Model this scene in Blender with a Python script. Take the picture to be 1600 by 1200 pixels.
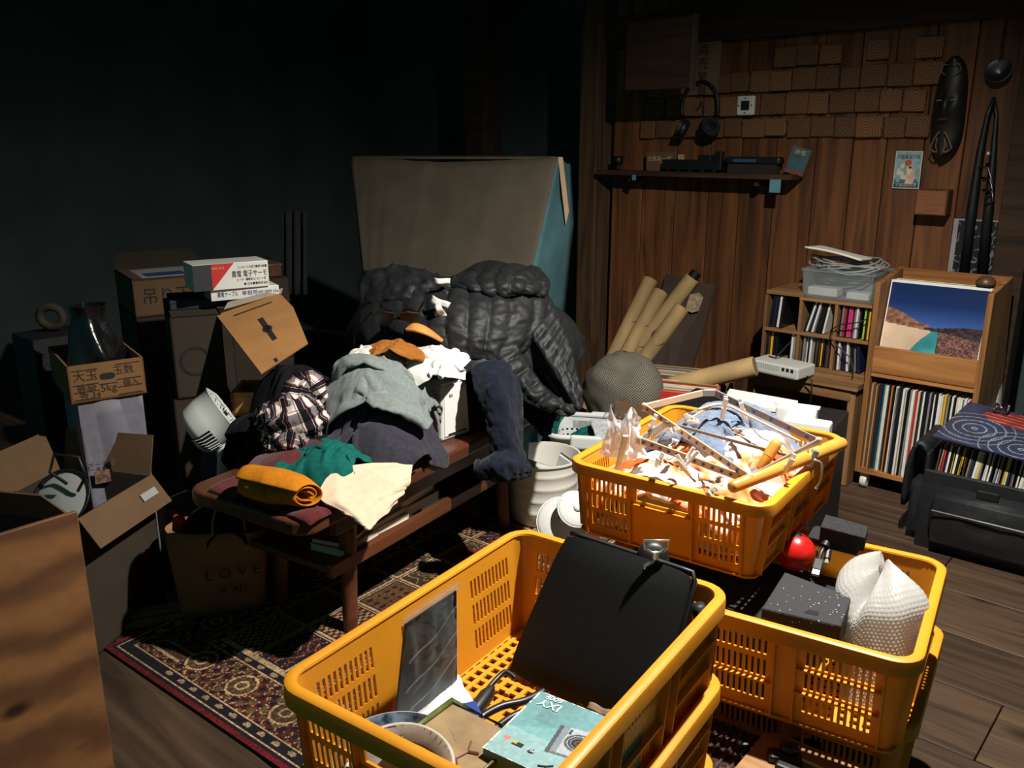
import bpy, bmesh, math, random
import numpy as np
from mathutils import Matrix, Vector, Euler
random.seed(7)
rng = np.random.default_rng(11)
SC = bpy.context.scene
COL = SC.collection
for o in list(bpy.data.objects):
    bpy.data.objects.remove(o)

# ------------------------------------------------------------------ camera
FPX, HZ, VX, CAMZ = 1350.0, 222.0, -800.0, 1.2       # focal length in px of a 1600x1200 frame, horizon row, wall vanishing point
PITCH = math.atan((600 - HZ) / FPX)
_h = math.hypot(FPX, 600 - HZ); _n = math.hypot(_h, VX - 800)
HF = np.array([-_h / _n, -(VX - 800) / _n, 0.0]); HR = np.array([HF[1], -HF[0], 0.0])
FW = HF * math.cos(PITCH) - np.array([0, 0, math.sin(PITCH)])
UP = HF * math.sin(PITCH) + np.array([0, 0, math.cos(PITCH)])
CP = np.array([0, 0, CAMZ])
cd = bpy.data.cameras.new('camera'); cam = bpy.data.objects.new('camera', cd); COL.objects.link(cam)
cd.sensor_width = 36; cd.lens = FPX / 1600 * 36; cd.clip_start = 0.02; cd.clip_end = 60
R3 = Matrix((tuple(HR), tuple(UP), tuple(-FW))).transposed()
cam.matrix_world = Matrix.Translation(CP) @ R3.to_4x4()
SC.camera = cam

# ------------------------------------------------------------------ light
SC.view_settings.view_transform = 'Standard'; SC.view_settings.look = 'None'
SC.view_settings.gamma = 1.0; SC.view_settings.use_curve_mapping = False
SC.view_settings.exposure = 0.0
w = bpy.data.worlds.new('world'); SC.world = w; w.use_nodes = True
w.node_tree.nodes['Background'].inputs[0].default_value = (0.10, 0.62, 0.60, 1)
w.node_tree.nodes['Background'].inputs[1].default_value = 0.12
LAMP_AT = Vector((-0.45, 1.50, 2.0)); LAMP_TO = Vector((-0.84, 1.60, 0.45))
ld = bpy.data.lights.new('work_lamp_light', 'SPOT'); ld.energy = 300; ld.color = (1.0, 0.95, 0.86)
ld.spot_size = math.radians(148); ld.spot_blend = 1.0; ld.shadow_soft_size = 0.022
lo = bpy.data.objects.new('work_lamp_light', ld); COL.objects.link(lo); lo.location = LAMP_AT
lo.rotation_euler = (LAMP_TO - LAMP_AT).to_track_quat('-Z', 'Y').to_euler()

# ------------------------------------------------------------------ projection helpers: where a sight line meets a real plane
def ray(x, y): return FW * FPX + HR * (x - 800) + UP * (600 - y)
def G(x, y, z=0.0):                       # on the level z
    d = ray(x, y); return CP + d * ((z - CAMZ) / d[2])
def Wl(x, y, off=0.0):                    # on the back wall, off metres proud of it
    d = ray(x, y); return CP + d * ((YW - off) / d[1])
def P(x, y, D):                           # at depth D
    return CP + ray(x, y) * (D / FPX)
YW = 3.4
V3 = lambda *a: np.array(a, float)

# ------------------------------------------------------------------ materials
MATS = {}
def lin(c):
    r = []
    for v in c[:3]:
        v /= 255.0
        r.append(v / 12.92 if v <= 0.04045 else ((v + 0.055) / 1.055) ** 2.4)
    return (r[0], r[1], r[2], 1.0)
def _nt(name):
    m = bpy.data.materials.new(name); m.use_nodes = True
    nt = m.node_tree; b = nt.nodes['Principled BSDF']
    return m, nt, b
def mat(name, col, rough=0.6, var=0.12, scale=14.0, bump=0.0, bscale=120.0, metal=0.0, spec=0.5, stretch=(1, 1, 1), sheen=0.0, trans=0.0, alpha=1.0, coat=0.0, mix2=None):
    if name in MATS: return MATS[name]
    m, nt, b = _nt(name); N = nt.nodes; L = nt.links
    c = lin(col)
    tc = N.new('ShaderNodeTexCoord'); mp = N.new('ShaderNodeMapping'); mp.inputs['Scale'].default_value = stretch
    L.new(tc.outputs['Object'], mp.inputs['Vector'])
    nz = N.new('ShaderNodeTexNoise'); nz.inputs['Scale'].default_value = scale; nz.inputs['Detail'].default_value = 5
    L.new(mp.outputs[0], nz.inputs['Vector'])
    rp = N.new('ShaderNodeValToRGB')
    k0, k1 = 1 - var, 1 + var
    c2 = lin(mix2) if mix2 else tuple(min(1, v * k1) for v in c[:3]) + (1,)
    rp.color_ramp.elements[0].color = tuple(v * k0 for v in c[:3]) + (1,); rp.color_ramp.elements[0].position = 0.32
    rp.color_ramp.elements[1].color = c2; rp.color_ramp.elements[1].position = 0.68
    L.new(nz.outputs['Fac'], rp.inputs[0]); L.new(rp.outputs[0], b.inputs['Base Color'])
    b.inputs['Roughness'].default_value = rough; b.inputs['Metallic'].default_value = metal
    b.inputs['Specular IOR Level'].default_value = spec
    b.inputs['Sheen Weight'].default_value = sheen; b.inputs['Transmission Weight'].default_value = trans
    b.inputs['Alpha'].default_value = alpha; b.inputs['Coat Weight'].default_value = coat
    if bump:
        n2 = N.new('ShaderNodeTexNoise'); n2.inputs['Scale'].default_value = bscale; n2.inputs['Detail'].default_value = 3
        L.new(mp.outputs[0], n2.inputs['Vector'])
        bp = N.new('ShaderNodeBump'); bp.inputs['Strength'].default_value = bump; bp.inputs['Distance'].default_value = 0.004
        L.new(n2.outputs['Fac'], bp.inputs['Height']); L.new(bp.outputs[0], b.inputs['Normal'])
    MATS[name] = m; return m
def wood(name, dark, light, axis='z', scale=3.0, rough=0.6, knots=True, bump=0.15, gloss=0.3):
    if name in MATS: return MATS[name]
    m, nt, b = _nt(name); N = nt.nodes; L = nt.links
    tc = N.new('ShaderNodeTexCoord'); mp = N.new('ShaderNodeMapping')
    s = {'x': (0.6, 9, 9), 'y': (9, 0.6, 9), 'z': (9, 9, 0.6)}[axis]
    mp.inputs['Scale'].default_value = s
    oi = N.new('ShaderNodeObjectInfo'); ad = N.new('ShaderNodeVectorMath'); ad.operation = 'ADD'
    mu = N.new('ShaderNodeMath'); mu.operation = 'MULTIPLY'; mu.inputs[1].default_value = 37.0
    L.new(oi.outputs['Random'], mu.inputs[0]); L.new(tc.outputs['Object'], ad.inputs[0]); L.new(mu.outputs[0], ad.inputs[1])
    L.new(ad.outputs[0], mp.inputs['Vector'])
    nz = N.new('ShaderNodeTexNoise'); nz.inputs['Scale'].default_value = scale; nz.inputs['Detail'].default_value = 7; nz.inputs['Distortion'].default_value = 1.2
    L.new(mp.outputs[0], nz.inputs['Vector'])
    rp = N.new('ShaderNodeValToRGB'); rp.color_ramp.elements[0].color = lin(dark); rp.color_ramp.elements[0].position = 0.3
    rp.color_ramp.elements[1].color = lin(light); rp.color_ramp.elements[1].position = 0.72
    L.new(nz.outputs['Fac'], rp.inputs[0])
    out = rp.outputs[0]
    if knots:
        mp2 = N.new('ShaderNodeMapping'); mp2.inputs['Scale'].default_value = {'x': (0.55, 1, 1), 'y': (1, 0.55, 1), 'z': (1, 1, 0.55)}[axis]
        L.new(ad.outputs[0], mp2.inputs['Vector'])
        vo = N.new('ShaderNodeTexVoronoi'); vo.inputs['Scale'].default_value = 5.5; vo.inputs['Randomness'].default_value = 1
        L.new(mp2.outputs[0], vo.inputs['Vector'])
        r2 = N.new('ShaderNodeValToRGB'); r2.color_ramp.elements[0].position = 0.05; r2.color_ramp.elements[0].color = (0.12, 0.1, 0.09, 1)
        r2.color_ramp.elements[1].position = 0.17; r2.color_ramp.elements[1].color = (1, 1, 1, 1)
        L.new(vo.outputs['Distance'], r2.inputs[0])
        mx = N.new('ShaderNodeMix'); mx.data_type = 'RGBA'; mx.blend_type = 'MULTIPLY'; mx.inputs['Factor'].default_value = 0.85
        L.new(out, mx.inputs['A']); L.new(r2.outputs[0], mx.inputs['B']); out = mx.outputs['Result']
    hsv = N.new('ShaderNodeHueSaturation'); mr = N.new('ShaderNodeMapRange'); mr.inputs[3].default_value = 0.75; mr.inputs[4].default_value = 1.25
    L.new(oi.outputs['Random'], mr.inputs[0]); L.new(mr.outputs[0], hsv.inputs['Value']); L.new(out, hsv.inputs['Color'])
    L.new(hsv.outputs[0], b.inputs['Base Color'])
    b.inputs['Roughness'].default_value = rough; b.inputs['Specular IOR Level'].default_value = gloss
    bp = N.new('ShaderNodeBump'); bp.inputs['Strength'].default_value = bump; bp.inputs['Distance'].default_value = 0.003
    L.new(nz.outputs['Fac'], bp.inputs['Height']); L.new(bp.outputs[0], b.inputs['Normal'])
    MATS[name] = m; return m
def attr_mat(name, rough=0.6, spec=0.4, bump=0.0, grain=0.15):
    if name in MATS: return MATS[name]
    m, nt, b = _nt(name); N = nt.nodes; L = nt.links
    at = N.new('ShaderNodeAttribute'); at.attribute_name = 'Col'
    nz = N.new('ShaderNodeTexNoise'); nz.inputs['Scale'].default_value = 260; nz.inputs['Detail'].default_value = 2
    tc = N.new('ShaderNodeTexCoord'); L.new(tc.outputs['Object'], nz.inputs['Vector'])
    mr = N.new('ShaderNodeMapRange'); mr.inputs[3].default_value = 1 - grain; mr.inputs[4].default_value = 1 + grain
    L.new(nz.outputs['Fac'], mr.inputs[0])
    hs = N.new('ShaderNodeHueSaturation'); L.new(mr.outputs[0], hs.inputs['Value']); L.new(at.outputs['Color'], hs.inputs['Color'])
    L.new(hs.outputs[0], b.inputs['Base Color']); b.inputs['Roughness'].default_value = rough; b.inputs['Specular IOR Level'].default_value = spec
    if bump:
        bp = N.new('ShaderNodeBump'); bp.inputs['Strength'].default_value = bump; bp.inputs['Distance'].default_value = 0.004
        L.new(nz.outputs['Fac'], bp.inputs['Height']); L.new(bp.outputs[0], b.inputs['Normal'])
    MATS[name] = m; return m
def glow_plastic(name, col, rough=.42, thru=.16):
    """moulded plastic thin enough to let some light through"""
    if name in MATS: return MATS[name]
    m = mat(name, col, rough, .07, 9, bump=.05, bscale=60); nt = m.node_tree; N = nt.nodes; L = nt.links
    tb = N.new('ShaderNodeBsdfTranslucent'); tb.inputs[0].default_value = lin((244, 184, 70)); mx = N.new('ShaderNodeMixShader'); mx.inputs[0].default_value = thru
    L.new(N['Principled BSDF'].outputs[0], mx.inputs[1]); L.new(tb.outputs[0], mx.inputs[2]); L.new(mx.outputs[0], N['Material Output'].inputs['Surface']); return m
def film(name, col=(235, 240, 242), clear=0.6, rough=0.18, bump=0.3, bscale=30.0):
    """thin clear plastic: part see-through, part glossy and milky"""
    if name in MATS: return MATS[name]
    m, nt, b = _nt(name); N = nt.nodes; L = nt.links
    tr = N.new('ShaderNodeBsdfTransparent'); mx = N.new('ShaderNodeMixShader')
    fr = N.new('ShaderNodeLayerWeight'); fr.inputs['Blend'].default_value = 0.35
    mr = N.new('ShaderNodeMapRange'); mr.inputs[3].default_value = 1 - clear; mr.inputs[4].default_value = min(1, 1.35 - clear)
    L.new(fr.outputs['Facing'], mr.inputs[0]); L.new(mr.outputs[0], mx.inputs[0])
    tl = N.new('ShaderNodeBsdfTranslucent'); tl.inputs[0].default_value = lin(col); m2 = N.new('ShaderNodeMixShader'); m2.inputs[0].default_value = .4
    L.new(b.outputs[0], m2.inputs[1]); L.new(tl.outputs[0], m2.inputs[2])
    L.new(tr.outputs[0], mx.inputs[1]); L.new(m2.outputs[0], mx.inputs[2])
    L.new(mx.outputs[0], N['Material Output'].inputs['Surface'])
    nz = N.new('ShaderNodeTexNoise'); nz.inputs['Scale'].default_value = bscale; nz.inputs['Detail'].default_value = 4
    tc = N.new('ShaderNodeTexCoord'); L.new(tc.outputs['Object'], nz.inputs['Vector'])
    bp = N.new('ShaderNodeBump'); bp.inputs['Strength'].default_value = bump; bp.inputs['Distance'].default_value = 0.006
    L.new(nz.outputs['Fac'], bp.inputs['Height']); L.new(bp.outputs[0], b.inputs['Normal'])
    b.inputs['Base Color'].default_value = lin(col); b.inputs['Roughness'].default_value = rough
    MATS[name] = m; return m

# ------------------------------------------------------------------ mesh builder
def rot(rx=0, ry=0, rz=0): return Euler((rx, ry, rz)).to_matrix()
class MB:
    def __init__(s): s.v = []; s.f = []; s.uv = None; s.col = None
    def add(s, vs, fs):
        n = len(s.v); s.v += [tuple(map(float, p)) for p in vs]; s.f += [tuple(i + n for i in f) for f in fs]; return s
    def box(s, c, d, r=None):
        h = [x / 2 for x in d]
        vs = [Vector((x * h[0], y * h[1], z * h[2])) for z in (-1, 1) for y in (-1, 1) for x in (-1, 1)]
        if r is not None: vs = [r @ p for p in vs]
        vs = [p + Vector(c) for p in vs]
        return s.add(vs, [(0, 2, 3, 1), (4, 5, 7, 6), (0, 1, 5, 4), (2, 6, 7, 3), (0, 4, 6, 2), (1, 3, 7, 5)])
    def hexa(s, b, t):                    # bottom quad and top quad, same order
        return s.add(list(b) + list(t), [(3, 2, 1, 0), (4, 5, 6, 7)] + [(i, (i + 1) % 4, 4 + (i + 1) % 4, 4 + i) for i in range(4)])
    def slab(s, q, th):                   # a quad given thickness along minus its normal
        q = [np.array(p, float) for p in q]
        n = np.cross(q[1] - q[0], q[3] - q[0]); n = n / np.linalg.norm(n)
        return s.hexa([p - n * th for p in q], q)
    def bar(s, a, b, w, h, upv=(0, 0, 1)):
        a = np.array(a, float); b = np.array(b, float); d = b - a; d /= np.linalg.norm(d)
        u = np.cross(d, np.array(upv, float)); u /= np.linalg.norm(u); k = np.cross(u, d)
        q = lambda p: [p - u * w / 2 - k * h / 2, p + u * w / 2 - k * h / 2, p + u * w / 2 + k * h / 2, p - u * w / 2 + k * h / 2]
        return s.hexa(q(a), q(b))
    def tube(s, path, r, n=10, cap=True, closed=False):
        path = [np.array(p, float) for p in path]; m = len(path)
        rs = r if hasattr(r, '__len__') else [r] * m
        rings = []; u = None
        for i, p in enumerate(path):
            if closed: d = path[(i + 1) % m] - path[i - 1]
            else: d = path[min(i + 1, m - 1)] - path[max(i - 1, 0)]
            d = d / (np.linalg.norm(d) + 1e-12)
            if u is None:
                a = np.array([0, 0, 1.0]) if abs(d[2]) < 0.9 else np.array([1.0, 0, 0]); u = np.cross(d, a)
            u = u - d * np.dot(u, d); u /= np.linalg.norm(u) + 1e-12; k = np.cross(d, u)
            rings.append([p + rs[i] * (u * math.cos(t) + k * math.sin(t)) for t in np.linspace(0, 2 * math.pi, n, endpoint=False)])
        vs = [q for rg in rings for q in rg]; fs = []
        for i in range(m if closed else m - 1):
            j = (i + 1) % m
            for a in range(n): fs.append((i * n + a, i * n + (a + 1) % n, j * n + (a + 1) % n, j * n + a))
        if cap and not closed: fs += [tuple(range(n))[::-1], tuple((m - 1) * n + a for a in range(n))]
        return s.add(vs, fs)
    def lathe(s, prof, n=24, c=(0, 0, 0), cap0=False, cap1=False, wob=None, M=None):
        vs = []
        for r, z in prof:
            for a in range(n):
                t = 2 * math.pi * a / n; k = wob(t, z) if wob else 1
                p = Vector((r * k * math.cos(t), r * k * math.sin(t), z))
                if M is not None: p = M @ p
                vs.append(p + Vector(c))
        fs = []
        for i in range(len(prof) - 1):
            for a in range(n): fs.append((i * n + a, i * n + (a + 1) % n, (i + 1) * n + (a + 1) % n, (i + 1) * n + a))
        if cap0: fs.append(tuple(range(n))[::-1])
        if cap1: fs.append(tuple((len(prof) - 1) * n + a for a in range(n)))
        return s.add(vs, fs)
    def prism(s, poly, z0, z1):
        n = len(poly)
        return s.add([(x, y, z0) for x, y in poly] + [(x, y, z1) for x, y in poly],
                     [tuple(range(n))[::-1], tuple(range(n, 2 * n))] + [(i, (i + 1) % n, n + (i + 1) % n, n + i) for i in range(n)])
    def grid(s, pts, mask=None):          # pts [nx][ny][3]
        nx, ny = pts.shape[:2]; idx = -np.ones((nx, ny), int)
        ok = np.ones((nx, ny), bool) if mask is None else mask
        base = len(s.v); idx[ok] = base + np.arange(ok.sum())
        s.v += [tuple(p) for p in pts[ok].tolist()]
        for i in range(nx - 1):
            for j in range(ny - 1):
                q = (idx[i, j], idx[i + 1, j], idx[i + 1, j + 1], idx[i, j + 1])
                if min(q) >= 0: s.f.append(tuple(int(a) for a in q))
        return s
    def xf(s, M):
        s.v = [tuple(M @ Vector(p)) for p in s.v]; return s
    def mesh(s, name, m, smooth=False):
        me = bpy.data.meshes.new(name); me.from_pydata(s.v, [], s.f)
        if s.uv is not None:
            ul = me.uv_layers.new(name='UVMap'); li = np.zeros(len(me.loops), int); me.loops.foreach_get('vertex_index', li)
            ul.data.foreach_set('uv', np.asarray(s.uv, float)[li].ravel())
        if s.col is not None:             # per face colours
            ca = me.color_attributes.new('Col', 'FLOAT_COLOR', 'CORNER')
            nl = np.array([len(f) for f in s.f]); c = np.repeat(np.asarray(s.col, float), nl, axis=0)
            c = np.where(c <= 0.04045, c / 12.92, ((c + 0.055) / 1.055) ** 2.4)
            ca.data.foreach_set('color', np.c_[c, np.ones(len(c))].ravel())
        me.materials.append(m)
        if smooth: me.polygons.foreach_set('use_smooth', [True] * len(me.polygons))
        me.update(); return me
def finish(o, bevel=0, seg=2, subd=0, solid=0, weld=False, auto=None):
    if weld: md = o.modifiers.new('weld', 'WELD'); md.merge_threshold = 0.0002
    if solid:
        md = o.modifiers.new('solid', 'SOLIDIFY'); md.thickness = solid; md.offset = 0
    if bevel:
        md = o.modifiers.new('bevel', 'BEVEL'); md.width = bevel; md.segments = seg; md.limit_method = 'ANGLE'; md.angle_limit = math.radians(40)
    if subd:
        md = o.modifiers.new('sub', 'SUBSURF'); md.levels = subd; md.render_levels = subd
    if auto:
        o.data.polygons.foreach_set('use_smooth', [True] * len(o.data.polygons))
        o.data.set_sharp_from_angle(angle=math.radians(auto))
    return o
def tag(o, label, cat, group=None):
    o['label'] = label; o['category'] = cat
    if group: o['group'] = group
    return o
def T(name, label, cat, loc=(0, 0, 0), rz=0.0, group=None, r=None):
    o = bpy.data.objects.new(name, None); COL.objects.link(o); o.location = Vector(loc); o.empty_display_size = 0.05
    o.rotation_euler = r if r is not None else (0, 0, rz)
    return tag(o, label, cat, group)
def mloc(o): return Matrix.LocRotScale(o.location, o.rotation_euler, None)
def part(root, name, mb, m, label=None, world=False, smooth=False, parent=None, kind=None, **kw):
    """a mesh child of root; world=True means the mesh is given in world space. parent: an intermediate part"""
    if world: mb.xf(mloc(root).inverted())
    o = bpy.data.objects.new(name, mb.mesh(name, m, smooth)); COL.objects.link(o); o.parent = parent or root
    if label: o['label'] = label
    if kind: o['kind'] = kind
    return finish(o, **kw)
def single(name, label, cat, mb, m, group=None, smooth=False, kind=None, loc=None, rz=None, **kw):
    """a thing that is one mesh, given in world space (or local when loc is given)"""
    if loc is None:
        a = np.array(mb.v); c = (a.min(0) + a.max(0)) / 2; loc = (c[0], c[1], a[:, 2].min())
        mb.xf(Matrix.Translation(Vector(loc)).inverted())
    o = bpy.data.objects.new(name, mb.mesh(name, m, smooth)); COL.objects.link(o); o.location = Vector(loc)
    if rz is not None: o.rotation_euler = (0, 0, rz)
    if label: tag(o, label, cat, group)
    if kind: o['kind'] = kind
    return finish(o, **kw)
def struct(name, mb, m, **kw): return single(name, None, None, mb, m, kind='structure', **kw)
def dup(root, loc, r=(0, 0, 0), label=None, group=None):
    c = root.copy(); COL.objects.link(c); c.location = Vector(loc); c.rotation_euler = r
    if label: c['label'] = label
    if group: c['group'] = group
    for ch in list(root.children):
        k = ch.copy(); COL.objects.link(k); k.parent = c
        for g in list(ch.children):
            q = g.copy(); COL.objects.link(q); q.parent = k
    return c
def text(s, size, m, parent, M, name='lettering', w=None, thick=0.0003, root=None, world=True):
    """flat printed lettering; M places it (x right, y up, z out of the surface) in world space; w squeezes it to a width"""
    cu = bpy.data.curves.new('t', 'FONT'); cu.body = s; cu.size = size; cu.align_x = 'CENTER'; cu.align_y = 'CENTER'; cu.extrude = thick; cu.resolution_u = 2
    to = bpy.data.objects.new('t', cu); COL.objects.link(to)
    dg = bpy.context.evaluated_depsgraph_get(); dg.update()
    me = bpy.data.meshes.new_from_object(to.evaluated_get(dg)); bpy.data.objects.remove(to)
    a = np.zeros(len(me.vertices) * 3); me.vertices.foreach_get('co', a); a = a.reshape(-1, 3)
    if len(a) == 0: return None
    if w: a[:, 0] *= w / max(1e-6, a[:, 0].max() - a[:, 0].min())
    me.vertices.foreach_set('co', a.ravel())
    rt = root or parent
    me.transform((mloc(rt).inverted() @ M) if world else M); me.name = name
    me.materials.clear(); me.materials.append(m)
    o = bpy.data.objects.new(name, me); COL.objects.link(o); o.parent = parent
    return o
def frame(o, x, y):                       # matrix from an origin and two in-plane directions
    x = Vector(x).normalized(); z = x.cross(Vector(y)).normalized(); y = z.cross(x)
    m = Matrix((x, y, z)).transposed().to_4x4(); m.translation = Vector(o); return m
def bilin(q, u, v):
    q = [np.array(p, float) for p in q]
    return q[0] * (1 - u) * (1 - v) + q[1] * u * (1 - v) + q[2] * u * v + q[3] * (1 - u) * v
def paint_quad(q, nx, ny, fn):            # a flat printed face: quad of nx x ny cells, fn(u, v) -> rgb 0..1 arrays
    u = np.linspace(0, 1, nx + 1); v = np.linspace(0, 1, ny + 1)
    U, Vv = np.meshgrid(u, v, indexing='ij')
    q = [np.array(p, float) for p in q]
    pts = (q[0] * ((1 - U) * (1 - Vv))[..., None] + q[1] * (U * (1 - Vv))[..., None] + q[2] * (U * Vv)[..., None] + q[3] * ((1 - U) * Vv)[..., None])
    mb = MB().grid(pts)
    uc = (np.arange(nx) + .5) / nx; vc = (np.arange(ny) + .5) / ny; A, B = np.meshgrid(uc, vc, indexing='ij')
    mb.col = np.clip(fn(A, B), 0, 1).reshape(-1, 3); return mb
def vnoise(x, y, seed=0):                 # smooth value noise for painted patterns and creases
    x = np.asarray(x, float); y = np.asarray(y, float)
    xi = np.floor(x).astype(int); yi = np.floor(y).astype(int); fx = x - xi; fy = y - yi
    fx = fx * fx * (3 - 2 * fx); fy = fy * fy * (3 - 2 * fy)
    def h(a, b):
        n = np.sin(a * 127.1 + b * 311.7 + seed * 74.7) * 43758.5453; return n - np.floor(n)
    return (h(xi, yi) * (1 - fx) + h(xi + 1, yi) * fx) * (1 - fy) + (h(xi, yi + 1) * (1 - fx) + h(xi + 1, yi + 1) * fx) * fy
C = lambda *c: np.array(c, float) / 255.0

# ------------------------------------------------------------------ cloth settling (position based, grid cloth on simple colliders)
def cloth(nx, ny, w, h, o, ux, uy, cols, steps=90, squash=1.0, wave=0.02, seed=0, mask=None, bend=0.25, iters=6, fric=0.75, pins=None, z0=0.0, pad=0.006, wfreq=3.0):
    ux = np.array(ux, float); ux /= np.linalg.norm(ux); uy = np.array(uy, float); uy /= np.linalg.norm(uy)
    i, j = np.meshgrid(np.arange(nx), np.arange(ny), indexing='ij')
    U = i / (nx - 1) - .5; Vv = j / (ny - 1) - .5
    sx, sy = (squash, squash) if not hasattr(squash, '__len__') else squash
    p = np.array(o, float) + ux * (U * w * sx)[..., None] + uy * (Vv * h * sy)[..., None]
    nrm = np.cross(ux, uy)
    dn = (vnoise(U * wfreq + 9, Vv * wfreq + 4, seed) - .5) * 2 + .6 * (vnoise(U * wfreq * 2.3, Vv * wfreq * 2.3, seed + 5) - .5)
    p = p + nrm * (dn * wave)[..., None] + rng.normal(0, 0.0007, p.shape)
    lx = w / (nx - 1); ly = h / (ny - 1)
    ok = np.ones((nx, ny), bool) if mask is None else mask(U + .5, Vv + .5)
    flat = np.arange(nx * ny).reshape(nx, ny); groups = []
    for di, dj, k in ((1, 0, 1.0), (0, 1, 1.0), (1, 1, .55), (1, -1, .55), (2, 0, bend), (0, 2, bend)):
        A = flat[:nx - di, (1 if dj < 0 else 0):(ny - dj if dj > 0 else ny)]
        B = flat[di:, (0 if dj < 0 else dj):(ny - 1 if dj < 0 else ny)]
        okk = ok.ravel()[A] & ok.ravel()[B]
        idx = (np.add.outer(np.arange(A.shape[0]), 0 * np.arange(A.shape[1])) if di else np.add.outer(0 * np.arange(A.shape[0]), np.arange(A.shape[1])))
        colr = (idx // max(di, abs(dj) if di == 0 else 1, 1)) % 2 if (di, dj) in ((2, 0), (0, 2)) else idx % 2
        L0 = math.hypot(di * lx, dj * ly)
        for c in (0, 1):
            s = okk & (colr == c)
            if s.any(): groups.append((A[s], B[s], L0, k))
    x = p.reshape(-1, 3).copy(); vel = np.zeros_like(x); dt = 1 / 60.0
    pin = None if pins is None else pins(U + .5, Vv + .5).ravel(); x0 = x.copy()
    for st in range(steps):
        vel[:, 2] -= 9.8 * dt; vel *= 0.965
        q = x + vel * dt
        for it in range(iters):
            for a, b, L0, k in groups:
                d = q[b] - q[a]; l = np.sqrt((d * d).sum(1)) + 1e-9
                c = (k * .5 * (l - L0) / l)[:, None] * d
                q[a] += c; q[b] -= c
            if it % 2 == 1: q = collide(q, x, cols, fric, pad)
            if pin is not None: q[pin] = x0[pin]
        q = collide(q, x, cols, fric, pad)
        vel = (q - x) / dt
        sp = np.sqrt((vel * vel).sum(1)); vel *= np.minimum(1, 2.2 / (sp + 1e-9))[:, None]
        x = q
    return x.reshape(nx, ny, 3), ok
def collide(q, x, cols, fric, pad):
    for c in cols:
        k = c[0]
        if k == 'z':
            s = q[:, 2] < c[1] + pad
            if s.any(): q[s, 2] = c[1] + pad; q[s, :2] += (x[s, :2] - q[s, :2]) * fric
        elif k == 'box':
            _, ce, hf, rz = c; cs, sn = math.cos(rz), math.sin(rz)
            d = q - ce; l = np.c_[d[:, 0] * cs + d[:, 1] * sn, -d[:, 0] * sn + d[:, 1] * cs, d[:, 2]]
            e = np.abs(l) - (np.array(hf) + pad); s = (e < 0).all(1)
            if s.any():
                ls = l[s]; es = e[s].copy(); ax = es.argmax(1); r = np.arange(len(ls))
                old = ls.copy(); sg = np.sign(ls[r, ax]); sg[sg == 0] = 1
                ls[r, ax] = sg * (np.array(hf)[ax] + pad)
                nw = np.c_[ls[:, 0] * cs - ls[:, 1] * sn, ls[:, 0] * sn + ls[:, 1] * cs, ls[:, 2]] + ce
                t = x[s] - nw; nn = np.zeros_like(ls); nn[r, ax] = 1
                nn = np.c_[nn[:, 0] * cs - nn[:, 1] * sn, nn[:, 0] * sn + nn[:, 1] * cs, nn[:, 2]]
                t -= nn * (t * nn).sum(1)[:, None]
                q[s] = nw + t * fric
        elif k == 'ell':
            _, ce, rd = c[:3]; d = (q - ce) / (np.array(rd) + pad); r2 = np.sqrt((d * d).sum(1)); s = r2 < 1
            if s.any():
                nw = ce + (q[s] - ce) / np.maximum(r2[s], .05)[:, None]
                n = d[s] / (np.array(rd) + pad); n /= np.linalg.norm(n, axis=1)[:, None] + 1e-9
                t = x[s] - nw; t -= n * (t * n).sum(1)[:, None]
                q[s] = nw + t * fric
        elif k == 'in':                   # stay inside a box's side walls
            _, ce, hf, rz = c; cs, sn = math.cos(rz), math.sin(rz)
            d = q - ce; l = np.c_[d[:, 0] * cs + d[:, 1] * sn, -d[:, 0] * sn + d[:, 1] * cs]
            m = np.clip(l, -np.array(hf[:2]), np.array(hf[:2]))
            low = (q[:, 2] < hf[2])
            l = np.where(low[:, None], m, l)
            q[:, :2] = np.c_[l[:, 0] * cs - l[:, 1] * sn, l[:, 0] * sn + l[:, 1] * cs] + np.array(ce)[:2]
    return q
def cloth_thing(name, label, cat, m, args, kw, solid=0.004, subd=1, puff=None, group=None, root=None):
    pts, ok = cloth(*args, **kw)
    nx, ny = pts.shape[:2]
    if puff is not None: pts = puff(pts)
    mb = MB().grid(pts, ok)
    u, v = np.meshgrid(np.linspace(0, 1, nx), np.linspace(0, 1, ny), indexing='ij'); mb.uv = np.c_[u[ok], v[ok]]
    if root is not None:
        return part(root, name, mb, m, world=True, smooth=True, subd=subd, solid=solid)
    return single(name, label, cat, mb, m, smooth=True, subd=subd, solid=solid, group=group)
def curvy(pts, n=40):
    pts = np.array(pts, float); t = np.linspace(0, len(pts) - 1, n); out = []
    for s in t:
        i = int(min(s, len(pts) - 2)); f = s - i; p0 = pts[max(i - 1, 0)]; p1 = pts[i]; p2 = pts[i + 1]; p3 = pts[min(i + 2, len(pts) - 1)]
        out.append(.5 * ((2 * p1) + (-p0 + p2) * f + (2 * p0 - 5 * p1 + 4 * p2 - p3) * f * f + (-p0 + 3 * p1 - 3 * p2 + p3) * f ** 3))
    return np.array(out)
def net(rows, n, m):                      # smooth cloth surface through a few control rows -> [m][n][3]
    a = np.array([curvy(r, m) for r in rows]); return np.stack([curvy(a[:, k], n) for k in range(m)])
def ridged(u, v, seed, oct=3):
    a = 0.0; w_ = 1.0; t = 0.0
    for k in range(oct):
        wx = u + .35 * (vnoise(u * .9 + 7, v * .9, seed + 31 + k) - .5); wy = v + .35 * (vnoise(u * .9, v * .9 + 3, seed + 57 + k) - .5)
        a = a + w_ * (1 - np.abs(2 * vnoise(wx, wy, seed + k) - 1)) ** 2; t += w_; w_ *= .5; u = u * 2.03 + 1.7; v = v * 1.9 + .6
    return a / t
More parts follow.
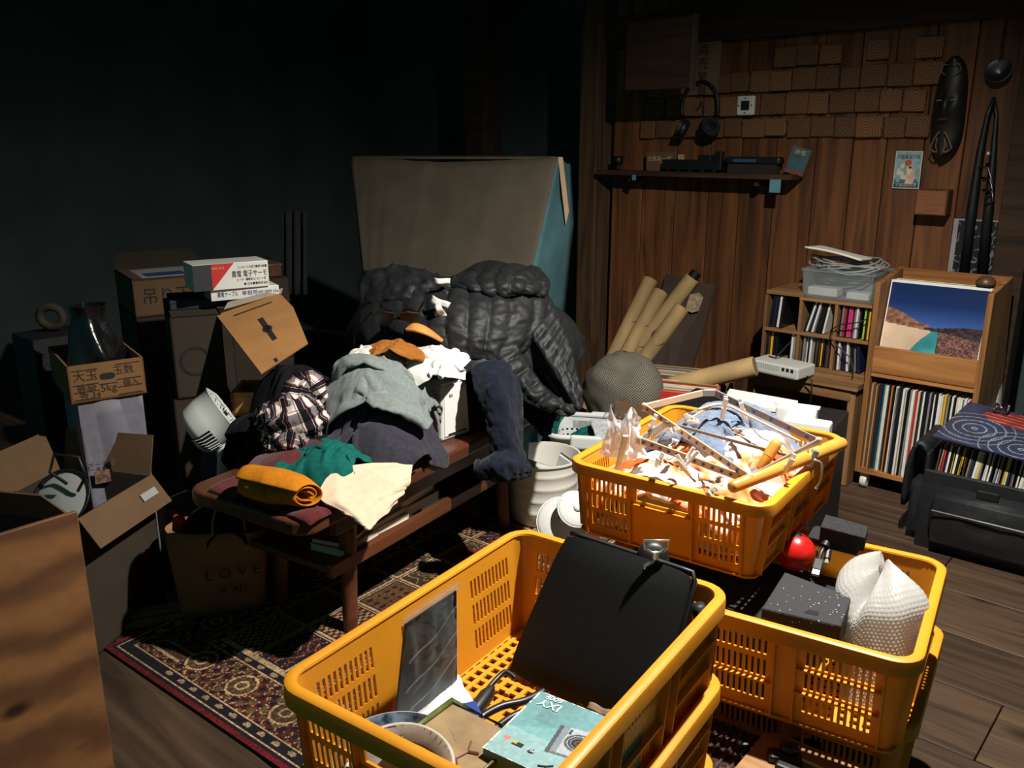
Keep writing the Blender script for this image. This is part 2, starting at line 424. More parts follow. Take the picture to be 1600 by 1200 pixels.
def crease(amp, fu=5.0, fv=5.0, seed=0, oct=3):
    def f(p):
        n = normals(p); nx, ny = p.shape[:2]
        u, v = np.meshgrid(np.linspace(0, 1, nx), np.linspace(0, 1, ny), indexing='ij')
        return p + n * ((ridged(u * fu + seed, v * fv, seed, oct) - .35) * amp * np.sign(n[..., 2].mean() or 1))[..., None]
    return f
def normals(p):
    a = np.gradient(p, axis=0); b = np.gradient(p, axis=1); n = np.cross(a, b)
    return n / (np.linalg.norm(n, axis=2)[..., None] + 1e-9)
# ================================================================== the room
M_board = wood('wall_board_wood', (66, 40, 25), (128, 80, 46), 'z', 2.2, 0.55)
M_dark = mat('dark_old_plaster', (66, 78, 77), 0.9, 0.2, 3)
M_post = wood('old_post_wood', (52, 38, 28), (92, 68, 46), 'z', 3, 0.7, knots=False)
M_beam = wood('sooty_beam_wood', (40, 28, 20), (70, 48, 32), 'x', 3, 0.75, knots=False)
M_floor = wood('floor_plank_wood', (50, 38, 30), (88, 68, 51), 'x', 2.6, 0.55)
def struct_root(name):
    o = bpy.data.objects.new(name, None); COL.objects.link(o); o['kind'] = 'structure'; return o
# floor of planks laid along the back wall
fl = struct_root('floor')
y = -0.4; k = 0
while y < 4.6:
    wd = 0.236; x = -4.6 + (k * 0.77) % 1.3 - 1.3
    while x < 1.6:
        ln = 2.6
        part(fl, 'plank', MB().box(((x + ln / 2), y + wd / 2, -0.012 + 0.0006 * math.sin(k * 5 + x)), (ln - 0.003, wd - 0.004, 0.022)), M_floor, bevel=0.0015, seg=1)
        x += ln
    y += wd; k += 1
struct('floor_ground', MB().box((-1.6, 2.0, -0.045), (7.4, 5.6, 0.04)), M_dark)
# back wall: the boarded bay, with dark bays either side
wb = struct_root('wall_back')
seams = [Wl(x, 420)[0] for x in (952, 998, 1048, 1099, 1146, 1198, 1258, 1313, 1363, 1420, 1480, 1552)]
for a, b in zip(seams[:-1], seams[1:]):
    part(wb, 'plank', MB().box(((a + b) / 2, YW + 0.012 + random.uniform(-.0015, .0015), 1.15), (b - a - 0.004, 0.02, 2.3)), M_board, bevel=0.002, seg=1)
part(wb, 'backing', MB().box(((seams[0] + seams[-1]) / 2, YW + 0.05, 1.15), (seams[-1] - seams[0] + .02, 0.04, 2.3)), M_dark)
part(wb, 'dark_bay', MB().box((-4.0, YW + 0.55, 1.15), (3.3, 0.05, 2.3)), M_dark)
part(wb, 'dark_bay', MB().box((1.3, YW + 0.35, 1.15), (4.2, 0.05, 2.3)), M_dark)
struct('wall_left', MB().box((-4.75, 2.0, 1.15), (0.06, 5.0, 2.3)), M_dark)
struct('ceiling', MB().box((-1.6, 2.2, 2.33), (6.6, 4.6, 0.06)), M_dark)
# posts and beam
pa, pb = Wl(905, 420, .12), Wl(950, 420, .12)
struct('trim_1', MB().box(((seams[0] - .085), YW - .02, 1.15), (0.10, 0.12, 2.3)), M_post, bevel=0.004)
struct('trim_2', MB().box((seams[-1] + .055, YW - .005, 1.15), (0.10, 0.10, 2.3)), M_beam, bevel=0.004)
struct('trim_3', MB().box(((seams[0] + seams[-1]) / 2, YW - .015, 1.66), (seams[-1] - seams[0] + .02, 0.06, 0.13)), M_beam, bevel=0.003)
struct('trim_4', MB().box((-3.32, 3.55, 1.15), (0.14, 0.14, 2.3)), M_beam, bevel=0.004)
# end-grain wooden tiles nailed to the boards
M_tile = mat('end_grain_wood', (118, 78, 46), 0.7, 0.3, 10, bump=.4, bscale=70)
def tile_mat(i):
    n = 'end_grain_%d' % i
    if n in MATS: return MATS[n]
    m, nt, b = _nt(n); N = nt.nodes; L = nt.links
    tc = N.new('ShaderNodeTexCoord'); mp = N.new('ShaderNodeMapping'); mp.inputs['Location'].default_value = (random.uniform(-.02, .02), 0, random.uniform(-.02, .02))
    L.new(tc.outputs['Object'], mp.inputs[0])
    wv = N.new('ShaderNodeTexWave'); wv.wave_type = 'RINGS'; wv.rings_direction = 'Y'; wv.inputs['Scale'].default_value = 34; wv.inputs['Distortion'].default_value = 2.2
    L.new(mp.outputs[0], wv.inputs[0])
    rp = N.new('ShaderNodeValToRGB'); g = random.uniform(.8, 1.15)
    rp.color_ramp.elements[0].color = lin([c * g for c in (84, 54, 34)]); rp.color_ramp.elements[1].color = lin([c * g for c in (132, 88, 52)])
    L.new(wv.outputs['Fac'], rp.inputs[0]); L.new(rp.outputs[0], b.inputs['Base Color']); b.inputs['Roughness'].default_value = .75
    MATS[n] = m; return m
rows = [(1.215, 1.295), (1.30, 1.385), (1.39, 1.475), (1.48, 1.56)]
for ri, (za, zb) in enumerate(rows):
    x = -2.21 + 0.02 * ri; 
    while x < -1.05 + 0.02 * ri:
        wd = random.uniform(.075, .105)
        if not (ri == 3 and -1.99 < x < -1.72) and not (ri == 2 and random.random() < .12) and not (ri == 3 and random.random() < .25):
            th = random.uniform(.012, .026); hh = (zb - za) * random.uniform(.9, 1.0)
            o = part(wb, 'tile', MB().box((0, 0, 0), (wd - .004, th, hh - .004)), tile_mat(random.randint(0, 7)), bevel=.003, seg=1)
            o.location = (x + wd / 2, YW - th / 2, (za + zb) / 2 + random.uniform(-.003, .003)); o.rotation_euler = (0, random.uniform(-.03, .03), 0)
        x += wd
# ================================================================== yellow slatted crates
M_yel = glow_plastic('yellow_crate_plastic', (226, 152, 36))
CL, CW, CH, CR = 0.527, 0.375, 0.168, 0.042
def perim_pt(tok, a, b, d):
    k, t = tok
    if k == 0: return (t, -(b - d))
    if k == 2: return ((a - d), t)
    if k == 4: return (-t, b - d)
    if k == 6: return (-(a - d), -t)
    cx, cy, a0 = {1: (a - CR, -(b - CR), -90), 3: (a - CR, b - CR, 0), 5: (-(a - CR), b - CR, 90), 7: (-(a - CR), -(b - CR), 180)}[k]
    t = math.radians(a0 + 90 * t); r = CR - d
    return (cx + r * math.cos(t), cy + r * math.sin(t))
TAP, FL, TH = 0.016, 0.011, 0.0035
def wall_d(z): return FL + TAP * (1 - z / CH)
def side_cells(half, clusters, hole):
    """breakpoints along one straight side, with the kind of each cell"""
    xs = [(-half, 'S')]
    ev = []
    for c, n, kind in clusters:
        p = 0.0093; x0 = c - n * p / 2
        for i in range(n): ev.append((x0 + i * p + .0022, x0 + i * p + .0022 + .0049, kind))
    if hole: ev.append((-hole, hole, 'H'))
    ev.sort(); cur = -half; cells = []
    for a, b, k in ev:
        if a > cur + 1e-5: cells.append((cur, a, 'S'))
        cells.append((a, b, k)); cur = b
    cells.append((cur, half, 'S')); return cells
ZR = [0.0, 0.024, 0.056, 0.066, 0.098, 0.108, 0.138, CH - .004]
def void(kind, j):
    if kind == 'C': return j in (1, 3, 5)
    if kind == 'L': return j in (1,)
    if kind == 'H': return j == 5
    return False
def crate_parts():
    a, b = CL / 2, CW / 2; out = []
    def wall(side):
        half = (a if side in (0, 4) else b) - CR
        if side in (0, 4): cells = side_cells(half, [(-.156, 11, 'C'), (0, 11, 'C'), (.156, 11, 'C')], None)
        else: cells = side_cells(half, [(-.103, 8, 'C'), (.103, 8, 'C')], .048)
        toks = [((side - 1) % 8, t) for t in (.5, .75)]; kinds = ['S', 'S']
        for c in cells: toks.append((side, c[0])); kinds.append(c[2])
        toks.append((side, half)); kinds.append('S')
        toks += [((side + 1) % 8, .25), ((side + 1) % 8, .5)]; kinds.append('S')
        n = len(toks); m = len(ZR); vs = []; fs = []
        for d in (0, TH):
            for t in toks:
                for z in ZR:
                    x, y = perim_pt(t, a, b, wall_d(z) + d); vs.append((x, y, z))
        O = lambda i, j: i * m + j
        I = lambda i, j: n * m + i * m + j
        sol = lambda i, j: 0 <= i < n - 1 and 0 <= j < m - 1 and not void(kinds[i], j)
        for i in range(n - 1):
            for j in range(m - 1):
                if not sol(i, j): continue
                fs.append((O(i, j), O(i + 1, j), O(i + 1, j + 1), O(i, j + 1))); fs.append((I(i, j), I(i, j + 1), I(i + 1, j + 1), I(i + 1, j)))
                if not sol(i - 1, j): fs.append((O(i, j), O(i, j + 1), I(i, j + 1), I(i, j)))
                if not sol(i + 1, j): fs.append((O(i + 1, j), I(i + 1, j), I(i + 1, j + 1), O(i + 1, j + 1)))
                if not sol(i, j - 1): fs.append((O(i, j), I(i, j), I(i + 1, j), O(i + 1, j)))
                if not sol(i, j + 1): fs.append((O(i, j + 1), O(i + 1, j + 1), I(i + 1, j + 1), I(i, j + 1)))
        return MB().add(vs, fs)
    def sweep(prof):
        toks = []
        for k in range(8):
            if k % 2: toks += [(k, t) for t in (0, .17, .34, .5, .67, .84)]
            else:
                h = (a if k in (0, 4) else b) - CR; toks += [(k, -h)] 
        toks2 = []
        for t in toks: toks2.append(t)
        n = len(toks2); m = len(prof)
        vs = [perim_pt(t, a, b, d) + (z,) for t in toks2 for d, z in prof]
        fs = [(i * m + j, ((i + 1) % n) * m + j, ((i + 1) % n) * m + (j + 1) % m, i * m + (j + 1) % m) for i in range(n) for j in range(m)]
        return MB().add(vs, fs)
    for s in (0, 2, 4, 6): out.append(('side_wall', wall(s)))
    out.append(('rim', sweep([(FL + TH + .002, CH - .004), (FL + TH + .001, CH - .001), (.012, CH), (.004, CH), (.001, CH - .002), (0, CH - .006), (0, CH - .026), (.003, CH - .026), (.0035, CH - .007), (.014, CH - .007)])))
    out.append(('base_flange', sweep([(FL + TAP + .006, 0), (FL + TAP - .007, 0), (FL + TAP - .007, .004), (FL + TAP + .006, .004)])))
    # base lattice
    g = MB(); hx, hy = a - FL - TAP - .001, b - FL - TAP - .001; nx, ny = 24, 16; px_, py_ = 2 * (hx - .012) / nx, 2 * (hy - .012) / ny; bw = .0075
    for i in range(nx + 1): g.box((-hx + .012 + i * px_, 0, .002), (bw, 2 * hy, .0038))
    for j in range(ny + 1):
        g.box((0, -hy + .012 + j * py_, .0022), (2 * hx, bw, .0038))
    g.box((0, 0, .0024), (.035, 2 * hy, .004)); g.box((0, 0, .0024), (2 * hx, .03, .004))
    out.append(('base_grid', g))
    # ribs standing on the outside
    def vrib(side, t):
        z0, z1 = .004, CH - .024
        q = []
        for z in (z0, z1):
            for d in (wall_d(z) + .001, max(.004, wall_d(z) - .012)):
                for e in (-.0015, .0015):
                    q.append(perim_pt((side, t + e), a, b, d) + (z,))
        return MB().hexa([q[0], q[1], q[3], q[2]], [q[4], q[5], q[7], q[6]])
    def hrib(side, t0, t1, z):
        q = [perim_pt((side, t), a, b, d) + (zz,) for zz in (z, z + .0028) for t, d in ((t0, wall_d(z) + .001), (t1, wall_d(z) + .001), (t1, wall_d(z) - .009), (t0, wall_d(z) - .009))]
        return MB().hexa(q[:4], q[4:])
    for s in (0, 4):
        for t in (-.218, -.094, -.062, .062, .094, .218): out.append(('rib', vrib(s, t)))
        for t0, t1 in ((-.218, -.094), (.094, .218)):
            out.append(('rib', hrib(s, t0, t1, .0595))); out.append(('rib', hrib(s, t0, t1, .1015)))
        out.append(('rib', hrib(s, -.062, .062, .0595)))
    for s in (2, 6):
        for t in (-.145, -.058, .058, .145): out.append(('rib', vrib(s, t)))
        out.append(('rib', hrib(s, -.058, .058, .0985)))
    return out
def make_crate(label, loc, r):
    t = T('plastic_crate', label, 'crate', loc, r=r, group='yellow slatted plastic crates')
    for n, mb in crate_parts():
        part(t, n, mb, M_yel, auto=35)
    return t
# front stack (rim corners were measured from the photograph's sight lines)
FZ = 0.418
fc = V3(-0.648, 0.762, 0)
FR_ = math.radians(96.5)
crate = make_crate('yellow crate holding the black case and camera box, top of the front stack', (fc[0], fc[1], FZ), (0, 0, FR_))
dup(crate, (fc[0] + .003, fc[1] - .002, FZ - .141), (0, 0, FR_), 'yellow crate directly under the one with the camera box, second in front stack')
dup(crate, (fc[0] + .001, fc[1] - .003, FZ - .279), (0, 0, FR_), 'yellow crate third from the top of the front stack, mostly hidden')
dup(crate, (fc[0], fc[1] - .001, 0.0065), (0, 0, FR_), 'yellow crate standing on the rug, bottom of the front stack')
# right stack
RZ1 = .332
dup(crate, (-.553, 1.296, RZ1), (0, 0, math.radians(10)), 'yellow crate holding the bubble wrap roll and black foam, right stack')
dup(crate, (-.569, 1.410, .150), (0, 0, math.radians(9)), 'yellow crate with dark odds and ends under the bubble wrap crate')
# crate of laundry behind
MC = V3(-.732, 1.409, .506); MR = math.radians(95.6)
mustard = dup(crate, MC, (math.radians(0), 0, MR), 'brightly lit yellow crate heaped with laundry and hangers')
mustard.scale = (.84, 1.01, .825)
# ================================================================== wooden record case, CD shelf and what stands round them
M_pine = wood('case_pine_wood', (138, 90, 50), (200, 138, 80), 'x', 2.4, 0.5, knots=True)
M_pinev = wood('case_pine_wood_upright', (104, 70, 40), (162, 112, 66), 'z', 2.4, 0.5, knots=False)
M_shelf = wood('cd_shelf_wood', (104, 74, 46), (156, 116, 76), 'x', 2.6, 0.6, knots=False)
M_black = mat('black_plastic', (20, 21, 23), 0.45, 0.15, 20)
M_white = mat('white_plastic', (222, 222, 216), 0.4, 0.04, 8)
M_grey = mat('grey_plastic', (150, 152, 150), 0.5, 0.06, 12)
M_paper = mat('page_paper', (214, 206, 186), 0.85, 0.08, 60, stretch=(1, 1, 20))
M_chrome = mat('bright_metal', (214, 214, 212), 0.3, 0.05, 20, metal=0.75)
SPINES = {}
def sp(col, rough=.45):
    k = 'sleeve_%d_%d_%d' % tuple(col); return mat(k, col, rough, .08, 40, spec=.4)
CX0, CX1, CY0, CY1 = -.992, -.628, 3.0, 3.32
case = T('record_case', 'tall wooden record case with a landscape album displayed in front', 'record case', ((CX0 + CX1) / 2, 3.16, 0))
for x in (CX0 + .009, CX1 - .009):
    pr = [(CY0, .06), (CY1, .06), (CY1, .43), (CY1 - .085, .772), (CY0, .742)]
    sm = MB().prism(pr, -.009, .009).xf(Matrix(((0, 0, 1, x), (1, 0, 0, 0), (0, 1, 0, 0), (0, 0, 0, 1))))
    part(case, 'side_panel', sm, M_pinev, world=True, bevel=.002)
w_ = CX1 - CX0 - .036; xc = (CX0 + CX1) / 2
part(case, 'bottom_board', MB().box((xc, 3.16, .069), (w_, .32, .018)), M_pine, world=True, bevel=.002)
part(case, 'middle_board', MB().box((xc, 3.16, .425), (w_, .31, .018)), M_pine, world=True, bevel=.002)
part(case, 'front_board', MB().box((xc, CY0 + .010, .478), (w_, .018, .092)), M_pine, world=True, bevel=.003)
part(case, 'back_board', MB().box((xc, CY1 - .008, .25), (w_, .012, .36)), M_pine, world=True)
part(case, 'back_board', MB().hexa([(xc - w_ / 2, CY1 - .014, .435), (xc + w_ / 2, CY1 - .014, .435), (xc + w_ / 2, CY1 - .002, .435), (xc - w_ / 2, CY1 - .002, .435)], [(xc - w_ / 2, CY1 - .099, .768), (xc + w_ / 2, CY1 - .099, .768), (xc + w_ / 2, CY1 - .087, .770), (xc - w_ / 2, CY1 - .087, .770)]), M_pine, world=True)
for x in (CX0 + .03, CX1 - .03):
    for yy in (CY0 + .03, CY1 - .03):
        c = part(case, 'caster', MB().lathe([(.004, -.011), (.022, -.011), (.024, -.006), (.024, .006), (.022, .011), (.004, .011)], 16, (x, yy, .0245), M=rot(0, math.pi / 2, 0).to_4x4(), cap0=True, cap1=True), M_white, world=True, auto=40)
        part(case, 'caster_fork', MB().box((x, yy, .052), (.03, .022, .014)), M_chrome, world=True, parent=c)
# records standing in the lower bay, each its own sleeve
names = {'cream': (206, 196, 172), 'white': (226, 224, 218), 'black': (26, 26, 28), 'dark blue': (26, 44, 66), 'brown': (96, 66, 44), 'orange': (206, 112, 34), 'red': (186, 44, 34), 'yellow': (214, 178, 44), 'grey': (132, 132, 130), 'teal': (34, 92, 100), 'tan': (170, 140, 100)}
seq = ['tan', 'brown', 'tan', 'brown', 'dark blue', 'teal', 'cream', 'white', 'dark blue', 'orange', 'black', 'white', 'grey', 'black', 'black', 'white', 'cream', 'black', 'grey', 'white', 'white', 'red', 'cream', 'black', 'white', 'black', 'black', 'grey', 'black', 'white', 'black', 'white', 'white', 'cream', 'yellow', 'grey', 'black', 'white', 'black', 'cream', 'white', 'white', 'grey', 'white', 'white', 'red']
x = CX0 + .022; pitch = (w_ - .008) / len(seq)
ordn = lambda n: '%d%s' % (n, 'th' if 10 <= n % 100 <= 20 else {1: 'st', 2: 'nd', 3: 'rd'}.get(n % 10, 'th'))
def sleeve_mb(th, hh, dp): # a sleeve with an open, slightly parted mouth at the back
    return MB().box((0, dp / 2, hh / 2), (th, dp, hh))
rec0 = {}
for i, cn in enumerate(seq):
    th = pitch * random.uniform(.62, .92); hh = random.uniform(.308, .316)
    m = sp(names[cn])
    o = bpy.data.objects.new('record_sleeve', sleeve_mb(th, hh, .305).mesh('record_sleeve', m)); COL.objects.link(o)
    o.location = (x + pitch / 2, CY0 + random.uniform(.004, .016), .0785); o.rotation_euler = (0, random.uniform(.004, .02), 0)
    tag(o, '%s record spine, %s from the left in the lower bay of the record case' % (cn, ordn(i + 1)), 'record', 'records in the lower bay of the case')
    x += pitch
# displayed album
def album_art(u, v):  # a stretch of pale beach and turquoise water under a deep blue sky
    v = (v - .22) / .78; n1 = vnoise(u * 6, v * 6, 1); n2 = vnoise(u * 30, v * 30, 2); n3 = vnoise(u * 80, v * 60, 3)
    sky = C(34, 62, 128)[None, None] * (1 - v[..., None] * .35) + C(120, 150, 190)[None, None] * np.clip(1.25 - v * 1.7, 0, 1)[..., None] * .55
    c = sky.copy()
    hl = .45 + .20 * np.clip(1 - u / .42, 0, 1) + .03 * (n1 - .5)
    hill = (v < hl) & (u < .46); c[hill] = (C(150, 104, 84)[None] * (.65 + .5 * n2[hill])[:, None])
    hr_ = .40 + .06 * np.clip((u - .5) / .3, 0, 1); land = (v < hr_) & (u >= .42); c[land] = C(64, 50, 52)[None] * (.6 + .7 * n2[land])[:, None]
    sand = (v < .40 - .08 * (u - .1) + .02 * (n1 - .5)) & (u < .50 + .1 * (.4 - v)); c[sand] = C(226, 196, 168)[None] * (.86 + .2 * n1[sand])[:, None]
    wt = (np.abs(u - (.44 + .10 * (v / .35) ** 1.3 + .03 * (n1 - .5))) < .13 * np.clip(1.1 - v / .36, 0, 1) ** .6) & (v < .36); c[wt] = C(70, 164, 170)[None] * (.75 + .45 * n1[wt])[:, None]
    rock = (u > .58 + .02 * (n2 - .5)) & (v < .36 - .20 * np.clip(u - .62, 0, 1)); c[rock] = (C(120, 84, 78)[None] * (.45 + .95 * n3[rock])[:, None])
    return c
al = T('album_sleeve', 'square album sleeve with beach and blue sky photo standing in the record case', 'record', (xc - .002, CY0 + .03, .436))
tilt = .20
Mq = Matrix.Translation(al.location) @ rot(-tilt, 0, 0).to_4x4()
q = [Mq @ Vector(p) for p in ((-.157, 0, 0), (.157, 0, 0), (.157, 0, .315), (-.157, 0, .315))]
part(al, 'sleeve', MB().slab([q[0], q[1], q[2], q[3]], .006), M_white, world=True)
e = Vector((0, -.0006, 0)); qq = [Mq @ (Vector(p) + e) for p in ((-.153, 0, .004), (.153, 0, .004), (.153, 0, .307), (-.153, 0, .307))]
part(al, 'cover_print', paint_quad(qq, 110, 110, album_art), attr_mat('glossy_print', .25, .5), world=True)
for i in range(5):
    o = bpy.data.objects.new('record_sleeve', MB().box((0, 0, .157), (.312, .004, .314)).mesh('record_sleeve', sp(names[['white', 'grey', 'black', 'cream', 'white'][i]]))); COL.objects.link(o)
    o.location = (xc + random.uniform(-.004, .004), CY0 + .047 + i * .0075, .436); o.rotation_euler = (-tilt - .004 * i, 0, 0)
    tag(o, '%s sleeve edge showing behind the beach album, %s back' % (['white', 'grey', 'black', 'cream', 'second white'][i], ordn(i + 1)), 'record', 'sleeves behind the beach album')
# brush on the top corner
br = T('record_brush', 'brown rounded record cleaning brush lying on top of the upright sleeves', 'brush', (CX1 - .055, 3.12, .748))
part(br, 'handle', MB().lathe([(.001, .034), (.012, .033), (.024, .026), (.03, .014), (.03, .008)], 18, cap0=True), mat('brush_wood', (92, 60, 38), .4, .2, 30), smooth=True)
part(br, 'bristles', MB().lathe([(.03, .008), (.028, .0), (.001, .0)], 18), mat('bristle_black', (34, 30, 28), .9, .3, 200, bump=.6, bscale=300))
# ---------------- CD shelf
SX0, SX1, SY0, SY1 = -1.415, -1.012, 3.08, 3.34
cs = T('cd_shelf', 'low wooden table shelf with six cubbyholes of discs beside the record case', 'shelf', ((SX0 + SX1) / 2, 3.2, 0))
sx = (SX0 + SX1) / 2; sw = SX1 - SX0
part(cs, 'table_top', MB().box((sx, 3.155, .370), (sw + .02, .37, .022)), M_shelf, world=True, bevel=.002)
for x in (SX0 + .012, SX1 - .012):
    part(cs, 'leg_panel', MB().box((x, 3.155, .1795), (.026, .34, .357)), wood('shelf_upright_wood', (104, 74, 46), (156, 116, 76), 'z', 2.6, .6, knots=False), world=True, bevel=.002)
part(cs, 'apron', MB().box((sx, 2.99, .338), (sw - .03, .016, .042)), M_shelf, world=True, bevel=.002)
for z in (.386, .511, .642): part(cs, 'shelf_board', MB().box((sx + (.0 if z < .6 else .065), (SY0 + SY1) / 2, z), (sw if z < .6 else sw - .13, SY1 - SY0, .010)), M_shelf, world=True, bevel=.001, seg=1)
part(cs, 'shelf_board', MB().box((SX0 + .068, (SY0 + SY1) / 2 + .01, .652), (.146, SY1 - SY0, .014)), M_shelf, world=True, bevel=.001, seg=1)
colx = [SX0, SX0 + .137, SX0 + .270, SX1]
for x in colx: part(cs, 'upright', MB().box((x, (SY0 + SY1) / 2, .514), (.012, SY1 - SY0 - .004, .252)), MATS['shelf_upright_wood'], world=True, bevel=.001, seg=1)
part(cs, 'back_panel', MB().box((sx, SY1 - .004, .514), (sw, .006, .25)), mat('hardboard', (70, 54, 38), .8, .1, 10), world=True)
part(cs, 'block', MB().box((SX0 + .105, SY0 + .14, .5365), (.03, .05, .04)), M_pine, world=True, bevel=.002)
cdc = {'black': (24, 24, 27), 'white': (214, 212, 206), 'grey': (120, 120, 122), 'pink': (208, 62, 128), 'red': (182, 36, 44), 'lime': (150, 190, 60), 'yellow': (220, 170, 40), 'blue': (44, 84, 140), 'navy': (28, 36, 64), 'brown': (90, 60, 42), 'cyan': (60, 140, 170), 'purple': (70, 44, 96)}
cells = [ # x0, z0, lean, list
    ('upper left', SX0 + .010, .517, .10, ['black', 'navy', 'black', 'white', 'black']),
    ('upper middle', colx[1] + .010, .517, .26, ['black', 'white', 'black', 'navy', 'white', 'black', 'black', 'black', 'black', 'white']),
    ('upper right', colx[2] + .008, .517, .03, ['black', 'grey', 'red', 'black', 'pink', 'pink', 'black', 'grey', 'white', 'black', 'lime', 'black', 'yellow', 'brown']),
    ('lower left', SX0 + .008, .392, .02, ['black', 'yellow', 'black', 'black', 'white', 'grey', 'cyan']),
    ('lower middle', colx[1] + .008, .392, .02, ['black', 'grey', 'white', 'black', 'white', 'grey', 'black', 'brown', 'black', 'yellow', 'black', 'navy', 'brown']),
    ('lower right', colx[2] + .008, .392, -.12, ['black', 'white', 'black', 'navy', 'purple', 'white', 'black', 'black', 'grey', 'black', 'navy'])]
cd_me = {}
for cn, x0, z0, lean, lst in cells:
    room = .108 - abs(math.sin(lean)) * .11
    step = min(.0105, room / len(lst))
    for i, k in enumerate(lst):
        th = step * .82
        o = bpy.data.objects.new('disc_case', MB().box((0, .07, .0615), (th, .14, .118)).mesh('disc_case', mat('disc_case_' + k, cdc[k], .3, .1, 60))); COL.objects.link(o)
        gap = 0
        if cn == 'lower left' and i >= 4: gap = .055
        if cn == 'upper right' and i >= 10: gap = .012
        L = lean * (1 - .5 * i / len(lst)) if lean > 0 else lean * (i / len(lst))
        off = 0 if L > 0 else .0
        o.location = (x0 + step / 2 + i * step + gap + (0 if L >= 0 else 0.0), SY0 + random.uniform(.012, .03), z0 + abs(math.sin(L)) * th / 2 + .0005); o.rotation_euler = (0, L if L > 0 else L, 0)
        tag(o, '%s disc case, %s from the left in the %s cubbyhole of the low shelf' % (k, ordn(i + 1), cn), 'disc case', 'disc cases in the cubbyholes')
# clear storage box with cables and a paper on the shelf
M_clear = film('clear_box_plastic', (190, 200, 204), .82, .25, .1, 20)
bx = T('storage_box', 'clear plastic storage box of papers standing on the disc shelf', 'storage box', (-1.165, 3.215, .6475))
def open_box(w, d, h, t, flare=0.0):
    mb = MB(); a, b = w / 2, d / 2; f = flare
    o = [(-a, -b), (a, -b), (a, b), (-a, b)]; O2 = [(x * (1 + f), y * (1 + f)) for x, y in o]
    i_ = [((abs(x) - t) * math.copysign(1, x), (abs(y) - t) * math.copysign(1, y)) for x, y in o]
    I2 = [((abs(x) - t) * math.copysign(1, x), (abs(y) - t) * math.copysign(1, y)) for x, y in O2]
    vs = [p + (0,) for p in o] + [p + (h,) for p in O2] + [p + (t,) for p in i_] + [p + (h,) for p in I2]
    fs = [(3, 2, 1, 0), (8, 9, 10, 11)]
    for k in range(4):
        l = (k + 1) % 4
        fs += [(k, l, 4 + l, 4 + k), (8 + l, 8 + k, 12 + k, 12 + l), (4 + k, 4 + l, 12 + l, 12 + k)]
    return mb.add(vs, fs)
part(bx, 'tub', open_box(.25, .2, .1, .003, .04), M_clear, bevel=.004)
part(bx, 'rim', open_box(.268, .216, .008, .008).xf(Matrix.Translation((0, 0, .096))), M_clear)
part(bx, 'packet', MB().box((-.06, -.05, .02), (.11, .06, .03)), M_white, bevel=.003)
part(bx, 'packet', MB().box((.07, -.05, .017), (.08, .06, .025)), M_white, bevel=.003)
part(bx, 'packet', MB().box((0, .04, .03), (.2, .07, .05)), M_grey, bevel=.003)
M_cable = mat('grey_cable', (140, 140, 138), .5, .1, 30)
mb = MB()
for k in range(8):
    pts = []
    rx = random.uniform(.085, .13); ry = random.uniform(.06, .09); ox, oy = random.uniform(-.015, .03), random.uniform(-.012, .012)
    for t in np.linspace(0, 2 * math.pi, 34, endpoint=False):
        pts.append((-1.165 + ox + rx * math.cos(t), 3.205 + oy + ry * math.sin(t), .762 + k * .0035 + .008 * math.sin(2 * t + k) - .016 * max(0, -math.sin(t)) * random.uniform(.7, 1.1)))
    mb.tube(pts, .0035, 6, closed=True)
single('cable_coil', 'coil of grey cables lying over the clear storage box', 'cable', mb, M_cable, smooth=True)
a = [Wl(1253, 409, .22), Wl(1348, 424, .28), Wl(1342, 416, .1), Wl(1285, 408, .1)]
pts = np.zeros((12, 8, 3))
for i in range(12):
    for j in range(8):
        u, v = i / 11, j / 7
        pts[i, j] = (-1.30 + .20 * u, 3.12 + .15 * v + .02 * u, .815 - .022 * u + .006 * math.sin(3 * u + 2 * v) + .012 * (1 - u) * (1 - v) ** 2)
single('paper_bag', 'white folded paper lying on the grey cable coil', 'paper', MB().grid(pts), mat('white_paper', (222, 216, 204), .8, .05, 10), smooth=True, solid=.006)
single('cable', 'thin black cord dangling over the front of the disc shelf', 'cord', MB().tube([(-1.03, 3.07, .60), (-1.06, 3.062, .585), (-1.12, 3.06, .57), (-1.15, 3.062, .545), (-1.15, 3.062, .52), (-1.13, 3.06, .50), (-1.07, 3.06, .455), (-1.05, 3.05, .42), (-1.045, 3.03, .39)], .0022, 6), M_black, smooth=True)
# white hub on the table's front
hb = T('network_hub', 'white vented network hub on the low shelf in front of the discs', 'hub', (-1.275, 2.955, .3815), math.radians(-8))
part(hb, 'casing', MB().box((0, 0, .026), (.20, .115, .044)), mat('hub_plastic', (196, 198, 190), .45, .04, 10), bevel=.006)
for k in range(15): part(hb, 'vent_slot', MB().box((-.085 + k * .0075, -.0578, .032), (.003, .001, .018)), M_grey)
for k in range(22): part(hb, 'foot_slot', MB().box((-.09 + k * .0084, -.0578, .009), (.003, .001, .008)), M_grey)
for k in range(3): part(hb, 'socket', MB().box((.040 + k * .018, -.0578, .034), (.011, .0012, .012)), M_black)
for x in (-.08, .08): part(hb, 'foot', MB().box((x, 0, .002), (.02, .08, .004)), M_black)
part(hb, 'aerial', MB().tube([(-.07, .02, .05), (-.03, .0, .055), (.01, .03, .12)], .003, 6), M_black)
single('hub_cord', 'black cord running down from the white hub', 'cord', MB().tube([(-1.172, 2.935, .395), (-1.15, 2.93, .385), (-1.146, 2.93, .33), (-1.155, 2.935, .25), (-1.15, 2.94, .14), (-1.13, 2.95, .004)], .003, 6), M_black, smooth=True)
